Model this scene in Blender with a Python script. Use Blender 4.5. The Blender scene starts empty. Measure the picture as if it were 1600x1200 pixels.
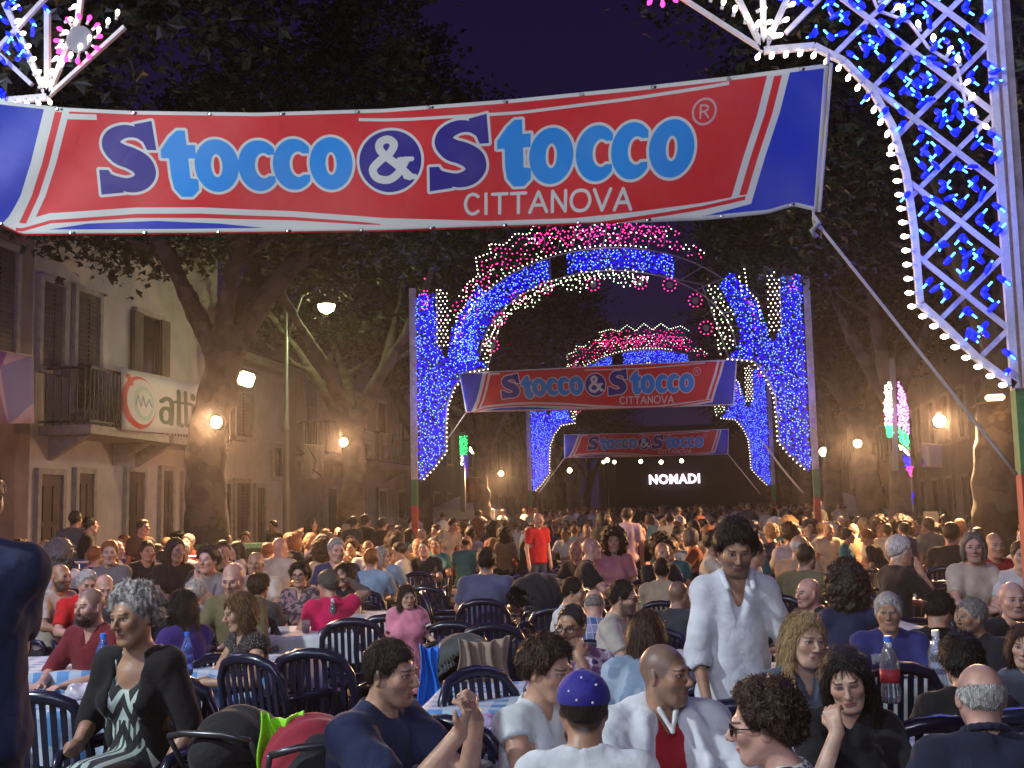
import bpy, bmesh, math, random
import numpy as np
from mathutils import Vector, Matrix, Euler
random.seed(7); rng = np.random.default_rng(7)
SC = bpy.context.scene
COL = SC.collection
# ------------------------------------------------------------------ camera
F = 1800.0                       # focal length in photograph pixels (1600 wide)
CAM = Vector((2.1, 0.0, 1.66))
YAW, PITCH, ROLL = math.radians(9.6), math.radians(6.34), math.radians(1.2)
_f = Vector((-math.sin(YAW)*math.cos(PITCH), math.cos(YAW)*math.cos(PITCH), math.sin(PITCH)))
_r0 = Vector((math.cos(YAW), math.sin(YAW), 0.0)); _u0 = _r0.cross(_f)
_r = _r0*math.cos(ROLL) - _u0*math.sin(ROLL); _u = _u0*math.cos(ROLL) + _r0*math.sin(ROLL)
cd = bpy.data.cameras.new('camera'); cam = bpy.data.objects.new('camera', cd); COL.objects.link(cam)
cd.sensor_width = 36; cd.lens = 36*F/1600; cd.clip_start = 0.05; cd.clip_end = 600
cam.matrix_world = Matrix(((_r.x,_u.x,-_f.x,CAM.x),(_r.y,_u.y,-_f.y,CAM.y),(_r.z,_u.z,-_f.z,CAM.z),(0,0,0,1)))
SC.camera = cam
def ray(px, py): return _f + _r*((px-800)/F) - _u*((py-600)/F)
def at(px, py, d): return CAM + ray(px, py)*d
def on_plane(px, py, axis, val):
    r = ray(px, py); t = (val-CAM[axis])/r[axis]; return CAM + r*t
def hor(px): return 800 - (px-800)*math.tan(ROLL)
def col_at(px, z, d):            # the point at height z seen in pixel column px at depth d
    py = hor(px) + (CAM.z-z)*F/d
    for _ in range(3):
        p = at(px, py, d); py += (p.z-z)*F/d
    return at(px, py, d)
# ------------------------------------------------------------------ world, exposure
W = bpy.data.worlds.new('World'); SC.world = W; W.use_nodes = True
bg = W.node_tree.nodes['Background']; bg.inputs[0].default_value = (0.22,0.13,0.72,1); bg.inputs[1].default_value = 0.04
SC.view_settings.view_transform = 'Standard'; SC.view_settings.look = 'None'
SC.view_settings.exposure = 0; SC.view_settings.gamma = 1
try: SC.view_settings.use_curve_mapping = False
except Exception: pass
SC.render.engine = 'CYCLES'
cy = SC.cycles; cy.use_denoising = True
try: cy.denoiser = 'OPENIMAGEDENOISE'
except Exception: pass
cy.max_bounces = 4; cy.diffuse_bounces = 2; cy.glossy_bounces = 2; cy.transmission_bounces = 4; cy.transparent_max_bounces = 8
cy.sample_clamp_indirect = 2.0; cy.sample_clamp_direct = 0; cy.caustics_reflective = False; cy.caustics_refractive = False
cy.volume_bounces = 0
def lamp(kind, loc, energy, col, size=0.2, aim=None, spot=None, parent=None, blend=.6):
    L = bpy.data.lights.new('lamp_light', kind); o = bpy.data.objects.new('lamp_light', L); COL.objects.link(o)
    L.energy = energy; L.color = col
    if kind == 'AREA': L.shape = 'DISK'; L.size = size
    else: L.shadow_soft_size = size
    if spot: L.spot_size = spot; L.spot_blend = blend
    o.location = loc
    if aim is not None: o.rotation_euler = (Vector(aim)-Vector(loc)).to_track_quat('-Z', 'Y').to_euler()
    if parent: o.parent = parent
    return o
# a weak moonlit sky-glow sun
sl = bpy.data.lights.new('moon_light', 'SUN'); so = bpy.data.objects.new('moon_light', sl); COL.objects.link(so)
sl.energy = 0.02; sl.angle = math.radians(12); sl.color = (.55, .5, 1); so.rotation_euler = (math.radians(35), math.radians(20), 0)

# ------------------------------------------------------------------ materials
def mat(name, col, rough=.6, var=0, vscale=8, bump=0, bscale=60, metal=0, emit=None, estr=0, alpha=1, trans=0, spec=.5, sheen=0, coat=0, sss=0, col2=None):
    m = bpy.data.materials.new(name); m.use_nodes = True; nt = m.node_tree; N = nt.nodes; L = nt.links
    b = N['Principled BSDF']; b.inputs['Base Color'].default_value = (*col, 1); b.inputs['Roughness'].default_value = rough
    b.inputs['Metallic'].default_value = metal; b.inputs['Specular IOR Level'].default_value = spec
    b.inputs['Transmission Weight'].default_value = trans; b.inputs['Alpha'].default_value = alpha
    b.inputs['Sheen Weight'].default_value = sheen; b.inputs['Coat Weight'].default_value = coat
    if sss: b.inputs['Subsurface Weight'].default_value = sss; b.inputs['Subsurface Radius'].default_value = (.02,.008,.004)
    if emit: b.inputs['Emission Color'].default_value = (*emit, 1); b.inputs['Emission Strength'].default_value = estr; m.cycles.emission_sampling = 'NONE'
    if var or bump or col2:
        tc = N.new('ShaderNodeTexCoord')
        if var or col2:
            n = N.new('ShaderNodeTexNoise'); n.inputs['Scale'].default_value = vscale; n.inputs['Detail'].default_value = 6; n.inputs['Roughness'].default_value = .65
            L.new(tc.outputs['Object'], n.inputs['Vector'])
            r = N.new('ShaderNodeValToRGB'); r.color_ramp.elements[0].position = .35; r.color_ramp.elements[1].position = .68
            c2 = col2 if col2 else tuple(min(1, c*(1+var)) for c in col)
            c1 = col if col2 else tuple(c*(1-var) for c in col)
            r.color_ramp.elements[0].color = (*c1, 1); r.color_ramp.elements[1].color = (*c2, 1)
            L.new(n.outputs['Fac'], r.inputs[0]); L.new(r.outputs[0], b.inputs['Base Color'])
        if bump:
            n2 = N.new('ShaderNodeTexNoise'); n2.inputs['Scale'].default_value = bscale; n2.inputs['Detail'].default_value = 4
            L.new(tc.outputs['Object'], n2.inputs['Vector'])
            bp = N.new('ShaderNodeBump'); bp.inputs['Strength'].default_value = bump; bp.inputs['Distance'].default_value = .02
            L.new(n2.outputs['Fac'], bp.inputs['Height']); L.new(bp.outputs[0], b.inputs['Normal'])
    return m
class E:                          # tiny expression builder over Math nodes
    nt = None
    def __init__(s, v): s.v = v
    @staticmethod
    def op(o, *a):
        n = E.nt.nodes.new('ShaderNodeMath'); n.operation = o
        for i, x in enumerate(a):
            x = x.v if isinstance(x, E) else x
            if isinstance(x, (int, float)): n.inputs[i].default_value = x
            else: E.nt.links.new(x, n.inputs[i])
        return E(n.outputs[0])
    def __add__(s, o): return E.op('ADD', s, o)
    __radd__ = __add__
    def __sub__(s, o): return E.op('SUBTRACT', s, o)
    def __rsub__(s, o): return E.op('SUBTRACT', o, s)
    def __mul__(s, o): return E.op('MULTIPLY', s, o)
    __rmul__ = __mul__
    def __truediv__(s, o): return E.op('DIVIDE', s, o)
    def lt(s, o): return E.op('LESS_THAN', s, o)
    def gt(s, o): return E.op('GREATER_THAN', s, o)
    def abs(s): return E.op('ABSOLUTE', s)
    def sq(s): return E.op('MULTIPLY', s, s)
    def step(s, a, b):            # smooth 0..1 as s goes a..b
        n = E.nt.nodes.new('ShaderNodeMapRange'); n.interpolation_type = 'SMOOTHSTEP'
        E.nt.links.new(s.v, n.inputs[0]); n.inputs[1].default_value = a; n.inputs[2].default_value = b; return E(n.outputs[0])
def mixc(nt, fac, a, b):
    n = nt.nodes.new('ShaderNodeMix'); n.data_type = 'RGBA'
    for i, x in ((0, fac), (6, a), (7, b)):
        x = x.v if isinstance(x, E) else x
        if isinstance(x, (int, float)): n.inputs[i].default_value = x
        elif isinstance(x, tuple): n.inputs[i].default_value = (*x, 1)
        else: nt.links.new(x, n.inputs[i])
    return n.outputs[2]
def skin_mat(name, col, brow=(.03,.02,.015), lips=(.32,.09,.08), stubble=0, stubcol=(.05,.035,.03), cap=None, eyeshut=False, rough=.42, capa=None):
    """skin whose brows, eyes, lips and stubble sit at fixed places of the head (attribute hl = head coordinates in metres)"""
    m = bpy.data.materials.new(name); m.use_nodes = True; nt = m.node_tree; E.nt = nt; N = nt.nodes; L = nt.links; b = N['Principled BSDF']
    a = N.new('ShaderNodeAttribute'); a.attribute_name = 'hl'; s = N.new('ShaderNodeSeparateXYZ'); L.new(a.outputs['Vector'], s.inputs[0])
    x, y, z = E(s.outputs[0]), E(s.outputs[1]), E(s.outputs[2]); ax = x.abs()
    n = N.new('ShaderNodeTexNoise'); n.inputs['Scale'].default_value = 14; n.inputs['Detail'].default_value = 5; L.new(a.outputs['Vector'], n.inputs['Vector'])
    nz = E(n.outputs['Fac'])
    front = y.lt(-.045)*z.lt(.09)*z.gt(-.13)
    n5 = N.new('ShaderNodeTexNoise'); n5.inputs['Scale'].default_value = 55; n5.inputs['Detail'].default_value = 4; L.new(a.outputs['Vector'], n5.inputs['Vector'])
    c = mixc(nt, nz.step(.3, .7), tuple(v*.78 for v in col), tuple(min(1, v*1.15) for v in col))
    c = mixc(nt, E(n5.outputs[0]).step(.45, .75)*.35, c, (col[0]*.9, col[1]*.62, col[2]*.55))
    blush = (1-((ax-.042).sq()/.0007+(z+.022).sq()/.0006).step(0, 1))*front*.4
    c = mixc(nt, blush, c, (col[0]*.95, col[1]*.6, col[2]*.55))
    if stubble:
        jaw = (1-z.step(-.045, -.02))*(1-y.step(-.01, .03))*(ax.lt(.09))*z.gt(-.135)
        c = mixc(nt, jaw*stubble*nz.step(.15, .5), c, stubcol)
    if cap:
        rp = N.new('ShaderNodeValToRGB'); L.new(((y+.13)/.27).v, rp.inputs[0]); els = rp.color_ramp.elements
        pr = [(-.09,.082),(-.062,.06),(-.048,.02),(-.03,-.012),(.0,-.012),(.03,-.03),(.06,-.06),(.1,-.088)]
        while len(els) < len(pr): els.new(.5)
        for e_, (yy_, zz_) in zip(els, pr): e_.position = (yy_+.13)/.27; q_ = (zz_+.12)/.24; e_.color = (q_, q_, q_, 1)
        sp_ = N.new('ShaderNodeSeparateColor'); L.new(rp.outputs[0], sp_.inputs[0])
        f_ = z - (E(sp_.outputs[0])*.24-.12) + (nz-.5)*.012
        c = mixc(nt, f_.step(-.006, .012)*z.gt(-.1)*(.88 if capa is None else capa), c, cap)
    lip = (1-((x/.026).sq()+((z+.062)/.0105).sq()).step(.7, 1.1))*y.lt(-.075)
    c = mixc(nt, lip*.75, c, lips)
    line = (1-(z+.0618).abs().step(.0006, .0022))*ax.lt(.024)*y.lt(-.07)
    c = mixc(nt, line*.85, c, (.05,.018,.016))
    bz = z - .0285 - ax*-.05 + (ax-.03).sq()*6
    brw = (1-bz.abs().step(.002, .0058))*ax.step(.01,.016)*(1-ax.step(.046,.052))*front
    c = mixc(nt, brw*.85, c, brow)
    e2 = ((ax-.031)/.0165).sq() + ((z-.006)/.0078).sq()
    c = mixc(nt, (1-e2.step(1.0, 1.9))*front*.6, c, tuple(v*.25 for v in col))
    if not eyeshut:
        e1 = ((ax-.031)/.0145).sq() + ((z-.0055)/.0056).sq()
        eye = (1-e1.step(.85, 1.1))*front
        c = mixc(nt, eye, c, (.5,.48,.46))
        ir = (1-((ax-.031).sq()+(z-.0065).sq()).step(.000022, .00004))*eye
        c = mixc(nt, ir, c, (.025,.015,.01))
        lid = (1-((z-.0115)+(ax-.031).sq()*18).abs().step(.0008, .0024))*(ax-.031).abs().lt(.0165)*front
        c = mixc(nt, lid*.8, c, (.03,.02,.02))
    L.new(c, b.inputs['Base Color']); b.inputs['Roughness'].default_value = rough; b.inputs['Specular IOR Level'].default_value = .45
    b.inputs['Subsurface Weight'].default_value = .06; b.inputs['Subsurface Radius'].default_value = (.02,.008,.004)
    n2 = N.new('ShaderNodeTexNoise'); n2.inputs['Scale'].default_value = 90; n2.inputs['Detail'].default_value = 3; L.new(a.outputs['Vector'], n2.inputs['Vector'])
    bp = N.new('ShaderNodeBump'); bp.inputs['Strength'].default_value = .25; bp.inputs['Distance'].default_value = .004; L.new(n2.outputs[0], bp.inputs['Height']); L.new(bp.outputs[0], b.inputs['Normal'])
    return m
def hair_mat(name, col, col2=None, rough=.45, stretch=(1,1,.12), sc=170):
    m = bpy.data.materials.new(name); m.use_nodes = True; nt = m.node_tree; N = nt.nodes; L = nt.links; b = N['Principled BSDF']
    tc = N.new('ShaderNodeTexCoord'); mp = N.new('ShaderNodeMapping'); mp.inputs['Scale'].default_value = stretch; L.new(tc.outputs['Object'], mp.inputs['Vector'])
    n = N.new('ShaderNodeTexNoise'); n.inputs['Scale'].default_value = sc; n.inputs['Detail'].default_value = 6; L.new(mp.outputs[0], n.inputs['Vector'])
    r = N.new('ShaderNodeValToRGB'); r.color_ramp.elements[0].position = .36; r.color_ramp.elements[1].position = .62
    r.color_ramp.elements[0].color = (*[c*.45 for c in col], 1); r.color_ramp.elements[1].color = (*(col2 or [min(1, c*1.5) for c in col]), 1)
    L.new(n.outputs[0], r.inputs[0]); L.new(r.outputs[0], b.inputs['Base Color']); b.inputs['Roughness'].default_value = rough
    b.inputs['Specular IOR Level'].default_value = .35
    bp = N.new('ShaderNodeBump'); bp.inputs['Strength'].default_value = .9; bp.inputs['Distance'].default_value = .012; L.new(n.outputs[0], bp.inputs['Height']); L.new(bp.outputs[0], b.inputs['Normal'])
    return m
def cloth_mat(name, col, rough=.85, kind=None, c2=(1,1,1), scale=1.0, c3=None, sheen=.1):
    m = bpy.data.materials.new(name); m.use_nodes = True; nt = m.node_tree; E.nt = nt; N = nt.nodes; L = nt.links; b = N['Principled BSDF']
    tc = N.new('ShaderNodeTexCoord'); s = N.new('ShaderNodeSeparateXYZ'); L.new(tc.outputs['Object'], s.inputs[0])
    x, y, z = E(s.outputs[0]), E(s.outputs[1]), E(s.outputs[2])
    n = N.new('ShaderNodeTexNoise'); n.inputs['Scale'].default_value = 7; n.inputs['Detail'].default_value = 5; L.new(tc.outputs['Object'], n.inputs['Vector'])
    c = mixc(nt, E(n.outputs[0]).step(.3,.7), tuple(v*.8 for v in col), tuple(min(1, v*1.12) for v in col))
    fr = lambda e: E.op('FRACT', e)
    if kind == 'check':
        gx = fr(x*scale).lt(.5); gy = fr(y*scale).lt(.5); c = mixc(nt, gx*.55, c, c2); c = mixc(nt, gy*.55, c, c2)
    if kind == 'plaid':
        u = x+y*.3
        gx = fr(u*scale).lt(.45); gz = fr(z*scale).lt(.45); c = mixc(nt, gx*.5, c, c2); c = mixc(nt, gz*.5, c, c2)
        l1 = fr(u*scale*2+.2).lt(.14); l2 = fr(z*scale*2+.2).lt(.14); c = mixc(nt, E.op('MAXIMUM', l1, l2)*.7, c, c3 or (.9,.9,.9))
    if kind == 'zigzag':
        w = E.op('PINGPONG', x*scale, .5)*1.6
        band = fr(z*scale*.8+w); c = mixc(nt, band.lt(.45), c, c2)
        vs = fr(x*scale*4).lt(.5)*fr(z*scale*.27).lt(.35); c = mixc(nt, vs*.9, c, c3 or (.05,.05,.06))
    if kind == 'dots':
        r1 = (fr(x*scale+z*scale)-.5).abs(); r2 = (fr(x*scale-z*scale+y*scale*.4)-.5).abs()
        d = E.op('MAXIMUM', r1, r2).lt(.24); c = mixc(nt, d, c, c2)
    if kind == 'blotch':
        v = N.new('ShaderNodeTexNoise'); v.inputs['Scale'].default_value = scale; v.inputs['Detail'].default_value = 2; L.new(tc.outputs['Object'], v.inputs['Vector'])
        c = mixc(nt, E(v.outputs[0]).step(.48,.54), c, c2)
        if c3: c = mixc(nt, E(v.outputs[0]).step(.62,.66), c, c3)
    if kind == 'sequin':
        v = N.new('ShaderNodeTexVoronoi'); v.inputs['Scale'].default_value = scale; L.new(tc.outputs['Object'], v.inputs['Vector'])
        c = mixc(nt, E(v.outputs['Distance']).lt(.25), c, c2)
    L.new(c, b.inputs['Base Color']); b.inputs['Roughness'].default_value = rough; b.inputs['Sheen Weight'].default_value = sheen; b.inputs['Specular IOR Level'].default_value = .3
    n2 = N.new('ShaderNodeTexNoise'); n2.inputs['Scale'].default_value = 11; n2.inputs['Detail'].default_value = 8; n2.inputs['Distortion'].default_value = 1.4; L.new(tc.outputs['Object'], n2.inputs['Vector'])
    bp = N.new('ShaderNodeBump'); bp.inputs['Strength'].default_value = .17; bp.inputs['Distance'].default_value = .05; L.new(n2.outputs[0], bp.inputs['Height']); L.new(bp.outputs[0], b.inputs['Normal'])
    return m
def glow(name, col, s): return mat(name, col, emit=col, estr=s)

# ------------------------------------------------------------------ object helpers
def tag(o, label=None, cat=None, group=None, kind=None):
    if label: o['label'] = label
    if cat: o['category'] = cat
    if group: o['group'] = group
    if kind: o['kind'] = kind
    return o
def empty(name, loc=(0,0,0), rz=0, label=None, cat=None, group=None, k=1):
    o = bpy.data.objects.new(name, None); COL.objects.link(o); o.location = loc; o.rotation_euler = (0,0,rz); o.scale = (k,k,k)
    o.empty_display_size = .1
    return tag(o, label, cat, group)
def link(name, me, parent=None, m=None, loc=None, rot=None, scale=None):
    o = bpy.data.objects.new(name, me); COL.objects.link(o)
    if parent is not None: o.parent = parent
    if m is not None:
        if not me.materials: me.materials.append(None)
        o.material_slots[0].link = 'OBJECT'; o.material_slots[0].material = m
    if loc is not None: o.location = loc
    if rot is not None: o.rotation_euler = rot
    if scale is not None: o.scale = scale
    return o
def mesh_np(name, v, f, smooth=True):
    me = bpy.data.meshes.new(name); v = np.asarray(v, np.float32); f = np.asarray(f, np.int32); k = f.shape[1]
    me.vertices.add(len(v)); me.vertices.foreach_set('co', v.ravel())
    me.loops.add(f.size); me.loops.foreach_set('vertex_index', f.ravel())
    me.polygons.add(len(f)); me.polygons.foreach_set('loop_start', np.arange(0, f.size, k, dtype=np.int32)); me.polygons.foreach_set('loop_total', np.full(len(f), k, np.int32))
    me.polygons.foreach_set('use_smooth', np.full(len(f), smooth)); me.update(calc_edges=True); return me
class MB:                         # collects simple shapes, links them as ONE mesh
    def __init__(s): s.v = []; s.f = []
    def raw(s, v, f):
        n = len(s.v); s.v += [tuple(p) for p in v]; s.f += [tuple(i+n for i in q) for q in f]; return s
    def box(s, x0, x1, y0, y1, z0, z1, R=None, t=None):
        v = [Vector((x, y, z)) for x in (x0, x1) for y in (y0, y1) for z in (z0, z1)]
        if R is not None: v = [R @ p for p in v]
        if t is not None: v = [p + Vector(t) for p in v]
        return s.raw(v, [(0,1,3,2),(4,6,7,5),(0,4,5,1),(2,3,7,6),(0,2,6,4),(1,5,7,3)])
    def bar(s, a, b, w, h=None, up=(0,0,1)):
        a, b = Vector(a), Vector(b); d = (b-a); L = d.length; d.normalize(); u = Vector(up)
        if abs(d.dot(u)) > .98: u = Vector((0,1,0))
        r = d.cross(u).normalized(); u = r.cross(d); h = h or w
        v = [a + d*(L*i) + r*(w/2*j) + u*(h/2*k) for i in (0,1) for j in (-1,1) for k in (-1,1)]
        return s.raw(v, [(0,1,3,2),(4,6,7,5),(0,4,5,1),(2,3,7,6),(0,2,6,4),(1,5,7,3)])
    def tube(s, pts, r, n=8, cap=True):
        pts = [Vector(p) for p in pts]; m = len(pts); rs = r if isinstance(r, (list, tuple)) else [r]*m; V = []; ref = None
        for i, p in enumerate(pts):
            d = (pts[min(i+1, m-1)] - pts[max(i-1, 0)]).normalized()
            if ref is None: ref = Vector((0,0,1)) if abs(d.z) < .9 else Vector((0,1,0))
            a = d.cross(ref).normalized(); b = a.cross(d).normalized(); ref = b.copy() if False else ref
            V += [p + (a*math.cos(t) + b*math.sin(t))*rs[i] for t in (2*math.pi*j/n for j in range(n))]
        Fc = [(i*n+j, i*n+(j+1)%n, (i+1)*n+(j+1)%n, (i+1)*n+j) for i in range(m-1) for j in range(n)]
        if cap: Fc += [tuple(range(n))[::-1], tuple((m-1)*n+j for j in range(n))]
        return s.raw(V, Fc)
    def lathe(s, prof, n=12, M=None, cx=0, cy=0):
        V = [Vector((cx+r*math.cos(2*math.pi*j/n), cy+r*math.sin(2*math.pi*j/n), z)) for r, z in prof for j in range(n)]
        if M is not None: V = [M @ p for p in V]
        m = len(prof); Fc = [(i*n+j, i*n+(j+1)%n, (i+1)*n+(j+1)%n, (i+1)*n+j) for i in range(m-1) for j in range(n)]
        Fc += [tuple(range(n))[::-1], tuple((m-1)*n+j for j in range(n))]
        return s.raw(V, Fc)
    def mesh(s, name='m', smooth=False, bevel=0):
        me = bpy.data.meshes.new(name); me.from_pydata(s.v, [], s.f)
        bm = bmesh.new(); bm.from_mesh(me); bmesh.ops.recalc_face_normals(bm, faces=bm.faces)
        if bevel: bmesh.ops.bevel(bm, geom=list(bm.edges), offset=bevel, segments=2, affect='EDGES', clamp_overlap=True)
        for f in bm.faces: f.smooth = smooth
        bm.to_mesh(me); bm.free(); return me
    def build(s, name, m, parent=None, smooth=False, bevel=0, **k):
        return link(name, s.mesh(name, smooth, bevel), parent, m, **k)
def copy_tree(o, parent=None):
    c = o.copy(); COL.objects.link(c)
    if parent is not None: c.parent = parent
    for ch in list(o.children): copy_tree(ch, c)
    return c
def grid_mesh(name, P):           # P[i][j] -> Vector, with uv
    P = np.array(P, np.float32); a, b = P.shape[:2]; idx = np.arange(a*b).reshape(a, b)
    f = np.stack([idx[:-1,:-1], idx[1:,:-1], idx[1:,1:], idx[:-1,1:]], -1).reshape(-1, 4)
    me = mesh_np(name, P.reshape(-1, 3), f); uv = me.uv_layers.new(name='uv')
    U = np.stack(np.meshgrid(np.linspace(0,1,a), np.linspace(0,1,b), indexing='ij'), -1).reshape(-1, 2)
    uv.data.foreach_set('uv', U[f.ravel()].astype(np.float32).ravel()); return me
# ------------------------------------------------------------------ implicit modelling
def surface_nets(V, X, Y, Z):
    S = V < 0; nx, ny, nz = V.shape
    c = np.zeros((nx-1, ny-1, nz-1), np.int8)
    for i in (0,1):
        for j in (0,1):
            for k in (0,1): c += S[i:nx-1+i, j:ny-1+j, k:nz-1+k]
    I, J, K = np.nonzero((c > 0) & (c < 8)); n = len(I)
    idx = np.full(c.shape, -1, np.int64); idx[I, J, K] = np.arange(n)
    cv = {}
    for i in (0,1):
        for j in (0,1):
            for k in (0,1): cv[i,j,k] = V[I+i, J+j, K+k]
    acc = np.zeros((n, 3)); cnt = np.zeros(n)
    for a in list(cv):
        for ax in range(3):
            if a[ax] == 1: continue
            b = tuple(1 if q == ax else a[q] for q in range(3)); va, vb = cv[a], cv[b]
            m = (va < 0) != (vb < 0); t = np.where(m, va/np.where(m, va-vb, 1), 0)
            p = np.stack([np.full(n, float(q)) for q in a], 1); p[:, ax] = t
            acc += p*m[:, None]; cnt += m
    acc /= np.maximum(cnt, 1)[:, None]
    P = np.stack([X[I]+acc[:,0]*(X[I+1]-X[I]), Y[J]+acc[:,1]*(Y[J+1]-Y[J]), Z[K]+acc[:,2]*(Z[K+1]-Z[K])], 1)
    Fs = []
    for ax in range(3):
        o1, o2 = [(1,2),(2,0),(0,1)][ax]
        sl0 = [slice(None)]*3; sl1 = [slice(None)]*3; sl0[ax] = slice(0,-1); sl1[ax] = slice(1,None)
        A, B = S[tuple(sl0)], S[tuple(sl1)]; ed = A != B
        q = np.nonzero(ed); q = [x for x in q]; lim = [nx,ny,nz]
        ok = (q[o1] > 0) & (q[o2] > 0) & (q[o1] < lim[o1]-1) & (q[o2] < lim[o2]-1); q = [x[ok] for x in q]
        s = A[q[0], q[1], q[2]]
        def g(d1, d2):
            r = [x.copy() for x in q]; r[o1] = r[o1]-d1; r[o2] = r[o2]-d2; return idx[r[0], r[1], r[2]]
        f = np.stack([g(1,1), g(0,1), g(0,0), g(1,0)], 1); f[~s] = f[~s][:, ::-1]; Fs.append(f)
    return P, np.concatenate(Fs)
def smin(a, b, k):
    h = np.clip(.5+.5*(a-b)/k, 0, 1); return a*(1-h)+b*h-k*h*(1-h)
def smax(a, b, k): return -smin(-a, -b, k)
def wob(P, s, seed=0):            # cheap smooth noise -1..1
    x, y, z = P[..., 0]*s+seed, P[..., 1]*s+seed*1.7, P[..., 2]*s-seed
    return (np.sin(x*1.0+1.7*np.sin(y*1.3+z*.7))+np.sin(y*1.1+1.5*np.sin(z*1.2+x*.8)+2)+np.sin(z*1.2+1.6*np.sin(x*1.1+y*.9)+4))/3
class Prim:
    def __init__(s, fn, lo, hi, k=.03, op='u'): s.fn, s.lo, s.hi, s.k, s.op = fn, np.array(lo), np.array(hi), k, op
def cone(a, b, ra, rb, k=.03, op='u'):
    a, b = np.array(a, float), np.array(b, float); d = b-a; L2 = max(d@d, 1e-9); R = max(ra, rb)
    def fn(P):
        t = np.clip(((P-a)@d)/L2, 0, 1); return np.linalg.norm(P-a-t[..., None]*d, axis=-1)-(ra+(rb-ra)*t)
    return Prim(fn, np.minimum(a, b)-R, np.maximum(a, b)+R, k, op)
def ell(c, r, k=.03, op='u', M=None):
    c, r = np.array(c, float), np.array(r, float); R = max(r)
    def fn(P):
        q = P-c
        if M is not None: q = q@M
        k0 = np.linalg.norm(q/r, axis=-1); k1 = np.linalg.norm(q/(r*r), axis=-1); return k0*(k0-1)/np.maximum(k1, 1e-6)
    return Prim(fn, c-R, c+R, k, op)
def local(prims, M, t):           # primitives given in a local frame: world = M@p + t
    out = []
    for p in prims:
        cor = np.array([[x, y, z] for x in (p.lo[0], p.hi[0]) for y in (p.lo[1], p.hi[1]) for z in (p.lo[2], p.hi[2])])@M.T+t
        out.append(Prim((lambda P, f=p.fn: f((P-t)@M)), cor.min(0), cor.max(0), p.k, p.op))
    return out
def axis(lo, hi, h, fine):
    a = [lo]
    while a[-1] < hi:
        x = a[-1]; hh = h
        for (f0, f1, fh) in fine:
            if f0-h < x < f1: hh = min(hh, fh)
        a.append(x+hh)
    return np.array(a)
def field(prims, h, fine=(), post=None):
    lo = np.min([p.lo for p in prims if p.op == 'u'], 0)-.03; hi = np.max([p.hi for p in prims if p.op == 'u'], 0)+.03
    X, Y, Z = [axis(lo[i], hi[i], h, [(f[0][i], f[1][i], f[2]) for f in fine]) for i in range(3)]
    V = np.full((len(X), len(Y), len(Z)), .5, np.float32)
    for p in prims:
        m = p.k+h*1.5; r = [slice(max(np.searchsorted(A, p.lo[i]-m)-1, 0), np.searchsorted(A, p.hi[i]+m)+1) for i, A in enumerate((X, Y, Z))]
        if any(s.stop-s.start < 1 for s in r): continue
        G = np.stack(np.meshgrid(X[r[0]], Y[r[1]], Z[r[2]], indexing='ij'), -1); d = p.fn(G); v = V[r[0], r[1], r[2]]
        if v.size == 0: continue
        if p.op == 'u': V[r[0], r[1], r[2]] = smin(v, d, p.k)
        elif p.op == 's': V[r[0], r[1], r[2]] = smax(v, -d, p.k)
    if post is not None: V = post(V, np.stack(np.meshgrid(X, Y, Z, indexing='ij'), -1))
    V[0] = V[-1] = .5; V[:, 0] = V[:, -1] = .5; V[:, :, 0] = V[:, :, -1] = .5
    return surface_nets(V, X, Y, Z)

# ------------------------------------------------------------------ people
# local frame of a person: faces -y, x to its left hand side (image right when facing the camera), z up, feet at z 0
def rotm(yaw=0, pitch=0, roll=0):  # yaw turns the face, pitch nods down
    return np.array(Euler((pitch, roll, yaw), 'XYZ').to_matrix())
def head_prims(fem=False, w=1.0, ears=True):
    j = .9 if fem else 1.0
    P = [ell((0,.016,.032), (.077*w,.096,.09), .02), ell((0,-.028,-.03), (.062*w*j,.064,.082), .03),
         ell((0,-.066,-.098), (.026*j,.02,.018), .03)]
    for s in (-1, 1):
        P += [cone((s*.05*w*j,.0,-.045), (s*.03*j,-.055,-.092), .022, .018, .03), ell((s*.043,-.064,-.018), (.02,.018,.02), .03),
              ell((s*.031,-.094,.004), (.017,.012,.012), .014, 's'), ell((s*.031,-.073,.0055), (.0145,.0135,.012), .004),
              ell((s*.011,-.104,-.031), (.009,.01,.008), .008)]
        if ears: P += [ell((s*.078*w,.012,-.008), (.009,.02,.031), .008, M=rotm(s*.35))]
    P += [cone((-.03,-.084,.026), (.03,-.084,.026), .011, .011, .02), cone((0,-.092,.012), (0,-.117,-.024), .007, .0115, .012),
          cone((-.016,-.088,-.0575), (.016,-.088,-.0575), .0065, .0065, .008), cone((-.014,-.087,-.067), (.014,-.087,-.067), .0075, .0075, .008)]
    return P
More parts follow.
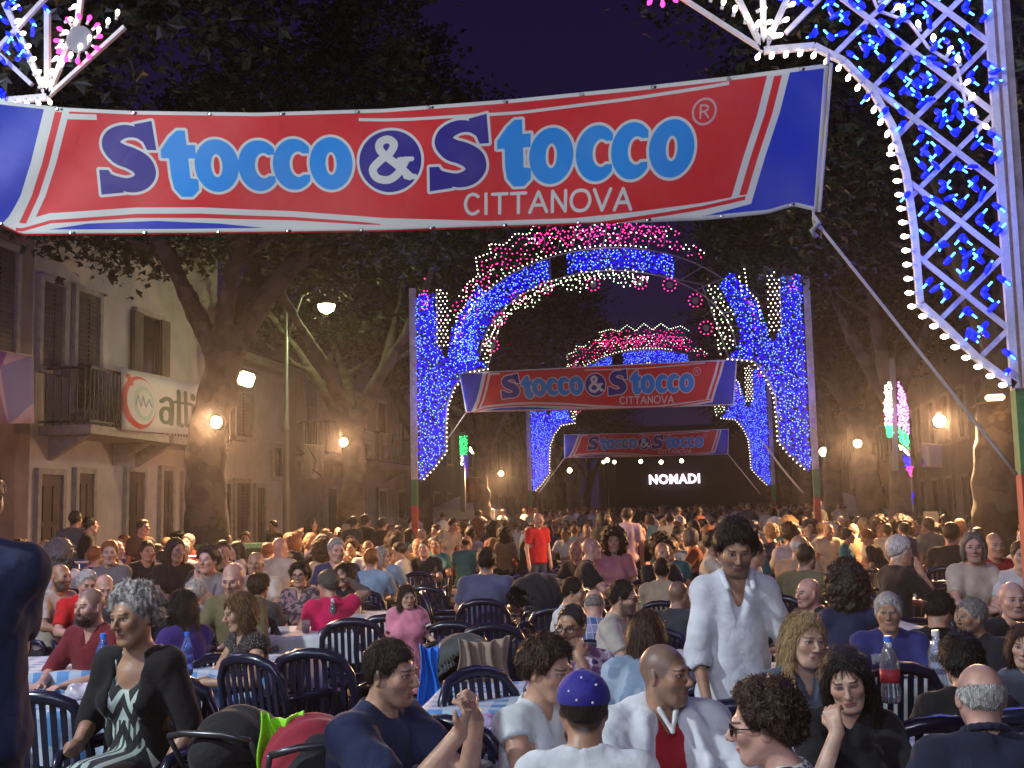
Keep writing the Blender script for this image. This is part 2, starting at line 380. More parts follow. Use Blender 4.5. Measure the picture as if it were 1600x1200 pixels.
def hand_prims(wr, d, n, curl=.5, side=1, size=1.0, spread=1.0):
    """palm and five bent fingers from wrist wr towards d, palm facing n"""
    wr, d, n = np.array(wr, float), np.array(d, float), np.array(n, float); d /= np.linalg.norm(d); n -= d*(n@d); n /= np.linalg.norm(n); s = np.cross(d, n)*side
    g = size; P = [cone(wr, wr+d*.03*g, .025*g, .024*g, .015)]
    for q, ln in zip((-1.5,-.5,.5,1.5), (.036,.042,.040,.031)):
        b = wr+d*.085*g+s*q*.0205*g*spread; P.append(cone(wr+d*.02*g+s*q*.012*g, b, .0145*g, .0115*g, .012))
        a1 = curl*.9; p1 = b+(d*math.cos(a1)+n*math.sin(a1)+s*q*.05*spread)*ln*g
        a2 = curl*2.0; p2 = p1+(d*math.cos(a2)+n*math.sin(a2))*ln*.75*g
        P += [cone(b, p1, .0108*g, .0096*g, .004), cone(p1, p2, .0094*g, .008*g, .004)]
    t0 = wr+d*.025*g-s*.024*g*1; t1 = t0+(d*.6-s*.65+n*.35)*.042*g; t2 = t1+(d*.85-s*.1+n*.4)*.033*g
    P += [cone(t0, t1, .0145*g, .0115*g, .012), cone(t1, t2, .0112*g, .009*g, .005)]
    return P
def skeleton(sp):
    """joints of a pose; sp holds pose, lean, twist, head (yaw, pitch, roll), arms"""
    st = sp.get('pose', 'sit') == 'stand'; ln = sp.get('lean', .05); w = sp.get('w', 1.0); fem = sp.get('fem', False); tw = sp.get('side', 0)
    J = {}; zp = .96 if st else .52
    J['pel'] = np.array((0,0,zp)); nb = np.array((tw, -ln, zp+.545-ln*ln*.5)); J['nb'] = nb
    up = (nb-J['pel'])/np.linalg.norm(nb-J['pel']); J['up'] = up
    sw = (.142 if fem else .162)*w; T = rotm(sp.get('turn', 0)); J['T'] = T
    for s, c in ((-1, 'r'), (1, 'l')):
        J['sh'+c] = nb-up*.045+T@np.array((s*sw, .005, -.01))
    hy, hp, hr = sp.get('head', (0, 0, 0)); H = rotm(hy, hp, hr); J['H'] = H
    J['hc'] = nb+np.array((0, -.028-ln*.12, .155))+np.array(sp.get('hoff', (0,0,0)))+np.array((math.sin(hy)*.0, 0, 0))
    J['hc'] = J['hc']+H@np.array((0, -.012, 0))
    kn = sp.get('knees', (-.42, .11))
    for s, c in ((-1, 'r'), (1, 'l')):
        J['hip'+c] = J['pel']+np.array((s*.09, 0, -.02))
        if st: J['kn'+c] = np.array((s*.1, -.03, .5)); J['an'+c] = np.array((s*.11, .03, .09))
        else: J['kn'+c] = np.array((s*kn[1], kn[0], .53)); J['an'+c] = np.array((s*(kn[1]+.01), kn[0]+.04, .09))
    A = sp.get('arms', 'table'); 
    if isinstance(A, str): A = (A, A)
    for s, c, a in ((-1, 'r', A[0]), (1, 'l', A[1])):
        S = J['sh'+c]
        if isinstance(a, str):
            e, wv, d, n = {'table': ((.08,-.14,-.22), (-.06,-.36,-.26), (-.3,-1,0), (0,0,-1)), 'lap': ((.09,-.03,-.27), (-.02,-.25,-.38), (-.4,-1,-.1), (0,0,-1)),
                        'hang': ((.06,.02,-.29), (.06,-.06,-.54), (0,-.1,-1), (-1,0,0)), 'chin': ((.06,-.24,-.2), (-.1,-.2,.02), (-.3,.2,1), (-.3,1,0)),
                        'up': ((.2,-.05,.1), (.0,.05,.26), (-1,.1,.2), (0,0,-1)), 'rest': ((.1,-.1,-.26), (.12,-.3,-.44), (.1,-.4,-1), (0,1,0)),
                        'mouth': ((.03,-.22,-.2), (-.07,-.34,.0), (-.2,-.2,1), (-.5,1,0)), 'cross': ((.07,-.16,-.22), (-.2,-.3,-.22), (-1,-.1,0), (0,1,-.2))}[a]
            curl = {'mouth': .9, 'chin': 1.0, 'rest': .7}.get(a, .45)
        else: e, wv, d, n, curl = a
        m = np.array((s, 1, 1)); J['el'+c] = S+np.array(e)*m; J['wr'+c] = S+np.array(wv)*m; J['hd'+c] = np.array(d)*m; J['hn'+c] = np.array(n)*m; J['cu'+c] = curl
    return J
def torso(J, sp, g):
    w = sp.get('w', 1.0); fem = sp.get('fem', False); fat = sp.get('fat', 1.0); pel, nb = J['pel'], J['nb']; T = J['T']; L = lambda t: pel+(nb-pel)*t
    P = [ell(L(.02), (.165*fat+g, .125*fat+g, .12+g), .06, M=T), ell(L(.33)+T@np.array((0,-.01*fat,0)), ((.135 if fem else .15)*fat+g, .105*fat+g, .16+g), .08, M=T),
         ell(L(.68), ((.14 if fem else .158)*w*(.5+.5*fat)+g, .108*w+g, .17+g), .07, M=T)]
    if fem:
        for s in (-1, 1): P.append(ell(L(.63)+T@np.array((s*.075, -.085, 0)), (.06+g, .055+g, .062+g), .04))
    for c in 'rl':
        S = J['sh'+c]; P += [cone(L(.83), S, .075+g, .058+g, .05), cone(nb+np.array((0,.015,.02)), S, .05+g*.6, .045+g, .04)]
    return P
def arm(J, c, g, t=1.0, w=1.0):
    S, Ee, Wr = J['sh'+c], J['el'+c], J['wr'+c]; P = []
    if t <= 1: return [cone(S, S+(Ee-S)*t, .056*w+g, (.056-.012*t)*w+g, .03)]
    return [cone(S, Ee, .056*w+g, .043*w+g, .03), cone(Ee, Ee+(Wr-Ee)*(t-1), .044*w+g, (.044-.014*(t-1))*w+g, .02)]
def legs(J, g, t=1.0):
    P = []
    for c in 'rl':
        h, k, a = J['hip'+c], J['kn'+c], J['an'+c]; P += [cone(h, k, .088+g, .06+g, .04)]
        if t > 0: P += [cone(k, k+(a-k)*t, .06+g, (.06-.018*t)+g, .03)]
    return P
def plane_cut(pt, nrm, rad, k=.006):
    pt, nrm = np.array(pt, float), np.array(nrm, float); nrm = nrm/np.linalg.norm(nrm)
    return Prim(lambda P: np.maximum(-((P-pt)@nrm), np.linalg.norm(P-pt, axis=-1)-rad), pt-rad, pt+rad, k, 's')
def hair_field(kind, J, sp, h):
    H, hc = J['H'], J['hc']; seed = sp.get('seed', 1); w = sp.get('hw', 1.0)
    thick = {'short': .012, 'shortv': .024, 'curly': .034, 'bob': .018, 'long': .013, 'pony': .013, 'fringe': .007, 'bun': .013, 'afro': .07, 'buzz': .004}[kind]
    U = [ell((0,.016,.034), (.077*w+thick, .097+thick, .09+thick), .01)]
    if kind == 'curly': U += [ell((0,.03,.0), (.085+thick*.7, .085+thick*.6, .09), .03)]
    if kind == 'bob':
        U += [ell((0,.04,-.02), (.098,.082,.105), .03)]+[ell((s*.078,-.005,-.035), (.026,.052,.085), .03) for s in (-1, 1)]
    if kind == 'long':
        l = sp.get('hlen', .26)
        U += [ell((0,.05,-.03), (.09,.075,.11), .03)]+[cone((s*.075,.01,-.02), (s*.085,-.02+sp.get('hfr', 0), -.04-l), .032, .028, .03) for s in (-1, 1)]
        U += [cone((s*.035,.08,-.02), (s*.05,.1,-.06-l), .045, .035, .04) for s in (-1, 1)]
    if kind == 'pony': U += [ell((0,.1,.05), (.03,.03,.03), .02), cone((.0,.13,.04), (sp.get('px', .05),.12,-.1), .03, .035, .03), cone((sp.get('px', .05),.12,-.1), (sp.get('px', .05)*1.6,.07,-.26), .035, .015, .03)]
    if kind == 'bun': U += [ell((0,.1,.09), (.04,.04,.04), .02)]
    if kind == 'afro': U += [ell((0,.05,-.05), (.14,.12,.16), .05)]
    zf = sp.get('hz', .082)
    def cut(P):                   # >0 where there must be no hair (face side)
        x, y, z = P[..., 0], P[..., 1], P[..., 2]; ax = np.abs(x)
        if kind in ('long', 'bob', 'afro'): line = np.interp(y, [-.13,-.07,-.035,-.01,.01,.2], [zf+.0, zf-.002, .04, -.1, -.5, -.6])-.03*np.clip((ax-.02)/.05, 0, 1)+.01*np.clip(1-ax/.02, 0, 1)
        else: line = np.interp(y, [-.13,-.085,-.062,-.05,-.03,-.008,.012,.03,.06,.1,.14], [zf+.01, zf, zf-.018, .02, -.012, -.004, .004, -.028, -.058, -.085, -.3 if kind == 'pony' else -.09])
        d = line-z
        if kind in ('long', 'bob', 'afro'):
            d = np.where(ax > .068+.0*z, np.minimum(d, .074-ax+.02*(y < -.09)), d); d = np.where(y < -.085, np.maximum(d, (-.085-y)*np.where(z < zf, 1, -1)), d)
        if kind == 'fringe': d = np.maximum(d, np.maximum((z-.055-.25*(y-.05)), -(y+.01)))
        if sp.get('fly', 0): d = np.maximum(d, np.where(y < 0, z-.1, -1))
        return d
    U = U+[Prim(lambda P: -cut(P), (-.2,-.2,-.7), (.2,.3,.3), .004, 's')]
    # "s" subtracts where fn < 0 : fn = -cut
    amp = {'curly': .012, 'afro': .018, 'shortv': .006, 'long': .004, 'bob': .005}.get(kind, .003); fr = {'curly': 75, 'afro': 60}.get(kind, 90)
    def post(V, P):
        Q = (P-hc)@H
        if kind not in ('long', 'bob', 'afro'):
            e = -cut(Q)+.006*wob(Q, 130, seed+9); V = V+(thick*1.15+.006)*(1-np.clip(e/(.028+thick*.6), 0, 1))**1.5*(Q[..., 2] > -.2)
        st = Q*np.array((1, 1, .25 if kind in ('long', 'bob', 'pony') else .8))
        return V+amp*wob(st, fr, seed)+amp*.6*wob(st, fr*2.3, seed+3)
    return field(local(U, H, hc), h, post=post)
def strands_mesh(me, J, kind, seed=0, n=1500, wd=.0016):
    """fine locks lying on the hair surface, following its flow"""
    r = np.random.default_rng(seed); nv = len(me.vertices); P = np.zeros(nv*3, np.float32); me.vertices.foreach_get('co', P); P = P.reshape(-1, 3).astype(float)
    Nn = np.zeros(nv*3, np.float32); me.vertex_normals.foreach_get('vector', Nn); Nn = Nn.reshape(-1, 3).astype(float); H, hc = J['H'], J['hc']
    L = (P-hc)@H; NL = Nn@H; out = np.einsum('ij,ij->i', L-np.array((0,.02,.0)), NL) > 0
    ids = np.nonzero(out)[0]; i = r.choice(ids, min(n, len(ids)*2)); p = L[i]+r.normal(0, .002, (len(i), 3)); nn = NL[i]
    if kind in ('long', 'bob', 'pony'): fl = np.stack([np.sign(p[:,0])*.35*(p[:,2] > .05), .1+0*p[:,0], -1+0*p[:,0]], 1); ln = .075
    elif kind in ('curly', 'afro'): fl = r.normal(0, 1, p.shape); ln = .032
    else: fl = p-np.array((.0,.045,.13)); fl += r.normal(0, .015, p.shape); ln = .026 if kind != 'shortv' else .04
    if kind in ('buzz', 'fringe'): ln = .014
    step = ln*r.uniform(.5, 1.1, len(i))[:, None]/3; V = []
    t = fl-nn*np.einsum('ij,ij->i', fl, nn)[:, None]; t /= np.linalg.norm(t, axis=1)[:, None]+1e-9; b = np.cross(nn, t); c = p+nn*.0008; w = wd*r.uniform(.6, 1.5, len(i))[:, None]; lift = r.uniform(-.02, .22, len(i))[:, None]
    for q in range(4):
        ww = w*(1, 1, .8, .15)[q]; V += [c-b*ww, c+b*ww]
        sw = r.normal(0, .22 if kind not in ('curly', 'afro') else .7, (len(i), 1)); t = t+b*sw+nn*(lift-.12*q); t /= np.linalg.norm(t, axis=1)[:, None]; c = c+t*step
    V = np.stack(V, 1).reshape(-1, 3)@H.T+hc; k = np.arange(len(i))*8
    F_ = np.concatenate([np.stack([k+2*q, k+2*q+1, k+2*q+3, k+2*q+2], 1) for q in range(3)]); return mesh_np('strands', V, F_, False)
def person_meshes(sp, h=.014, hh=.006, hands=False, name='person'):
    J = skeleton(sp); fem = sp.get('fem', False); out = {}; w = sp.get('w', 1.0)
    B = torso(J, sp, -.012)
    B += local(head_prims(fem, sp.get('headw', 1.0), sp.get('ears', True)), J['H'], J['hc'])
    nk = .05 if fem else .058
    B += [cone(J['nb']+np.array((0,.0,-.03)), J['hc']+J['H']@np.array((0,.025,-.05)), nk+.008, nk, .025)]
    fine = [(J['hc']-.14, J['hc']+.15, hh)]
    hsel = sp.get('hands', 'rl' if hands else '')
    for c in 'rl':
        B += arm(J, c, -.003, 2.0, w)
        if c in hsel:
            B += hand_prims(J['wr'+c], J['hd'+c], J['hn'+c], J['cu'+c], 1 if c == 'l' else -1, .98 if not fem else .9); q = J['wr'+c]+J['hd'+c]/np.linalg.norm(J['hd'+c])*.08
            fine.append((q-.11, q+.11, .0065))
        else:
            d = J['hd'+c]/np.linalg.norm(J['hd'+c]); B += [cone(J['wr'+c], J['wr'+c]+d*.07, .028, .032, .02), cone(J['wr'+c]+d*.07, J['wr'+c]+d*.14, .03, .014, .02)]
    if sp.get('barelegs'): B += legs(J, -.003, 1.0)
    P, Fc = field(B, h, fine)
    me = mesh_np('body', P, Fc); at_ = me.attributes.new('hl', 'FLOAT_VECTOR', 'POINT'); at_.data.foreach_set('vector', ((P-J['hc'])@J['H']).astype(np.float32).ravel()); out['body'] = me
    # upper garment
    g = sp.get('loose', .012); S = torso(J, sp, g); t = sp.get('sleeve', .55)
    for c in 'rl':
        if t > .02:
            Ee = J['el'+c]; Sh = J['sh'+c]; ln = np.linalg.norm(Ee-Sh)
            S += arm(J, c, g+.006, t if t > 1 else min(t+.03, 1), w)
            if t <= .95: d = (Ee-Sh)/ln; S.append(plane_cut(Sh+d*ln*t, d, .09))
            elif t > 1.0: d = (J['wr'+c]-Ee); S.append(plane_cut(Ee+d*(t-1.03), d, .074))
    ncol = J['nb']+np.array((0,-.005,.055)); nd = sp.get('neck', 'crew'); r = {'open': .07, 'crew': .062, 'v': .062, 'wide': .1, 'polo': .06}[nd]
    S.append(ell(ncol+np.array((0,.0,.03)), (r+.012, r+.012, .085), .01, 's'))
    if nd in ('v', 'open'): S += [cone(J['nb']+np.array((0,-.08,.03)), J['nb']+J['T']@np.array((0,-.1,-.09-sp.get('vd', 0))), .052, .022, .006, 's')]
    if nd == 'polo': S += [cone(J['nb']+np.array((0,-.08,.02)), J['nb']+np.array((0,-.09,-.07)), .04, .014, .006, 's')]
    if nd == 'wide': S += [ell(J['nb']+np.array((0,-.1,-.02)), (.08,.08,.1), .01, 's')]
    if sp.get('pose') != 'stand': S.append(plane_cut(J['pel']+np.array((0,0,-.06)), (0,0,-1), .5))
    else: S.append(plane_cut(J['pel']+np.array((0,0,-.06-sp.get('tail', .0))), (0,0,-1), .5)); S.insert(0, ell(J['pel']+np.array((0,0,-.04)), (.17+g,.13+g,.14), .05))
    if sp.get('vneckcardigan'):
        S += [cone(J['nb']+np.array((0,-.1,.05)), J['nb']+np.array((0,-.16,-.62)), .075, .05, .006, 's')]
    sd = sp.get('seed', 1)
    P, Fc = field(S, h, post=lambda V, Q: V+.003*wob(Q, 22, sd)+.0045*wob(Q*np.array((1,1,.3)), 34, sd+5)+.0015*wob(Q*np.array((1,1,.6)), 75, sd+2)+.005*np.maximum(0, 1-2.2*np.abs(wob(Q*np.array((1,1,.8)), 15, sd+8)))**2)
    out['shirt'] = mesh_np('shirt', P, Fc)
    if sp.get('inner'):
        P, Fc = field(torso(J, sp, .004)+[ell(ncol+np.array((0,.0,.03)), (.09,.09,.1), .01, 's'), ell(J['nb']+np.array((0,-.1,-.03)), (.08,.08,.12), .01, 's'), plane_cut(J['pel']+np.array((0,0,-.06)), (0,0,-1), .5)]+
                      ([cone(J['pel']+np.array((0,-.05,0)), J['pel']+np.array((0,-.38,.03)), .15, .13, .05)] if sp['inner'] == 'dress' else []), h)
        out['top'] = mesh_np('top', P, Fc)
    if not sp.get('nolegs'):
        L_ = [ell(J['pel'], (.175,.135,.12), .05)]+legs(J, .01 if not sp.get('barelegs') else .016, sp.get('legt', .95) if not sp.get('barelegs') else 0)
        if sp.get('barelegs'): L_ += [plane_cut(J['kn'+c]+(J['hip'+c]-J['kn'+c])*.25, J['kn'+c]-J['hip'+c], .16) for c in 'rl']
        P, Fc = field(L_, h*1.3, post=lambda V, Q: V+.004*wob(Q, 30, sd+2)); out['trousers'] = mesh_np('trousers', P, Fc)
        mb = []
        for c in 'rl': a = J['an'+c]; mb += [cone(a+np.array((0,.03,-.045)), a+np.array((0,-.15,-.055)), .042, .032, .02)]
        P, Fc = field(mb, h); out['shoes'] = mesh_np('shoes', P, Fc)
    k = sp.get('hair')
    if k and k != 'bald': P, Fc = hair_field(k, J, sp, min(hh*1.1, .012)); out['hair'] = mesh_np('hair', P, Fc)
    if 'hair' in out and sp.get('strands'): out['strands'] = strands_mesh(out['hair'], J, k, sp.get('seed', 1), sp['strands'])
    if sp.get('beard'):
        b = [ell((0,-.045,-.078), (.058,.055,.052), .01), ell((0,-.03,-.03), (.0665,.055,.05), .01), ell((0,-.09,-.063), (.03,.03,.0135), .006, 's'), ell((0,-.1,.0), (.1,.065,.048), .01, 's'), ell((0,-.1,-.036),(.02,.03,.012),.004,'s')]
        P, Fc = field(local(b, J['H'], J['hc']), hh, post=lambda V, Q: V+.003*wob(Q, 150, 2)); out['beard'] = mesh_np('beard', P, Fc)
    out['J'] = J
    return out
CAMROT = YAW
def place(px, yt, yc, kind='sit', head=None, s=None, k=None):
    """depth and size of a figure from where its crown and chin stand in the photograph"""
    top = 1.345 if kind == 'sit' else 1.80; h = yc-yt; dy = yt-hor(px); r = top/.25
    if s is None: s = (dy+r*h)/CAM.z
    if k is None: k = 4*h/s
    return F/s, k
def put(sp, ms, px, yt, yc, rot, label, mats, group=None, s=None, k=None, name='person', kind=None):
    st = sp.get('pose', 'sit') == 'stand'; kind = 'stand' if st else 'sit'
    d, kk = place(px, yt, yc, kind, s=s, k=k); kk = max(.6, min(1.14, kk)); J = ms['J']; ro = CAMROT+math.radians(rot)
    hc = Vector(J['hc'])*kk; off = Matrix.Rotation(ro, 3, 'Z') @ hc; p = col_at(px, hc.z, d)
    root = empty(name, (p.x-off.x, p.y-off.y, 0), ro, label, 'person', group, kk)
    for part in ('body', 'top', 'shirt', 'trousers', 'shoes', 'hair', 'beard'):
        if part in ms:
            o = link(part, ms[part], root, mats.get(part))
            if part == 'hair' and 'strands' in ms: tag(link('strands', ms['strands'], o, mats.get('hair')), kind='stuff')
    return root
def on_head(ms, p): return Vector(ms['J']['H']@np.array(p)+ms['J']['hc'])
def head_child(name, mb, ms, root, m, smooth=True):
    J = ms['J']; M = Matrix(J['H'].tolist()).to_4x4(); M.translation = Vector(J['hc'])
    for i, v in enumerate(mb.v): mb.v[i] = tuple(M @ Vector(v))
    return mb.build(name, m, root, smooth)
# ------------------------------------------------------------------ ground
def wet_ground():
    m = bpy.data.materials.new('asphalt'); m.use_nodes = True; nt = m.node_tree; E.nt = nt; N = nt.nodes; L = nt.links; b = N['Principled BSDF']
    tc = N.new('ShaderNodeTexCoord'); n = N.new('ShaderNodeTexNoise'); n.inputs['Scale'].default_value = 1.3; n.inputs['Detail'].default_value = 9; L.new(tc.outputs['Object'], n.inputs['Vector'])
    n2 = N.new('ShaderNodeTexNoise'); n2.inputs['Scale'].default_value = 120; L.new(tc.outputs['Object'], n2.inputs['Vector'])
    c = mixc(nt, E(n.outputs[0]).step(.35,.65), (.06,.048,.042), (.11,.09,.08)); c = mixc(nt, E(n2.outputs[0]).step(.4,.7), c, (.15,.13,.12))
    L.new(c, b.inputs['Base Color']); b.inputs['Roughness'].default_value = .7
    bp = N.new('ShaderNodeBump'); bp.inputs['Strength'].default_value = .4; bp.inputs['Distance'].default_value = .01; L.new(n2.outputs[0], bp.inputs['Height']); L.new(bp.outputs[0], b.inputs['Normal']); return m
g = MB(); g.raw([(-250,-60,0),(250,-60,0),(250,400,0),(-250,400,0)], [(0,1,2,3)]); tag(g.build('street', wet_ground()), kind='structure')
pave = mat('paving', (.2,.17,.15), .8, var=.25, vscale=2, bump=.3)
for x0, x1 in ((-9.6,-7.2),(7.4,10.2)):
    b = MB(); b.box(x0, x1, -20, 140, .0, .12); tag(b.build('pavement', pave), kind='structure')

# ------------------------------------------------------------------ banner print (drawn with numbers, kept inside the file)
class Print:
    def __init__(s, w, h, px=1.6, x0=0, bg=(.8,.8,.8)):
        s.px, s.x0 = px, x0; s.W, s.H = int(w*px), int(h*px); s.a = np.zeros((s.H, s.W, 3), np.float32); s.a[:] = bg
        s.X, s.Y = np.meshgrid(x0+(np.arange(s.W)+.5)/px, (np.arange(s.H)+.5)/px)
    def put(s, d, col, al=1):
        a = np.clip(.5-d*s.px, 0, 1)[..., None]*al; s.a = s.a*(1-a)+np.array(col, np.float32)*a
    def poly(s, pts):
        d = np.full(s.X.shape, 1e9); ins = np.zeros(s.X.shape, bool)
        for (x0, y0), (x1, y1) in zip(pts, pts[1:]+pts[:1]):
            ex, ey = x1-x0, y1-y0; t = np.clip(((s.X-x0)*ex+(s.Y-y0)*ey)/max(ex*ex+ey*ey, 1e-9), 0, 1); d = np.minimum(d, (s.X-x0-t*ex)**2+(s.Y-y0-t*ey)**2)
            if y0 != y1: ins ^= ((y0 > s.Y) != (y1 > s.Y)) & (s.X < ex*(s.Y-y0)/(y1-y0)+x0)
        d = np.sqrt(d); return np.where(ins, -d, d)
    def ellipse(s, cx, cy, rx, ry):
        x, y = s.X-cx, s.Y-cy; k0 = np.sqrt((x/rx)**2+(y/ry)**2); k1 = np.sqrt((x/rx**2)**2+(y/ry**2)**2); return k0*(k0-1)/np.maximum(k1, 1e-6)
    def stroke(s, pts, w):
        if not isinstance(w, (list, tuple)): w = [w]*len(pts)
        d = np.full(s.X.shape, 1e9)
        for (x0, y0), (x1, y1), a, b in zip(pts, pts[1:], w, w[1:]):
            ex, ey = x1-x0, y1-y0; t = np.clip(((s.X-x0)*ex+(s.Y-y0)*ey)/max(ex*ex+ey*ey, 1e-9), 0, 1); d = np.minimum(d, np.hypot(s.X-x0-t*ex, s.Y-y0-t*ey)-(a+(b-a)*t)/2)
        return d
    def image(s, name):
        im = bpy.data.images.new(name, s.W, s.H); a = np.ones((s.H, s.W, 4), np.float32); a[..., :3] = s.a[::-1]; im.pixels.foreach_set(a.ravel()); im.pack(); return im
def spline(pts, n=8):
    out = []; P = [pts[0]]+list(pts)+[pts[-1]]
    for i in range(1, len(P)-2):
        for q in range(n):
            t = q/n; out.append(tuple(.5*(2*b+(c-a)*t+(2*a-5*b+4*c-d)*t*t+(3*b-a-3*c+d)*t**3) for a, b, c, d in zip(P[i-1], P[i], P[i+1], P[i+2])))
    return out+[tuple(pts[-1])]
def printed(name, pr, rough=.45, bump=.0, trans=0):
    m = bpy.data.materials.new(name); m.use_nodes = True; nt = m.node_tree; N = nt.nodes; L = nt.links; b = N['Principled BSDF']
    t = N.new('ShaderNodeTexImage'); t.image = pr.image(name); t.extension = 'EXTEND'; u = N.new('ShaderNodeUVMap'); u.uv_map = 'uv'; L.new(u.outputs[0], t.inputs[0])
    tc = N.new('ShaderNodeTexCoord'); n = N.new('ShaderNodeTexNoise'); n.inputs['Scale'].default_value = 1.6; n.inputs['Detail'].default_value = 8; L.new(tc.outputs['Object'], n.inputs['Vector'])
    E.nt = nt; c = mixc(nt, E(n.outputs[0]).step(.35,.7)*.14, t.outputs[0], (.25,.2,.2)); L.new(c, b.inputs['Base Color']); b.inputs['Roughness'].default_value = rough
    b.inputs['Specular IOR Level'].default_value = .4
    n2 = N.new('ShaderNodeTexNoise'); n2.inputs['Scale'].default_value = 5; n2.inputs['Detail'].default_value = 5; n2.inputs['Distortion'].default_value = 1; L.new(tc.outputs['Object'], n2.inputs['Vector'])
    bp = N.new('ShaderNodeBump'); bp.inputs['Strength'].default_value = .1; bp.inputs['Distance'].default_value = .05; L.new(n2.outputs[0], bp.inputs['Height']); L.new(bp.outputs[0], b.inputs['Normal'])
    return m
RED, DB, LB, WH, BL = (.78,.10,.13), (.11,.05,.50), (.0,.52,.86), (.78,.79,.78), (.05,.18,.68)
def lerpx(u, pts): return np.interp(u, [p[0] for p in pts], [p[1] for p in pts])
def make_banner_print():
    p = Print(1340, 200, 1.6, -45, WH); X, Y = p.X, p.Y
    fill = lambda inside, col: p.put(-inside, col)       # inside > 0 within
    m = np.minimum(np.minimum(Y-6, 194-Y), np.minimum(X+40, 1288-X))
    # left blue / stripes / red field, edges as functions of height
    xl = lerpx(Y, [(0,92),(40,78),(90,60),(140,38),(180,14),(200,-2)]); xr = lerpx(Y, [(0,1226),(60,1213),(120,1194),(170,1180),(200,1172)])
    fill(np.minimum(m, xl-22-X), BL); fill(np.minimum(m, X-xr-10), BL)
    top = np.interp(X, [60,500,1000,1215], [6,6,6,6]); bot = np.interp(X, [0,60,200,300,450,600,760,900,1000,1100,1190], [182,166,156,156,164,178,189,190,184,176,168])
    red = np.minimum(np.minimum(X-xl-18, xr-26-X), np.minimum(Y-6, bot-Y)); fill(red, RED)
    fill(np.minimum(np.minimum(X-xl+4, xl+7-X), np.minimum(Y-8, 182-Y)), RED); fill(np.minimum(np.minimum(X-xr+14, xr-2-X), np.minimum(Y-8, 170-Y)), RED)
    # top thin swoosh
    y1 = np.interp(X, [120,420,640,820,980,1100,1200], [4,10,20,22,17,12,6]); fill(np.minimum(np.minimum(2.6-np.abs(Y-y1), X-560), 1140-X), WH)
    y1 = np.interp(X, [90,140,200], [14,13,12]); fill(np.minimum(np.minimum(4.5-np.abs(Y-y1), X-100), 150-X)*1.0, WH)
    # lower swooshes: red line, blue lens
    y2 = bot+10+np.interp(X, [0,300,600], [3,4,1]); fill(np.minimum(np.minimum(np.interp(X, [-10,60,300,560,600],[2.4,2.4,3.6,2,.2])-np.abs(Y-y2), X-2), 590-X), RED)
    fill(np.minimum(np.minimum(Y-np.interp(X, [50,120,230,330,410], [192,182,178,183,192]), 191-Y), 400-X), BL)
    y3 = np.interp(X, [940,1050,1180], [200,189,174]); fill(np.minimum(2.6-np.abs(Y-y3), 1176-X), RED)
    fill(np.minimum(np.minimum(Y-np.interp(X, [1000,1120,1185,1300], [205,193,184,150]), 194-Y), 1288-X), BL)
    def S(x, y, w, h):
        f = lambda pts: [(x+a/103*w, y+b/122*h) for a, b in pts]
        sp = spline(f([(86,30),(72,20),(52,18),(33,27),(28,42),(40,55),(58,62),(74,72),(80,87),(70,101),(50,106),(28,100),(14,92)]))
        n = len(sp); ws = [h/122*np.interp(i/(n-1), [0,.12,.25,.42,.6,.78,.9,1], [14,19,25,36,37,26,19,14]) for i in range(n)]
        return np.minimum(p.stroke(sp, ws), np.minimum(p.poly(f([(68,6),(97,0),(101,48),(86,48)])), p.poly(f([(4,82),(19,82),(42,118),(4,122)]))))
    def o(cx, cy, rx, ry): return np.maximum(p.ellipse(cx, cy, rx, ry), -p.ellipse(cx, cy, rx*.26, ry*.44))
    def c(cx, cy, rx, ry):
        d = np.maximum(p.ellipse(cx, cy, rx, ry), -p.ellipse(cx+rx*.22, cy, rx*.42, ry*.5)); d = np.maximum(d, p.X-(cx+rx*.76))
        return np.maximum(d, -np.maximum(cx+rx*.1-p.X, np.abs(p.Y-cy)-ry*.42))
    def t(x, y, w, h):
        f = lambda pts: [(x+a*w, y+b*h) for a, b in pts]
        return p.poly(f([(.28,.1),(.5,.0),(.72,.0),(.74,.22),(.98,.22),(.98,.42),(.76,.42),(.78,.72),(1.0,.74),(1.0,.9),(.8,1.0),(.5,1.0),(.3,.88),(.24,.7),(.22,.42),(.0,.42),(.0,.3)]))
    shapes = [(S(142,16,99,120), DB), (t(246,31,56,108), LB), (o(333,88,35,43), LB), (c(400,88,33,42), LB), (c(455,87,33,42), LB), (o(514,87,34,43), LB),
              (S(666,20,100,118), DB), (t(777,33,54,104), LB), (o(863,93,35,43), LB), (c(935,94,33,42), LB), (c(991,94,33,42), LB), (o(1054,95,36,42), LB)]
    circ = p.ellipse(608, 86, 49, 50)
    for d, _ in shapes: p.put(d-4.6, WH)
    p.put(circ-4.6, WH); p.put(circ, DB)
    for d, cl in shapes: p.put(d, cl)
    amp = spline([(638,112),(618,92),(594,70),(592,56),(604,50),(614,58),(608,72),(592,84),(580,98),(586,112),(604,116),(620,106),(632,86)])
    p.put(p.stroke(amp, 13), WH); p.put(p.stroke([(622,84),(642,84)], 8), WH); p.put(p.stroke([(632,112),(646,113)], 9), WH)
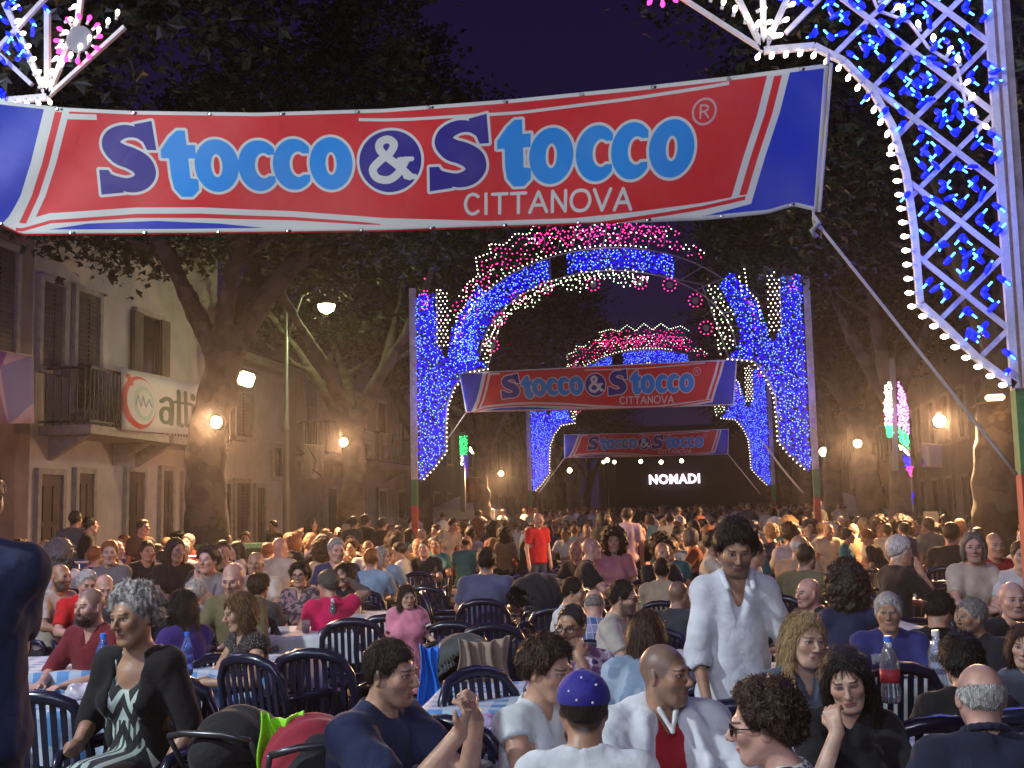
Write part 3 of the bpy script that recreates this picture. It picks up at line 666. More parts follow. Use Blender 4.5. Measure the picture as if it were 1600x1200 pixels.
    # lower line of lettering
    gl = {'C': [[(.9,.12),(.6,.0),(.25,.08),(.05,.35),(.05,.65),(.25,.92),(.6,1),(.9,.88)]], 'I': [[(.5,0),(.5,1)]], 'T': [[(.0,.03),(1,.03)],[(.5,.03),(.5,1)]],
          'A': [[(0,1),(.5,0),(1,1)],[(.2,.66),(.8,.66)]], 'N': [[(.08,1),(.08,0),(.92,1),(.92,0)]], 'O': [[(.5,0),(.8,.08),(.98,.35),(.98,.65),(.8,.92),(.5,1),(.2,.92),(.02,.65),(.02,.35),(.2,.08),(.5,0)]],
          'V': [[(0,0),(.5,1),(1,0)]]}
    x = 726
    for ch, w in zip('CITTANOVA', (23,7,23,23,27,25,30,26,26)):
        for st in gl[ch]:
            pts = [(x+a*w, 146+b*31+(x-726)*.012) for a, b in st]; p.put(p.stroke(spline(pts) if ch in 'CO' else pts, 5.4), WH)
        x += w+7
    p.put(np.abs(p.ellipse(1103, 46, 18, 18))-1.8, (.75,.6,.62))
    for st in ([(1097,55),(1097,37),(1104,37),(1109,40),(1108,44),(1103,46),(1097,46)], [(1103,46),(1110,55)]): p.put(p.stroke(st, 3), (.75,.6,.62))
    for i in range(12):
        for yy in (3.5, 196.5): p.put(p.ellipse(-20+i*116, yy, 2, 2), (.1,.1,.1))
    return p
# ------------------------------------------------------------------ festoon light arches
M_white_wood = mat('white_painted_wood', (.62,.6,.66), .55, var=.12, bump=.3)
M_frame_far = mat('weathered_lath', (.2,.19,.24), .7)  # white lath darkened in its colour so bulb light bleaches it less
M_pole = mat('pole_white', (.55,.5,.46), .6, var=.3, bump=.4, bscale=20); M_green = mat('pole_green', (.05,.22,.08), .6, var=.3); M_red = mat('pole_red', (.45,.05,.04), .6, var=.3)
M_rope = mat('rope', (.5,.47,.44), .8, bump=.5, bscale=200)
BW, BB, BP, BG, BC = glow('bulb_white', (1,.86,.66), 7), glow('bulb_blue', (.004,.001,1.0), 1.15), glow('bulb_pink', (1,.03,.28), 5), glow('bulb_green', (.55,1,.5), 5), glow('bulb_core', (.16,.36,1), 4)
def arch_outline(n=24):
    """half of the arch, x>0: regions in metres (x across, z up)"""
    brace = [(2.62,4.88),(3.1,4.82),(3.36,4.5),(3.52,4.1),(3.56,3.6),(3.57,3.1),(3.85,2.75),(4.13,2.48)]
    column = [(4.2,2.42),(4.2,6.65),(3.74,6.65),(3.66,5.3),(3.42,5.15)]
    return brace, column
def inpoly(pt, poly):
    x, y = pt; r = False
    for (x0, y0), (x1, y1) in zip(poly, poly[1:]+poly[:1]):
        if (y0 > y) != (y1 > y) and x < (x1-x0)*(y-y0)/(y1-y0)+x0: r = not r
    return r
BLUE_LOW = [(2.62,4.9),(3.1,4.84),(3.36,4.52),(3.52,4.12),(3.56,3.6),(3.57,3.1),(3.85,2.76),(4.17,2.46),(4.18,6.6),(3.76,6.6),(3.72,5.5),(3.5,5.15),(3.42,5.4),(3.36,5.8),(3.1,6.3),(2.72,6.75),(2.45,6.45),(2.75,5.9),(2.86,5.3),(2.7,5.05)]
def jit(poly, step, jitter=.35, seed=0):
    r = random.Random(seed); xs = [p[0] for p in poly]; zs = [p[1] for p in poly]; out = []; z = min(zs); row = 0
    while z < max(zs):
        x = min(xs)+(step/2 if row % 2 else 0)
        while x < max(xs):
            p = (x+r.uniform(-1,1)*step*jitter, z+r.uniform(-1,1)*step*jitter)
            if inpoly(p, poly): out.append(p)
            x += step
        z += step*.87; row += 1
    return out
def along(pts, step):
    out = []; acc = 0
    for (x0, z0), (x1, z1) in zip(pts, pts[1:]):
        L = math.hypot(x1-x0, z1-z0); t = acc
        while t < L: out.append((x0+(x1-x0)*t/L, z0+(z1-z0)*t/L)); t += step
        acc = t-L
    return out
def arc(rx, rz, z0, a0, a1, n=40, dx=0): return [(dx+rx*math.sin(math.radians(a0+(a1-a0)*i/n)), z0+rz*math.cos(math.radians(a0+(a1-a0)*i/n))) for i in range(n+1)]
def octa(mb, x, y, z, r, h=None, ax=None):
    h = h or r; n = len(mb.v)
    if ax is None: mb.v += [(x-r,y,z),(x+r,y,z),(x,y-r,z),(x,y+r,z),(x,y,z-h),(x,y,z+h)]
    else:
        c = Vector((x,y,z)); a = Vector(ax).normalized(); u = a.orthogonal().normalized(); v = a.cross(u); mb.v += [tuple(q) for q in (c-u*r, c+u*r, c-v*r, c+v*r, c-a*h, c+a*h)]
    mb.f += [tuple(i+n for i in t) for t in ((0,2,5),(2,1,5),(1,3,5),(3,0,5),(2,0,4),(1,2,4),(3,1,4),(0,3,4))]
def far_bulbs(side_missing=True, b=.02):
    """positions of the small bulbs of a distant arch, per colour"""
    blue, white, pink, green = [], [], [], []
    for sg in (-1, 1):
        for x, z in jit(BLUE_LOW, .056, .42, 3+sg): blue.append((sg*x, z))
        br, _ = arch_outline(); 
        for x, z in along(br, .1): white.append((sg*(x-.045), z-.02))
        for x, z in jit([(3.46,5.35),(3.72,5.45),(3.74,6.75),(3.42,6.6)], .095, .08, 9): white.append((sg*x, z))
        for x, z in jit([(3.9,6.2),(4.08,6.2),(4.08,6.68),(3.9,6.68)], .09, .1, 4): pink.append((sg*x, z))
        pink.append((sg*3.97, 6.95))
    # blue band over the top, a dark gap, and its right shoulder out
    for x, z in jit([(-3.4,4.9),(-3.4,8.3),(2,8.3),(2,4.9)], .056, .42, 11):
        k_o = math.hypot(x/3.32, (z-5.1)/2.28); k_i = math.hypot(x/2.78, (z-5.1)/1.85)
        if k_o < 1 and k_i > 1 and not (-1.18 < x < -.78) and x < 1.52 and z > 5.0: blue.append((x, z))
    for x, z in along(arc(3.36, 2.36, 5.1, -80, 18), .11): white.append((x, z))
    for x, z in along(arc(2.6, 1.7, 5.1, -84, 22), .105): (green if random.random() < .4 else white).append((x, z))
    for x, z in jit([(-2.9,4.9),(-2.9,7.2),(1,7.2),(1,4.9)], .105, .3, 5):
        k_i = math.hypot(x/2.74, (z-5.1)/1.84); k_o = math.hypot(x/2.5, (z-5.1)/(1.5+.12*math.cos(x*6)))
        if k_i < 1 and k_o > 1 and z > 4.95: (green if random.random() < .35 else white).append((x, z))
    for x, z in jit([(2.35,4.9),(2.7,5.1),(2.75,5.9),(2.5,6.4),(2.2,6.5),(2.3,5.6)], .105, .3, 8): (green if random.random() < .35 else white).append((x, z))
    ros = [(-2.47,5.38),(-2.3,5.95),(-1.88,6.42),(-1.25,6.6),(-.22,6.62),(.8,6.6),(1.42,6.52),(1.95,6.15),(2.15,5.55)]
    for cx, cz in ros:
        for i in range(10): pink.append((cx+.14*math.cos(i*.628), cz+.14*math.sin(i*.628)))
    # scalloped crest
    for sg in (-1, 1):
        P = [(3.3,5.6),(3.25,6.1),(3.05,6.3),(3.0,6.8),(2.75,6.95),(2.8,7.35),(2.45,7.45),(2.5,7.65),(2.15,7.6),(1.9,7.85),(1.6,7.8),(1.5,8.0)]
        if sg == 1: P = P[:4]
        for x, z in along(P, .09): white.append((sg*x, z))
        for x, z in along([(a-.12, c-.1) for a, c in P], .1): (white if random.random() < .5 else pink).append((sg*x, z))
        if sg == -1:
            for x, z in along([(a-.25, c-.22) for a, c in P[2:]], .12): pink.append((sg*x, z))
    for x, z in jit([(-3.7,5.2),(-3.4,8.4),(2.2,8.4),(2.2,6)], .125, .3, 31):
        k_o = math.hypot(x/3.34, (z-5.1)/2.3)
        if 1.035 < k_o < (1.24 if abs(x) < 1.7 else 1.15) and z > 5.9: (pink if random.random() < .55 else white if random.random() < .6 else green).append((x, z))
    for i in range(9):
        cx = -1.4+i*.33; cz = 7.72+.1*math.sin(i*2.2)
        for j in range(8): pink.append((cx+.1*math.cos(j*.785), cz+.1*math.sin(j*.785)))
    for x, z in jit([(-1.7,7.55),(-1.4,8.15),(1.4,8.2),(1.5,7.55)], .15, .35, 21): pink.append((x, z))
    for x, z in along([(-1.6,8.1),(-1.2,8.2),(-.9,8.1),(-.6,8.32),(-.3,8.1),(0,8.35),(.3,8.1),(.6,8.32),(.9,8.1),(1.3,8.2),(1.6,8.0)], .085): (white if random.random() < .5 else green).append((x, z))
    return blue, white, pink, green
FB = far_bulbs()
def pole(x, parent, top=6.7, w=.13, y=0):
    for m, z0, z1 in ((M_red, 0, 1.93), (M_green, 1.93, 2.5), (M_pole, 2.5, top)):
        MB().box(x-w/2, x+w/2, y-w/2, y+w/2, z0, z1).build('pole', m, parent)
far_meshes = None
def far_arch(y, dx, label, bulb=.021, seed=0):
    global far_meshes
    root = empty('festoon_arch', (dx, y, -.09), 0, label, 'light arch', 'light arches spanning the street')
    if far_meshes is None:
        far_meshes = []
        for nm, pts, m, r in (('blue_bulb_string', FB[0], BB, .026), ('white_bulb_string', FB[1], BW, .0165), ('pink_bulb_string', FB[2], BP, .017), ('green_bulb_string', FB[3], BG, .0165)):  # blue bulbs enlarged, their glow standing in for bloom
            mb = MB()
            for x, z in pts: octa(mb, x, -.05-random.random()*.03, z, r*random.uniform(.85,1.15), ax=(random.uniform(-1,1), -.3, random.uniform(-1,1)), h=r*1.15)
            far_meshes.append((nm, mb.mesh(nm), m))
        mb = MB()
        for x, z in FB[0]:
            if random.random() < .5: octa(mb, x+random.uniform(-.01,.01), -.11, z+random.uniform(-.01,.01), .011, .019, ax=(random.uniform(-1,1), 0, random.uniform(-1,1)))
        far_meshes.append(('blue_bulb_filament', mb.mesh('blue_bulb_filament'), BC))
        # timber frame: outlines and cross laths
        mb = MB()
        for sg in (-1, 1):
            br, _ = arch_outline(); q = [(sg*a, 0, c) for a, c in br]
            for a, b_ in zip(q, q[1:]): mb.bar(a, b_, .03, .04)
            mb.bar((sg*3.72, 0, 2.9), (sg*3.72, 0, 6.65), .025); mb.bar((sg*4.12, 0, 2.45), (sg*4.12, 0, 6.65), .03)
            for i in range(10): z = 2.7+i*.4; mb.bar((sg*4.12, .02, z), (sg*(3.62 if z > 3 else 3.9), .02, z+.35), .02)
            mb.bar((sg*2.6, 0, 4.9), (sg*2.1, 0, 6.5), .02); mb.bar((sg*2.1, 0, 6.5), (sg*1.2, 0, 6.75), .018)
        for rx, rz in ((3.34, 2.32), (2.76, 1.82)):
            q = [(a, 0, c) for a, c in arc(rx, rz, 5.1, -88, 88, 30)]
            for a, b_ in zip(q, q[1:]): mb.bar(a, b_, .025)
        for i in range(16):
            a = math.radians(-75+i*10); mb.bar((2.76*math.sin(a), .02, 5.1+1.82*math.cos(a)), (3.34*math.sin(a+.08), .02, 5.1+2.32*math.cos(a+.08)), .018)
        for i in range(-4, 5): mb.bar((i*.33, .02, 7.4), (i*.33+.15, .02, 8.15), .014)
        far_meshes.append(('timber_frame', mb.mesh('timber_frame'), M_frame_far))
        for cx, cz in ((-2.47,5.38),(-2.3,5.95),(-1.88,6.42),(-1.25,6.6),(-.22,6.62),(.8,6.6),(1.42,6.52),(1.95,6.15),(2.15,5.55)):
            d = MB(); d.lathe([(.07,0),(.07,.02)], 10, Matrix.Translation((cx, -.03, cz)) @ Matrix.Rotation(math.pi/2, 4, 'X')); far_meshes.append(('rosette', d.mesh('rosette'), M_frame_far))
    for nm, me, m in far_meshes:
        o = link(nm, me, root, m)
        if nm not in ('rosette', 'timber_frame'): tag(o, kind='stuff')
    for sg in (-1, 1): pole(sg*4.27, root, 6.75)
    return root
A1Y, A2Y, A3Y, A4Y = 8.1, 24.6, 41.0, 58.0
arch2 = far_arch(A2Y, 0, 'blue and white light arch behind the second red banner, its right shoulder unlit')
arch3 = far_arch(A3Y, 0, 'smaller distant light arch with pink crest, seen through the larger arch')
# coloured light that the strings throw on the place: lamps sitting in the arches
def arch_lamps(root, e=1.0):
    for sg in (-1, 1):
        lamp('POINT', (sg*3.8, -.25, 4.2), 22*e, (.05,.08,1), .4, parent=root); lamp('POINT', (sg*3.7, -.25, 6.0), 16*e, (.12,.14,1), .4, parent=root)
        lamp('POINT', (sg*3.3, -.2, 3.9), 16*e, (1,.9,.8), .3, parent=root)
    lamp('POINT', (0, -.25, 7.3), 16*e, (.9,.45,.8), .5, parent=root)
arch_lamps(arch2); arch_lamps(arch3, .8)

# the near arch: lattice of white laths with single bulbs
def bulb_mesh():
    sock = MB().lathe([(.012,0),(.012,.03)], 6).mesh('socket'); gl = MB().lathe([(.009,.03),(.017,.05),(.0175,.064),(.008,.08)], 8).mesh('bulb', True)
    core = MB().lathe([(.004,.04),(.0075,.048),(.0075,.098),(.003,.103)], 6).mesh('bulb', True); capm = MB().lathe([(.01,0),(.018,.015),(.02,.045),(.014,.062)], 8).mesh('bulb_cap', True)
    return sock, gl, core, capm
BS, BGl, BCo, BCap = bulb_mesh()
M_cap = mat('blue_cap', (.01,.03,.8), .4, emit=(.0,.004,1.0), estr=2.2)  # blue plastic cap, its glow also stands in for the bulb's halo
M_core = glow('blue_core', (.06,.32,1), 7); M_wcore = glow('white_core', (1,.9,.74), 9); M_sock = mat('socket', (.7,.7,.7), .5)
def near_arch(y):
    root = empty('festoon_arch', (0, y, -.09), 0, 'large near light arch with blue lattice at the right edge above the first banner', 'light arch', 'light arches spanning the street')
    frs = {-1: MB(), 1: MB()}; rnd = random.Random(4); bulbs = []
    def lath(a, b, w=.042, d=.035, yo=0):
        a, b = [((p[0]-.36, p[1]+.12) if p[0] < 0 else p) for p in (a, b)]; frs[-1 if a[0] < 0 else 1].bar((a[0], yo, a[1]), (b[0], yo, b[1]), w, d, up=(0,1,0))
    for sg in (-1, 1):
        inner = [(2.6,4.98),(2.95,4.98),(3.15,4.85),(3.33,4.62),(3.45,4.35),(3.52,4.02),(3.55,3.6),(3.56,3.1),(3.72,2.93),(3.9,2.72),(4.13,2.52)]
        q = [(sg*a, c) for a, c in inner]
        for a, b in zip(q, q[1:]): lath(a, b, .045, .05)
        lath((sg*4.13,2.5), (sg*4.13,6.9), .05, .05); lath((sg*4.2,2.5), (sg*4.2,6.9), .03, .04)
        lath((sg*2.6,4.98), (sg*1.95,5.5), .03, .035); lath((sg*2.6,4.98), (sg*2.35,5.6)); lath((sg*2.6,4.98), (sg*2.62,5.7)); lath((sg*2.6,4.98), (sg*3.0,5.8))
        lath((sg*2.35,5.6), (sg*2.2,6.9)); 
        # diamond lattice
        for i in range(9):
            z = 2.9+i*.5
            a, b = (4.12, z), (4.12-.62, z+.62)
            def xin(zz): return np.interp(zz, [2.5,2.93,3.1,3.6,4.02,4.35,4.62,4.85,5.2,7], [4.1,3.72,3.56,3.55,3.52,3.45,3.33,3.15,2.65,2.2])
            for si, (x0, z0, dx, dz) in enumerate(((4.12, z, -1, .95), (4.12, z, -1, -.95))):
                t = 0
                while t < 2 and x0+dx*t > xin(z0+dz*t) and 2.45 < z0+dz*t < 6.9: t += .02
                if t > .1: lath((sg*x0, z0), (sg*(x0+dx*t), z0+dz*t), .033, .03, .034*si)
                k = .1
                while k < t-.04:
                    for s2 in (-1, 1):
                        if rnd.random() < .6: bulbs.append((sg, 'c', x0+dx*(k+.05)+.13*s2*dz, z0+dz*(k+.05)-.13*s2*dx, (rnd.uniform(-1,1), -.3, rnd.uniform(-1,1))))  # extra bulbs put in to fill the gaps with blue glow
                        if rnd.random() < .93: bulbs.append((sg, 'b', x0+dx*k+.045*s2*dz, z0+dz*k-.045*s2*dx, (sg*dz*s2, -.35, -dx*s2)))
                    k += .112
        for x, z in along(inner, .098): bulbs.append((sg, 'w', x-.02, z-.01, None))
        for x, z in along([(2.6,5.0),(1.95,5.52)], .1): bulbs.append((sg, 'w', x+.03, z+.05, (.3,-.2,1)))
        for x, z in along([(2.63,5.05),(2.4,5.7),(2.3,6.6)], .11): bulbs.append((sg, 'w', x, z, (1,-.2,.3)))
        for x, z in along([(2.66,5.05),(2.9,5.6),(3.0,6.6)], .12): bulbs.append((sg, 'w', x, z, (1,-.2,.3)))
        wav = [(4.1,4.28),(3.95,4.4),(3.9,4.75),(3.72,4.9),(3.6,5.1),(3.4,5.2),(3.3,5.5)]
        for a, b in zip(wav, wav[1:]): lath((sg*a[0], a[1]), (sg*b[0], b[1]), .016, .02)
        for x, z in along(wav, .13): bulbs.append((sg, 'w', x+rnd.uniform(-.03,.03), z+rnd.uniform(-.03,.03), (rnd.uniform(-1,1),-.5,.6)))
        # pink rosette and its disc
        cx = 1.9 if sg > 0 else 2.32; cz = 5.56 if sg > 0 else 5.42
        for i in range(12):
            a = i*math.pi/6; bulbs.append((sg, 'p', cx+.13*math.cos(a), cz+.13*math.sin(a), (sg*math.cos(a), -.2, math.sin(a))))
        MB().lathe([(.11,0),(.11,.02)], 16, Matrix.Translation((sg*cx-(.36 if sg < 0 else 0), -.02, cz+(.12 if sg < 0 else 0))) @ Matrix.Rotation(math.pi/2, 4, 'X')).build('rosette', M_frame_far, root)
        for i in range(8):
            cxx = 4.12-.62*(i % 2)
    for fr in frs.values(): fr.build('timber_lattice', M_white_wood, root)
    # bulbs seen in the frame are single parts, the rest and the added fill are strings
    def basis(ax, p):
        zz = Vector(ax).normalized(); q = zz.to_track_quat('Z', 'Y'); return Matrix.Translation(p) @ q.to_matrix().to_4x4()
    n = 0; rest = {k: MB() for k in 'bwpc'}; core_mb = MB(); inner_x = lambda zz: np.interp(zz, [2.5,2.93,3.1,3.6,4.02,4.35,4.62,4.85,5.2,7], [4.1,3.72,3.56,3.55,3.52,3.45,3.33,3.15,2.65,2.2]); P = 0
    for sg, kind, x, z, ax in bulbs:
        if kind == 'c' and not (inner_x(z)+.05 < x < 4.1 and z > 2.6): continue
        if ax is None: ax = (-sg*1, -.15, 0) if z < 4.2 else (-sg*.55, -.15, -1)
        X = sg*x; X, z = (X-.36, z+.12) if sg < 0 else (X, z); wpos = Vector((X, y-.035, z-.09)); v = wpos-CAM; dd = v.dot(_f); px = 800+F*v.dot(_r)/dd; py = 600-F*v.dot(_u)/dd
        vis = -20 < px < 1620 and -20 < py < 1220; M = basis(ax, (X, -.035, z))
        if vis and kind != 'c' and n < 298:
            n += 1; glass = {'b': BCo, 'w': BGl, 'p': BGl}[kind]; mm = {'b': M_core, 'w': M_wcore, 'p': BP}[kind]
            b = link('bulb', glass, root, mm); b.matrix_local = M
            c = link('socket', BCap if kind == 'b' else BS, b, M_cap if kind == 'b' else M_sock)
        else:
            mb = rest[kind]; prof = [(.012,0),(.02,.045),(.01,.085)]; mb.lathe(prof, 5, M)
            if kind in 'bc': core_mb.lathe([(.006,.05),(.0075,.1)], 5, M)
    for k, mb in rest.items():
        if mb.v: tag(mb.build('bulb_string', {'b': M_cap, 'c': M_cap, 'w': BW, 'p': BP}[k], root), kind='stuff')
    tag(core_mb.build('bulb_filament', M_core, root), kind='stuff')
    for sg in (-1, 1): pole(sg*4.215, root, 7.2, .14, .12)
    return root
arch1 = near_arch(A1Y)
lamp('POINT', (3.75, -.3, 5.3), 26, (.1,.14,1), .5, parent=arch1); lamp('POINT', (3.75, -.3, 3.6), 24, (.06,.1,1), .4, parent=arch1)
lamp('POINT', (2.9, -1.2, 5.0), 8, (1,.92,.82), .4, parent=arch1)
lamp('POINT', (-2.9, -1.2, 5.0), 10, (.85,.9,1), .4, parent=arch1); lamp('POINT', (-4.5, .1, 4.4), 300, (.62,.5,1), .5, parent=arch1); lamp('POINT', (4.5, .3, 5.0), 60, (.5,.42,1), .5, parent=arch1)  # lilac lamps added beside the arch to cool the left facade and right side

# ------------------------------------------------------------------ banners
PR = make_banner_print(); M_banner = printed('banner_print', PR, .6)
M_hem = mat('banner_hem', (.7,.7,.7), .5); M_eye = mat('eyelet', (.4,.4,.4), .3, metal=1)
def banner(top, bot, d, label, nx=180, ny=30, amp=1.0, name='street_banner'):
    root = None; cols = []
    for i in range(nx+1):
        u = i/nx; px = top[0][0]+(top[-1][0]-top[0][0])*u; pb = bot[0][0]+(bot[-1][0]-bot[0][0])*u
        yt = float(lerpx(px, top)); yb = float(lerpx(pb, bot)); 
        row = []
        for j in range(ny+1):
            v = j/ny; X = px+(pb-px)*(1-v); Y = yb+(yt-yb)*v; e = abs(u-.5)*2
            w = (.018*math.sin(u*9+v*2.2)+.012*math.sin(u*23-v*3)+.02*e**4*math.sin(u*55+v*9*(1 if u > .5 else -1))+.004*math.sin(u*70+v*14))*amp*d/8
            row.append(at(X, Y, d+w+.15*(1-(2*u-1)**2)*amp*.3))
        cols.append(row)
    c = sum((r[0] for r in cols), Vector())/len(cols); c = Vector((c.x, c.y, 0))
    root = empty(name, c, 0, label, 'banner', 'red sponsor banners hung across the street')
    me = grid_mesh('sheet', [[tuple(p-c) for p in r] for r in cols]); o = link('sheet', me, root, M_banner)
    md = o.modifiers.new('thick', 'SOLIDIFY'); md.thickness = .002
    for k in range(12):
        i = min(nx, int((25+k*116)/1340*nx)); 
        for j in (0, ny):
            p = cols[i][j]-c+Vector((0,-.004,.015 if j == 0 else -.015))
            MB().lathe([(.008*d/8,0),(.012*d/8,.003),(.012*d/8,-.003)], 8, Matrix.Translation(p) @ Matrix.Rotation(math.pi/2, 4, 'X')).build('eyelet', M_eye, root) if d < 10 else None
    return root, [cols[0][ny], cols[0][0], cols[-1][ny], cols[-1][0]], c
T1 = [(-45,148),(0,157),(100,168),(200,173),(400,176),(600,170),(800,155),(1000,135),(1150,118),(1295,99)]
B1 = [(-20,330),(0,352),(35,368),(300,366),(600,362),(900,351),(1100,344),(1200,334),(1240,322),(1278,331)]
D1 = at(0,0,1).y*0+7.75
b1, c1, cc1 = banner(T1, B1, 7.9, 'largest nearest red Stocco & Stocco Cittanova banner strung across the top of the view')
b2, c2, cc2 = banner([(717,583),(940,571),(1152,561)], [(728,645),(940,640),(1147,633)], 25.2, 'second red Stocco & Stocco banner hanging inside the blue light arch', 60, 12, .5)
b3, c3, cc3 = banner([(881,679),(1010,676),(1139,670)], [(882,716),(1010,714),(1138,710)], 41.6, 'third and smallest red Stocco & Stocco banner, above the Nomadi stage sign', 40, 8, .3)
def cord(a, b, r=.008, sag=.0, parent=None, label=None, name='rope', n=10):
    pts = [Vector(a).lerp(Vector(b), i/n)-Vector((0,0,sag*math.sin(math.pi*i/n))) for i in range(n+1)]
    o = MB().tube(pts, r, 6).build(name, M_rope, parent, True)
    if label: tag(o, label, 'rope')
    return o
c0 = cc1
end = on_plane(1589, 742, 1, A1Y+.04)
cord(at(1274,345,7.85), end, .011, label='pale rope running from the large banner down to the striped pole at right')
k = MB(); kp = at(1272,350,7.85); k.tube([kp+Vector((0,0,.05)), kp+Vector((.03,-.02,0)), kp+Vector((-.02,-.03,-.05)), kp+Vector((.01,0,-.09))], .018, 7); k.tube([kp, kp+Vector((.05,0,-.04)), kp+Vector((.04,0,-.1))], .01, 6)
k.tube([kp+Vector((0,0,.09)), kp+Vector((0,0,.0))], .01, 6); tag(k.build('rope_knot', M_rope, None, True), 'loose knotted rope end under the large banner corner', 'knot')
cord(at(1293,100,7.9), at(1295,85,8.05), .012, name='rope', label='short orange brown tie holding the large banner to the near arch')
cord(at(1278,331,7.88)+Vector((.01,0,0)), at(1296,99,7.9)+Vector((.012,0,0)), .012, name='rope', label='white edge cord down the right hem of the large banner')
cord(c2[1], on_plane(655,740,1,A2Y), .012, .05, label='thin rope from the second banner to the left pole of the blue arch')
cord(at(1192,690,25), on_plane(1255,770,1,A2Y), .02, .05, label='white rope tied low on the right pole of the blue arch')
cord(c3[1], on_plane(842,770,1,A3Y), .015, label='thin guy rope left of the smallest banner')
cord(c3[3], on_plane(1188,772,1,A3Y), .015, label='thin guy rope right of the smallest banner')

# ------------------------------------------------------------------ stage far down the street
M_dark = mat('black_drape', (.012,.012,.016), .9); M_stage = mat('stage_metal', (.06,.06,.07), .5)
st = empty('concert_stage', (1.0, 112, 0), 0, 'dark far concert stage with glowing NOMADI lettering', 'stage')
MB().box(-9,9,2,2.4,0,9).build('backdrop', M_dark, st); MB().box(-9,9,-2,2,0,1.5).build('platform', M_stage, st); MB().box(-9.4,9.4,-2,3,9,9.5).build('roof', M_dark, st)
for x in (-9,9): MB().box(x-.3,x+.3,-2,-1.4,0,9).build('tower', M_stage, st)
M_nom = glow('lettering_light', (1,.72,.82), 3.2)
fc = bpy.data.curves.new('lettering', 'FONT'); fc.body = 'NOMADI'; fc.size = 1.35; fc.extrude = .05; fc.offset = .055; fc.align_x = 'CENTER'; fc.space_character = 1.12
tmp = bpy.data.objects.new('tmp', fc); dg = bpy.context.evaluated_depsgraph_get(); COL.objects.link(tmp); dg.update(); lm = bpy.data.meshes.new_from_object(tmp.evaluated_get(dg)); bpy.data.objects.remove(tmp)
lp = on_plane(1054, 755, 1, 113.6); lo = link('lettering', lm, st, M_nom, loc=(lp.x-1.0, 1.6, lp.z), rot=(math.pi/2,0,0)); lo.scale = (.85,.9,1)
M_spot = glow('stage_spot_glass', (1,.86,.5), 16); M_spotc = mat('lamp_housing', (.05,.05,.05), .5, metal=.6)
def spot_lamp(p, r, label, m=M_spot, e=None, cat='spotlight', name='stage_spotlight', group=None):
    root = empty(name, p, 0, label, cat, group)
    MB().lathe([(r*.7,.0),(r*1.15,-.02*r),(r*1.2,-r*1.1),(r*.5,-r*1.8)], 12, Matrix.Rotation(math.pi/2, 4, 'X')).build('housing', M_spotc, root, True)
    MB().lathe([(r*.95,.0),(r*.8,r*.3),(r*.3,r*.5)], 12, Matrix.Rotation(math.pi/2, 4, 'X')).build('lens', m, root, True)
    return root
for i, (px, py) in enumerate(((1001,721),(1033,722),(1065,720))):
    spot_lamp(on_plane(px, py, 1, 108), .2, ('left', 'middle', 'right')[i]+'most of three stage spotlights above the Nomadi sign', group='stage spotlights')

# ------------------------------------------------------------------ street lights
M_flood = glow('sodium_lamp', (1,.52,.16), 60); M_globe = glow('globe_lamp', (.98,1,.5), 9); M_iron = mat('lamp_post_iron', (.2,.22,.21), .45, metal=.5)
def flood(px, py, y, label, e=2500, r=.1, col=(1,.54,.25)):
    p = on_plane(px, py, 1, y); root = spot_lamp(p, r, label, M_flood, cat='floodlight', name='floodlight', group='orange floodlights fixed to the trees')
    MB().bar((0,.05,0), (0,.4,.05), .04).build('bracket', M_spotc, root)
    sx = 1 if p.x < 0 else -1
    lamp('SPOT', (0,-.3,0), e, col, .12, aim=(sx*.9,-1.3,-1.25), spot=math.radians(132), parent=root, blend=.45); return root
FLOODS = [(338,660,17.0,'orange floodlight on the thick tree trunk left of the lamppost'),(537,691,25.2,'orange floodlight on the second tree from the left'),(783,740,43.0,'orange floodlight left of the smallest banner, above the crowd'),
          (1340,693,30.0,'orange floodlight on the tree beside the right pole of the blue arch'),(1468,658,19.0,'orange floodlight right of the glowing pink and green ornament')]
for px, py, y, lb in FLOODS: flood(px, py, y, lb)
def lamppost(px, y, label, gz=6.2):
    b = on_plane(px, 850, 1, y); root = empty('lamp_post', (b.x, y, 0), 0, label, 'lamp post')
    MB().lathe([(.12,0),(.12,.5),(.085,.7),(.075,3.6),(.1,3.62),(.1,3.72),(.06,3.75),(.05,6.5),(.01,6.7)], 12).build('post', M_iron, root, True)
    return root, b
lpR, lb = lamppost(447, 25.2, 'tall iron lamppost with a round lamp and a notice tied to it')
def globe(px, py, parent, base, y, r=.2, e=95):
    p = on_plane(px, py, 1, y)-base; p.z = on_plane(px, py, 1, y).z
    g_ = MB().lathe([(r,.0),(r*.98,-.07*r/.2),(r*.8,-r*.7),(r*.3,-r)], 16).build('lamp_shade', M_globe, parent, True, loc=p)
    MB().lathe([(r*1.15,0),(r*1.05,.06),(r*.3,.14)], 16).build('lamp_cap', M_iron, parent, True, loc=p)
    lamp('POINT', p-Vector((0,0,r*1.4)), e, (.9,1,.45), .12, parent=parent); return p
p = globe(510, 476, lpR, lb, 25.2); MB().tube([(0,0,5.7),(p.x*.4,p.y*.4,p.z+.25),(p.x*.8,p.y*.8,p.z+.35),(p.x,p.y,p.z+.12)], .03, 8).build('arm', M_iron, lpR, True)
n = on_plane(455, 809, 1, 25.0)-lb; MB().box(n.x-.14,n.x+.14,-.18,-.17, n.z-.2, n.z+.2).build('notice', mat('paper', (.75,.74,.72), .8, var=.1), lpR)
r_ = empty('wall_lamp', on_plane(385,592,1,21.0), 0, 'tilted pale yellow lamp glowing above the orange floodlight by the thick tree', 'street lamp')
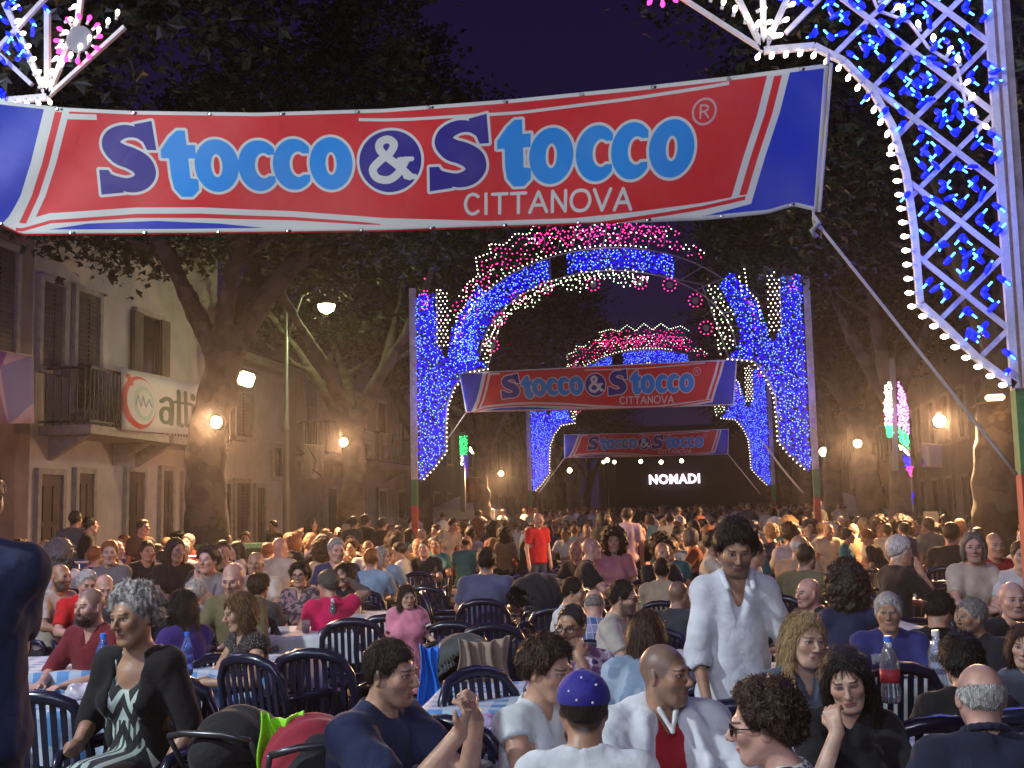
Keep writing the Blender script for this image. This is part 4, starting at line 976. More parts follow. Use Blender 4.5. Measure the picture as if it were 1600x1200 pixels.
MB().box(-.14,.14,-.1,.1,-.14,.13, R=Euler((0,.35,0)).to_matrix()).build('lamp_shade', glow('flood_white', (1,1,.55), 9), r_, bevel=.04); MB().box(-.15,.15,-.12,.12,.14,.19, R=Euler((0,.35,0)).to_matrix()).build('housing', M_spotc, r_); MB().bar((0,.1,.1),(-.9,.6,.3),.04).build('arm', M_iron, r_)
lamp('POINT', (0,-.2,-.3), 50, (1,1,.5), .12, parent=r_)
M_warm = glow('warm_lamp', (1,.8,.42), 14)
for i, (px, py, y, r, m, lb_) in enumerate(((740,702,52,.2,M_globe,'small pale globe lamp right of the green light strip on the left'),(1287,706,46,.17,M_warm,'small warm lamp right of the blue arch, near its rope'),(1268,707,52,.08,M_warm,'tiny lamp beside the blue arch pole on the right'),
        (803,706,75,.14,M_warm,'faint lamp above the arch leg left of the smallest banner'),(890,735,80,.17,M_warm,'faint yellow lamp under the left end of the smallest banner'),(949,719,84,.16,M_warm,'pair lamp nearest the stage, left one'),(960,722,85,.13,M_warm,'pair lamp nearest the stage, right one'),(943,718+4,70,.1,M_globe,'tiny greenish lamp left of the stage spotlights'))):
    g_ = empty('distant_lamp', on_plane(px, py, 1, y), 0, lb_, 'street lamp', 'far street lamps'); MB().lathe([(r*.4,-r),(r,-.3*r),(r,.4*r),(r*.4,r)], 12).build('lamp_glass', m, g_, True); MB().lathe([(.04,-4),(.04,-r)], 6).build('post', M_iron, g_)
# ------------------------------------------------------------------ buildings
M_pl = [mat('plaster_cream', (.5,.46,.44), .85, var=.18, vscale=1.2, bump=.3), mat('plaster_ochre', (.34,.28,.21), .85, var=.2, vscale=1.5, bump=.3), mat('plaster_grey', (.22,.2,.2), .85, var=.2, vscale=1.1, bump=.3), mat('plaster_rose', (.24,.17,.16), .85, var=.2, vscale=1.3, bump=.3)]
M_shut = mat('shutter_brown', (.075,.045,.035), .6, var=.3, vscale=5); M_stone = mat('stone_trim', (.36,.32,.28), .8, var=.2, bump=.3); M_glass = mat('window_glass', (.02,.02,.03), .1); M_railing = mat('railing_iron', (.03,.028,.03), .5, metal=.6); M_tile = mat('roof_tiles', (.22,.1,.07), .8, var=.3, bump=.8, bscale=25)
M_door = mat('door_wood', (.08,.05,.035), .6, var=.3, vscale=4)
def building(side, y0, y1, h, m, ops, label, X=9.6, depth=8):
    """one house of the row; ops = list of (kind, ya, yb, za, zb) on its street face"""
    xf = side*X; root = empty('house', (xf, (y0+y1)/2, 0), 0, label, 'house', 'houses along the street'); yc = (y0+y1)/2
    sx = -side; W0 = MB(); x0, x1 = (0, side*depth) if side > 0 else (side*depth, 0)
    W0.box(x0, x1, y0-yc+.004, y1-yc-.004, 0, h); W0.build('wall', m, root)
    a, b = sorted((sx*-.0, side*depth)); MB().box(min(sx*.35,side*depth), max(sx*.35,side*depth), y0-yc-.0, y1-yc-.01, h, h+.22).build('cornice', M_stone, root)
    R = MB(); R.raw([(sx*.5,y0-yc,h+.22),(sx*.5,y1-yc,h+.22),(side*depth/2,y1-yc,h+1.7),(side*depth/2,y0-yc,h+1.7),(side*depth,y0-yc,h+.22),(side*depth,y1-yc,h+.22)], [(0,1,2,3),(3,2,5,4),(0,3,4),(1,5,2)]); R.build('roof', M_tile, root)
    MB().box(*sorted((sx*.06, 0)), y0-yc+.01, y1-yc-.01, 0, .7).build('plinth', M_stone, root)
    def out(a, b): return tuple(sorted((sx*a, sx*b)))
    for kind, ya, yb, za, zb in ops:
        ya, yb = sorted((ya-yc, yb-yc)); t = .11
        if kind in ('window', 'door', 'shutter', 'open'):
            f = MB(); f.box(*out(.002,.09), ya-t, ya, za-(t if kind != 'door' else 0), zb+t); f.box(*out(.002,.09), yb, yb+t, za-(t if kind != 'door' else 0), zb+t); f.box(*out(.002,.085), ya, yb, zb, zb+t)
            if kind != 'door': f.box(*out(.002,.13), ya-t-.03, yb+t+.03, za-t-.002, za)
            fr = f.build('window_frame' if kind != 'door' else 'door_frame', M_stone, root)
            if kind == 'door':
                d = MB().box(*out(.003,.05), ya, yb, za, zb).build('door', M_door, root)
                for q in (0, 1):
                    for r in range(3): MB().box(*out(.05,.07), ya+.08+(yb-ya-.08)*q/2, ya+(yb-ya-.08)*(q+1)/2, za+.2+(zb-za-.3)*r/3, za+.1+(zb-za-.3)*(r+1)/3).build('panel', M_door, d)
            elif kind == 'open':
                MB().box(*out(.003,.02), ya, yb, za, zb).build('pane', M_glass, fr)
                w = (yb-ya)*.5
                for s0, s1 in ((ya-.28*w-t, ya+.2*w), (yb-.2*w, yb+.28*w+t)): MB().box(*out(.092,.14), s0, s1, za, zb).build('shutter', M_shut, fr)
            else:
                mid = (ya+yb)/2
                for s0, s1 in ((ya+.01, mid-.006), (mid+.006, yb-.01)):
                    l = MB(); l.box(*out(.004,.03), s0, s1, za, zb); n = int((zb-za)/.09)
                    for i in range(n): l.box(*out(.03,.055), s0+.05, s1-.05, za+.05+i*(zb-za-.1)/n, za+.05+(i+.6)*(zb-za-.1)/n)
                    l.build('shutter', M_shut, fr)
        elif kind == 'balcony':
            bk = MB().box(*out(.003,1.0), ya, yb, za-.16, za).build('balcony', M_stone, root); ra = MB()
            ra.box(*out(.93,.98), ya, yb, zb-.05, zb); ra.box(*out(.93,.98), ya, yb, za+.05, za+.09)
            for e in (ya, yb-.04): ra.box(*out(.0+.003,.93), e, e+.04, zb-.05, zb); ra.box(*out(.003,.93), e, e+.04, za+.05, za+.09)
            n = int((yb-ya)/.13)
            for i in range(n+1): y = ya+.02+(yb-ya-.04)*i/n; ra.box(*out(.945,.965), y-.01, y+.01, za, zb-.05)
            for i in range(6):
                for e in (ya+.01, yb-.03): ra.box(*out(.15*i+.1,.15*i+.12), e, e+.02, za, zb-.05)
            ra.build('railing', M_railing, bk)
            for yy in (ya+.3, yb-.4): MB().raw([(sx*.003,yy,za-.16),(sx*.8,yy,za-.16),(sx*.003,yy,za-.6),(sx*.003,yy+.14,za-.16),(sx*.8,yy+.14,za-.16),(sx*.003,yy+.14,za-.6)], [(0,1,2),(3,5,4),(0,3,4,1),(1,4,5,2),(0,2,5,3)]).build('bracket', M_stone, bk)
        elif kind == 'pipe': MB().tube([(sx*.08,ya,za),(sx*.08,ya,zb)], .05, 8).build('drainpipe', M_railing, root, True)
    return root
def fy(px, py=700): return on_plane(px, py, 0, -9.6).y
def fz(px, py): return on_plane(px, py, 0, -9.6).z
def op(kind, xa, xb, ytop, ybot, dz=None):
    xm = (xa+xb)/2; return (kind, fy(xa), fy(xb), fz(xm, ybot) if dz is None else dz, fz(xm, ytop))
ya_, yb_, yc_, yd_, ye_ = fy(46), fy(338), fy(452), fy(540), fy(640)
building(-1, fy(46)-14, ya_, 9.2, M_pl[3], [('window', fy(46)-1.6, fy(46)-.6, 4.3, 6.3), ('door', fy(46)-2.2, fy(46)-1.1, .0, 2.7), ('pipe', fy(42), 0, 0, 9)], 'rose brown house at the far left edge beside the cream house')
building(-1, ya_, yb_, 9.4, M_pl[0], [op('shutter', 57, 91, 442, 575), op('shutter', 112, 147, 458, 640), op('open', 208, 246, 494, 600), ('balcony', fy(60), fy(192), 3.35, 4.4), ('balcony', fy(200), fy(300), 3.35, 4.4),
    op('door', 60, 94, 742, 900, 0), op('door', 119, 142, 740, 900, 0), op('door', 197, 221, 738, 900, 0), op('door', 251, 266, 736, 900, 0), ('pipe', fy(175), 0, 0, 3.3), ('pipe', fy(112), 0, 0, 3.2), op('window', 285, 300, 745, 830)], 'cream two storey house with the dark balcony above the doors')
building(-1, yb_, yc_, 5.6, M_pl[0], [op('door', 346, 356, 756, 900, 0), op('window', 366, 386, 755, 840), op('door', 398, 410, 762, 900, 0), ('pipe', fy(391), 0, 0, 5.5), op('window', 425, 440, 700, 745), ('window', yb_+1, yb_+2, 3.7, 5)], 'low cream house behind the lamppost with one shuttered window')
building(-1, yc_, yd_, 7.0, M_pl[1], [('balcony', yc_+.6, yc_+4.2, 3.4, 4.4), ('door', yc_+1.2, yc_+2.2, 3.42, 5.7), ('door', yc_+3, yc_+4, 0, 2.5), ('window', yc_+5.2, yc_+6.2, 3.9, 5.6), ('door', yd_-2, yd_-1, 0, 2.5), ('pipe', yd_-.3, 0, 0, 7)], 'ochre house with a balcony between the lamppost and second floodlight')
building(-1, yd_, ye_, 7.6, M_pl[2], [('window', yd_+1+i*2.6, yd_+2+i*2.6, 3.9, 5.7) for i in range(4)]+[('door', yd_+1+i*2.6, yd_+2+i*2.6, 0, 2.5) for i in range(4)]+[('balcony', yd_+.4, yd_+5, 3.4, 4.4)], 'grey house left of the tall left pole of the blue arch')
yy = ye_
for i in range(5):
    L_ = 10+3*(i % 3); building(-1, yy, yy+L_, 6.5+1.3*((i*2) % 3), M_pl[(i+2) % 4], [('window', yy+1+k*2.6, yy+2+k*2.6, 3.9, 5.6) for k in range(int(L_/2.6))]+[('door', yy+1+k*2.6, yy+2+k*2.6, 0, 2.5) for k in range(int(L_/2.6))],
        ['pale house behind the white gazebo on the left','ochre fronted house seen left of the smallest banner','narrow grey house on the left before the stage','rosy house far down the left side','last pale house on the left near the stage'][i]); yy += L_
yy = 22
for i in range(6):
    L_ = 11+2*(i % 3); building(1, yy, yy+L_, 6.2+1.1*((i*3) % 4), M_pl[(i*3+3) % 4], [('window', yy+1+k*2.6, yy+2+k*2.6, 3.8, 5.4) for k in range(int(L_/2.6))]+[('door', yy+1+k*2.6, yy+2+k*2.6, 0, 2.5) for k in range(int(L_/2.6))],
        ['dark rose house at the right edge behind the striped pole','dim cream house right of the thick right tree','ochre house behind the right floodlights','grey house beyond the right pole of the blue arch','distant rosy house on the right','last house on the right beside the stage'][i], X=10.4); yy += L_
# ------------------------------------------------------------------ hanging cloths
def cloth_print(w, h, fn, name, **k):
    p = Print(w, h, 2, 0, k.get('bg', (.75,.75,.75))); fn(p); return printed(name, p, .8)
def hang(pts, y, m, label, name='hanging_banner', cat='banner', plane=1, nx=14, wav=.03):
    """sheet whose corners (tl, tr, br, bl) are seen at pts on the plane"""
    C4 = [on_plane(px, py, plane, y) for px, py in pts]; P = []
    for i in range(nx+1):
        u = i/nx; row = []
        for j in range(7):
            v = j/6; a = C4[3].lerp(C4[2], u); b = C4[0].lerp(C4[1], u); q = a.lerp(b, v); o_ = wav*math.sin(u*11+v*2)*(1-.5*v)
            q[plane] += o_; row.append(q)
        P.append(row)
    c = sum(C4, Vector())/4; root = empty(name, (c.x, c.y, c.z), 0, label, cat)
    o = link('sheet', grid_mesh('sheet', [[tuple(q-c) for q in r] for r in P]), root, m); md = o.modifiers.new('thick', 'SOLIDIFY'); md.thickness = .004
    a, b = C4[0]-c, C4[1]-c; MB().tube([a, b], .012, 6).build('hanging_cord', M_rope, root, True); return root
def atti(p):
    X, Y = p.X, p.Y
    p.put(p.ellipse(26,52,27,44), (.7,.3,.3)); p.put(p.ellipse(30,50,23,38), (.74,.72,.76)); p.put(p.ellipse(33,52,16,30), (.6,.68,.64)); p.put(p.ellipse(34,52,12,22), (.76,.74,.76)); p.put(p.stroke([(20,56),(24,40),(28,58),(32,40),(36,58),(42,44),(46,56)], 2.2), (.45,.5,.6))
    p.put(p.stroke([(10,82),(24,94)], 6), (.7,.15,.15)); p.put(p.stroke([(10,10),(14,22)], 7), (.75,.3,.25)); g_ = (.14,.3,.2)
    p.put(p.stroke(spline([(60,44),(68,38),(75,46),(75,82)]), 7), g_); p.put(np.abs(p.ellipse(67,68,7,13))-3, g_)
    for x in (86, 98): p.put(p.stroke([(x,22),(x,82),(x+5,84)], 7), g_)
    p.put(p.stroke([(80,42),(108,42)], 5), g_); p.put(p.stroke([(112,44),(112,84)], 7), g_); p.put(p.ellipse(112,28,5,7), g_)
    for x in (124, 138): p.put(p.stroke([(x,42),(x,84)], 7), g_)
    p.put(p.stroke(spline([(124,50),(131,40),(138,50)]), 6), g_)
M_atti = cloth_print(145, 100, atti, 'atti_print')
hang([(188,575),(330,604),(330,682),(190,672)], -8.52, M_atti, 'white banner with a ring emblem and green letters on the balcony', plane=0)
def pinkc(p): p.put(p.poly([(0,0),(60,0),(40,50),(0,60)]), (.5,.33,.6)); p.put(p.poly([(50,20),(100,0),(100,70),(60,100)]), (.5,.5,.72)); p.put(p.poly([(0,70),(50,60),(60,100),(0,100)]), (.55,.45,.55))
hang([(-60,540),(52,556),(56,661),(-60,664)], -8.5, cloth_print(100, 100, pinkc, 'pink_blue_cloth', bg=(.72,.64,.74)), 'pink and lilac cloth hanging at the far left edge', plane=0)
def diag(p): p.put(p.stroke([(15,10),(40,60),(30,110)], 3), (.3,.25,.25)); p.put(p.stroke([(30,95),(60,120)], 5), (.25,.2,.2))
M_dg = cloth_print(70, 130, diag, 'poster_diag', bg=(.55,.5,.5)); M_rd = cloth_print(60, 130, lambda p: (p.put(p.poly([(5,20),(55,5),(50,120),(8,110)]), (.5,.2,.14)), p.put(p.ellipse(30,60,18,30), (.6,.3,.2))), 'poster_red', bg=(.4,.16,.12))
M_wh = cloth_print(60, 100, lambda p: (p.put(p.stroke([(10,30),(50,34)], 4), (.5,.45,.45)), p.put(p.ellipse(30,60,14,14), (.55,.48,.45))), 'poster_white', bg=(.6,.56,.54))
hang([(475,694),(507,696),(506,748),(477,749)], 26.5, M_dg, 'pale hanging poster with dark diagonal streaks right of the lamppost')
hang([(544,718),(572,722),(572,782),(543,781)], 26.8, M_rd, 'narrow reddish poster hanging under the second floodlight')
hang([(562,672),(586,676),(586,718),(562,714)], 30, M_wh, 'white hanging poster with a round mark, above the reddish poster'); hang([(593,676),(612,678),(612,717),(593,716)], 32, M_wh, 'white hanging poster between two dark trunks, second from the left'); hang([(614,664),(628,664),(628,712),(614,714)], 34, M_wh, 'narrow white poster nearest the left pole of the blue arch')
hang([(728,746),(748,746),(748,786),(728,786)], 40, M_rd, 'brown red poster hanging over the white gazebo')
hang([(1441,693),(1472,695),(1471,731),(1440,729)], 24, cloth_print(60,70,lambda p: p.put(p.poly([(0,40),(20,70),(0,70)]), (.3,.25,.7)), 'poster_lilac', bg=(.5,.48,.52)), 'pale lilac poster hanging left of the thick right tree')
# ------------------------------------------------------------------ trees
def bark():
    m = bpy.data.materials.new('plane_bark'); m.use_nodes = True; nt = m.node_tree; E.nt = nt; N = nt.nodes; L = nt.links; b = N['Principled BSDF']
    tc = N.new('ShaderNodeTexCoord'); v = N.new('ShaderNodeTexVoronoi'); v.inputs['Scale'].default_value = 5; v.distance = 'CHEBYCHEV'
    n = N.new('ShaderNodeTexNoise'); n.inputs['Scale'].default_value = 3; n.inputs['Detail'].default_value = 9; L.new(tc.outputs['Object'], n.inputs['Vector'])
    mx = N.new('ShaderNodeMix'); mx.data_type = 'VECTOR'; mx.inputs[0].default_value = .25; L.new(tc.outputs['Object'], mx.inputs[4]); L.new(n.outputs['Color'], mx.inputs[5]); L.new(mx.outputs[1], v.inputs['Vector'])
    c = mixc(nt, E(n.outputs[0]).step(.4,.6), (.03,.024,.019), (.065,.053,.042)); s = N.new('ShaderNodeSeparateColor'); L.new(v.outputs['Color'], s.inputs[0]); c = mixc(nt, E(s.outputs[0]).gt(.62)*.6, c, (.1,.09,.07))
    L.new(c, b.inputs['Base Color']); b.inputs['Roughness'].default_value = .9
    bp = N.new('ShaderNodeBump'); bp.inputs['Strength'].default_value = .8; bp.inputs['Distance'].default_value = .04; L.new(n.outputs[0], bp.inputs['Height']); L.new(bp.outputs[0], b.inputs['Normal']); return m
M_bark = bark(); M_leaf = mat('leaves', (.02,.036,.012), .5, var=.45, vscale=2.2)
_lb = M_leaf.node_tree.nodes['Principled BSDF']; _lb.inputs['Transmission Weight'].default_value = 0
def crown_mesh(seed, n=19000, R=4.3, zc=9.5, zr=3.5, big=.17, lobed=True):
    r = np.random.default_rng(seed); nc = 120
    th = r.uniform(0, 2*np.pi, nc); u = r.uniform(.25, 1, nc)**.5; ph = r.uniform(-.95, 1, nc)
    C = np.stack([np.cos(th)*u*R*np.sqrt(1-.75*ph**2), np.sin(th)*u*R*np.sqrt(1-.75*ph**2), zc+ph*zr], 1); sz = r.uniform(.35, .95, nc)
    k = r.integers(0, nc, n); P = C[k]+r.normal(0, 1, (n, 3))*np.array((1,1,.55))*sz[k][:, None]*.62
    a = r.normal(0, 1, (n, 3)); a[:, 2] *= .5; a /= np.linalg.norm(a, axis=1)[:, None]; nrm = r.normal(0, .6, (n, 3))+np.array((0,0,1)); b = np.cross(nrm, a); b /= np.linalg.norm(b, axis=1)[:, None]; c = np.cross(a, b)
    s = r.uniform(.6, 1.2, n)[:, None]*big
    pts = [P-a*s*.5, P+b*s*.28-a*s*.25-c*s*.1, P+b*s*.62+a*s*.12-c*s*.22, P+b*s*.2+a*s*.15, P+a*s*.62-c*s*.12, P-b*s*.2+a*s*.15, P-b*s*.62+a*s*.12-c*s*.22, P-b*s*.28-a*s*.25-c*s*.1]
    V = np.stack(pts, 1).reshape(-1, 3); i = np.arange(n)*8
    f = np.concatenate([np.stack([i+q for q in (0,1,2,3)], 1), np.stack([i+q for q in (0,3,4,5)], 1), np.stack([i+q for q in (0,5,6,7)], 1)]); return mesh_np('crown', V, f, False), C
CROWNS = [crown_mesh(s) for s in (1, 2, 3)]
def tree(x, y, label, ci=0, r0=.33, fork=3.6, lean=(0,0), rz=0, kz=1.0, seed=0):
    rd = random.Random(seed+5); root = empty('plane_tree', (x, y, 0), rz, label, 'tree', 'plane trees along both sides of the street'); k = 1
    pts, rs = [], []; n = 14
    prims = []
    q = [Vector((lean[0]*t*t+.06*math.sin(t*7+seed), lean[1]*t*t+.05*math.cos(t*5+seed), fork*t)) for t in (i/8 for i in range(9))]
    for i in range(8):
        ra = r0*(1.25-.32*min(1,(i)/3)) if i < 3 else r0*(.93-.04*(i-3)); rb = r0*(1.25-.32*min(1,(i+1)/3)) if i < 2 else r0*(.93-.04*(i-2)); prims.append(cone(q[i], q[i+1], ra, rb, .1))
    ends = []
    for j in range(5):
        a = j*1.257+rd.uniform(-.3,.3)+seed; p0 = q[-1]-Vector((0,0,.1)); rr = r0*rd.uniform(.5,.68); p = p0; d = Vector((math.cos(a)*.55, math.sin(a)*.55, 1)).normalized()
        for s_ in range(5):
            p2 = p+d*rd.uniform(.75,1.1); r2 = rr*.8; prims.append(cone(p, p2, rr, r2, .08)); p, rr = p2, r2; d = (d+Vector((math.cos(a)*.12+rd.uniform(-.2,.2), math.sin(a)*.12+rd.uniform(-.2,.2), .1))).normalized()
            if s_ in (1, 3): e = p+Vector((math.cos(a+rd.choice((-1,1)))*1.3, math.sin(a+.8)*1.3, .7)); prims.append(cone(p, e, rr*.6, rr*.25, .05))
    for _ in range(5):
        z = rd.uniform(.6, fork); a = rd.uniform(0, 6.3); c = q[min(8, int(z/fork*8))]+Vector((math.cos(a)*r0*.75, math.sin(a)*r0*.75, 0)); prims.append(ell(c, (r0*.38, r0*.38, r0*.6), .12))
    P, Fc = field(prims, .07, post=lambda V, Q: V+.022*wob(Q*np.array((1,1,.4)), 9, seed)+.012*wob(Q, 24, seed))
    link('trunk', mesh_np('trunk', P, Fc), root, M_bark); o = link('crown', CROWNS[ci][0], root, M_leaf); o.rotation_euler = (0, 0, seed*1.3); o.scale = (1,1,kz); return root
TR = [(-6.1,17.9,'thick plane tree trunk carrying the left orange floodlight, before the cream house',0,.36,4.2,(.25,0)), (6.15,17.6,'thick plane tree with a lit trunk beside the striped pole at right',1,.32,3.8,(.2,.1)),
      (-6.15,26.2,'second plane tree on the left, behind the reddish poster',2,.33,3.6,(-.1,0)), (6.2,25.8,'plane tree trunk below the glowing pink and green ornament',0,.3,3.9,(-.1,0)), (-6.1,32.2,'dark plane tree just left of the blue arch pole',1,.34,3.8,(.1,0)), (6.15,31.5,'plane tree beside the right pole of the blue arch',2,.36,3.6,(.1,.1)),
      (-6.2,42,'plane tree behind the white gazebo on the left',0,.33,3.7,(0,0)), (6.2,40,'dark plane tree right of the blue arch pole, farther back',1,.34,3.7,(0,0)), (-6.1,52,'far plane tree left of the smallest banner',2,.33,3.7,(.1,0)), (6.1,50,'far plane tree right of the smallest banner',0,.33,3.7,(0,0)), (-6,63,'distant plane tree, left row before the stage',1,.3,3.5,(0,.2)), (6,62,'distant plane tree, right row before the stage',2,.3,3.5,(0,0)), (-6,76,'last plane tree of the left row near the stage',0,.3,3.5,(.3,0)), (6,76,'last plane tree of the right row near the stage',1,.3,3.5,(0,0)),
      (-6.4,9.0,'plane tree whose leaves hang above the left of the large banner',2,.34,4.4,(0,0)), (6.6,9.6,'plane tree whose leaves spread over the near arch on the right',1,.34,4.4,(0,0))]
for i, (x, y, lb_, ci, r0, fk, ln) in enumerate(TR): tree(x, y, lb_, ci, r0, fk, ln, 0, 1.0, i)
# a warm lamp low on the right-hand trunk
q = on_plane(1553, 622, 1, 17.0); r_ = empty('trunk_lamp', q, 0, 'small warm lamp shining down the right side of the thick right trunk', 'lamp')
MB().box(-.1,.14,-.05,.1,-.03,.05).build('lamp_shade', glow('trunk_lamp_glass', (1,.6,.25), 6), r_, bevel=.02); MB().bar((0,.05,0),(-.25,.5,-.1),.03).build('arm', M_spotc, r_); lamp('POINT', (0,-.05,-.12), 22, (1,.5,.2), .05, parent=r_)
# ------------------------------------------------------------------ hanging light ornaments, gazebos, barriers
def ornament(strips, y, label):
    root = empty('light_ornament', on_plane(strips[0][0][0][0], strips[0][0][0][1], 1, y), 0, label, 'light ornament'); c = root.location.copy()
    for poly, nm, m, st in strips:
        mb = MB()
        for px, py in jit(poly, st, .35, int(poly[0][0])): p_ = on_plane(px, py, 1, y)-c; octa(mb, p_.x, p_.y-random.random()*.05, p_.z, .021)
        tag(mb.build(nm, m, root), kind='stuff')
    for poly, nm, m, st in strips[:1]:
        xs = [p[0] for p in poly]; 
    return root, c
oR, c = ornament([([(1382,602),(1388,595),(1393,598),(1394,664),(1382,664)], 'white_bulb_string', BW, 3.6), ([(1381,640),(1396,640),(1396,662),(1382,662)], 'pink_bulb_string', BP, 3.4), ([(1380,625),(1394,612),(1394,648),(1381,648)], 'pink_bulb_string', glow('bulb_gold', (1,.75,.3), 5), 4.2),
    ([(1403,596),(1412,612),(1419,640),(1420,678),(1402,664)], 'pink_bulb_string', glow('bulb_lilac', (.95,.25,1), 4), 3.2), ([(1382,664),(1394,664),(1396,684),(1386,684)], 'green_bulb_string', glow('bulb_pure_green', (.02,1,.25), 3.2), 3),
    ([(1402,666),(1420,680),(1421,702),(1405,690)], 'green_bulb_string', bpy.data.materials['bulb_pure_green'], 3), ([(1404,694),(1420,706),(1420,712),(1406,702)], 'white_bulb_string', BW, 3), ([(1411,712),(1424,716),(1424,730),(1414,730)], 'blue_bulb_string', BB, 3), ([(1415,729),(1426,728),(1423,745)], 'pink_bulb_string', BP, 3), ([(1425,768),(1427,768),(1427,790),(1425,790)], 'blue_bulb_string', BB, 3)], 23.5, 'tall leaf shaped light ornament, pink above green, hanging between the right trees')
a, b_ = on_plane(1394,560,1,23.5)-c, on_plane(1400,735,1,23.5)-c; MB().bar(a, b_, .1, .05).build('pole', M_iron, oR); MB().bar(on_plane(1421,700,1,23.5)-c, on_plane(1427,800,1,23.5)-c, .03).build('pole', M_iron, oR)
lamp('POINT', (0,-.4,-.6), 14, (.9,.4,1), .3, parent=oR)
oL, c = ornament([([(718,682),(731,680),(731,710),(719,712)], 'green_bulb_string', bpy.data.materials['bulb_pure_green'], 2.6), ([(724,710),(732,710),(732,745),(727,745)], 'blue_bulb_string', BB, 2.8), ([(719,712),(724,712),(724,728),(720,728)], 'white_bulb_string', BW, 3)], 38, 'narrow green and blue light strip on a dark post at left')
MB().bar(on_plane(722,675,1,38.1)-c, on_plane(724,800,1,38.1)-c, .16).build('post', M_iron, oL)
M_gaz = mat('gazebo_canvas', (.66,.7,.68), .7, var=.1)
def gazebo(px, py, y, w, label, glowm=None):
    p = on_plane(px, py, 1, y); root = empty('gazebo', (p.x, y, 0), 0, label, 'gazebo'); h = p.z; W2 = w/2
    MB().raw([(-W2,-W2,h-.0),(W2,-W2,h),(W2,W2,h),(-W2,W2,h),(0,0,h+.65),(-W2,-W2,h-.35),(W2,-W2,h-.35),(W2,W2,h-.35),(-W2,W2,h-.35)], [(0,1,4),(1,2,4),(2,3,4),(3,0,4),(0,5,6,1),(1,6,7,2),(2,7,8,3),(3,8,5,0)]).build('canopy', M_gaz, root)
    for a in (-1,1):
        for b in (-1,1): MB().box(a*W2-.03,a*W2+.03,b*W2-.03,b*W2+.03,0,h-.01).build('leg', M_white_wood, root)
    lamp('POINT', (0,-W2*.5,h-.5), 40, (.8,1,.95), .1, parent=root); return root
gazebo(729, 797, 44, 2.6, 'small white peaked gazebo behind the crowd at left'); gazebo(1322, 797, 44, 2.6, 'white gazebo half hidden between the right trees')
M_bar = mat('barrier_steel', (.35,.36,.38), .35, metal=.9); M_bluep = mat('blue_plastic', (.03,.07,.3), .5, var=.1)
def barrier(x, y, rz, label):
    root = empty('crowd_barrier', (x, y, 0), rz, label, 'barrier', 'steel crowd barriers'); f = MB()
    f.tube([(-1.1,0,.2),(-1.1,0,1.02),(-1.02,0,1.1),(1.02,0,1.1),(1.1,0,1.02),(1.1,0,.2),(-1.1,0,.2)], .02, 6); f.build('frame', M_bar, root, True); b = MB()
    for i in range(14): b.tube([(-1+i*.154,0,.2),(-1+i*.154,0,1.09)], .008, 5)
    tag(b.build('bars', M_bar, root, True), kind='stuff')
    for s in (-.8,.8): MB().box(s-.02,s+.02,-.25,.25,0,.03).build('foot', M_bar, root); MB().box(s-.015,s+.015,-.015,.015,.03,.2).build('foot', M_bar, root)
for px, y, lb_ in ((60,15.6,'steel barrier at the far left below the balcony'),(240,17,'steel barrier left of the thick tree trunk'),(425,21,'steel barrier behind the seated crowd by the lamppost'),(520,24,'steel barrier before the second left tree'),(1235,27,'steel barrier left of the right pole of the blue arch')):
    p_ = col_at(px, 1.1, y); barrier(p_.x, p_.y, math.radians(12), lb_)
M_bin = mat('bin_green', (.02,.07,.04), .5)
p_ = col_at(378, 1.1, 18.5); b_ = empty('waste_bin', (p_.x, p_.y, 0), .2, 'dark green wheeled waste container right of the thick trunk', 'waste bin')
MB().raw([(-.6,-.4,.15),(.6,-.4,.15),(.6,.4,.15),(-.6,.4,.15),(-.7,-.5,1.15),(.7,-.5,1.15),(.7,.5,1.15),(-.7,.5,1.15)], [(3,2,1,0),(4,5,6,7),(0,1,5,4),(1,2,6,5),(2,3,7,6),(3,0,4,7)]).build('body', M_bin, b_, bevel=.04); MB().box(-.74,.74,-.55,.52,1.155,1.25).build('lid', M_bin, b_, bevel=.03)
for s in (-.5,.5): MB().lathe([(.08,-.03),(.08,.03)], 10, Matrix.Translation((s,-.3,.08)) @ Matrix.Rotation(math.pi/2,4,'Y')).build('wheel', M_iron, b_)
for px, w, lb_ in ((150,.9,'blue plastic stall box with a white card, below the balcony'),(205,.8,'blue plastic stall box left of the thick trunk'),(20,1.0,'blue plastic stall box at the far left edge')):
    p_ = col_at(px, 1.1, 16.6); b_ = empty('stall_box', (p_.x, p_.y, 0), .15, lb_, 'box', 'blue boxes below the balcony'); MB().box(-w/2,w/2,-.3,.3,0,1.12).build('panel', M_bluep, b_, bevel=.03)
    if px == 150: MB().box(-.05,.28,-.312,-.306,.7,1.0).build('card', mat('card_white', (.7,.7,.7)), b_)
for px, py, y, lb_, c_ in ((545,828,21,'small pale sign on a stick before the second left tree',(.7,.55,.35)),(1455,818,20,'bright yellowish sign panel left of the thick right tree',(.85,.7,.35))):
    p_ = on_plane(px, py, 1, y); b_ = empty('sign', (p_.x, y, 0), 0, lb_, 'sign'); w = .14 if px < 1000 else .13; MB().box(-w,w,-.02,.02,p_.z-.2,p_.z+(.12 if px<1000 else .22)).build('panel', mat('sign_panel', c_, .7), b_, bevel=.02); MB().box(-.015,.015,-.012,.012,0,p_.z-.2).build('post', M_iron, b_)
p_ = on_plane(1211, 823, 1, 23); b_ = empty('balloon', p_, .2, 'pale round balloon above the crowd left of the right arch pole', 'balloon')  # stands for a fan, modelled as a round inflated body
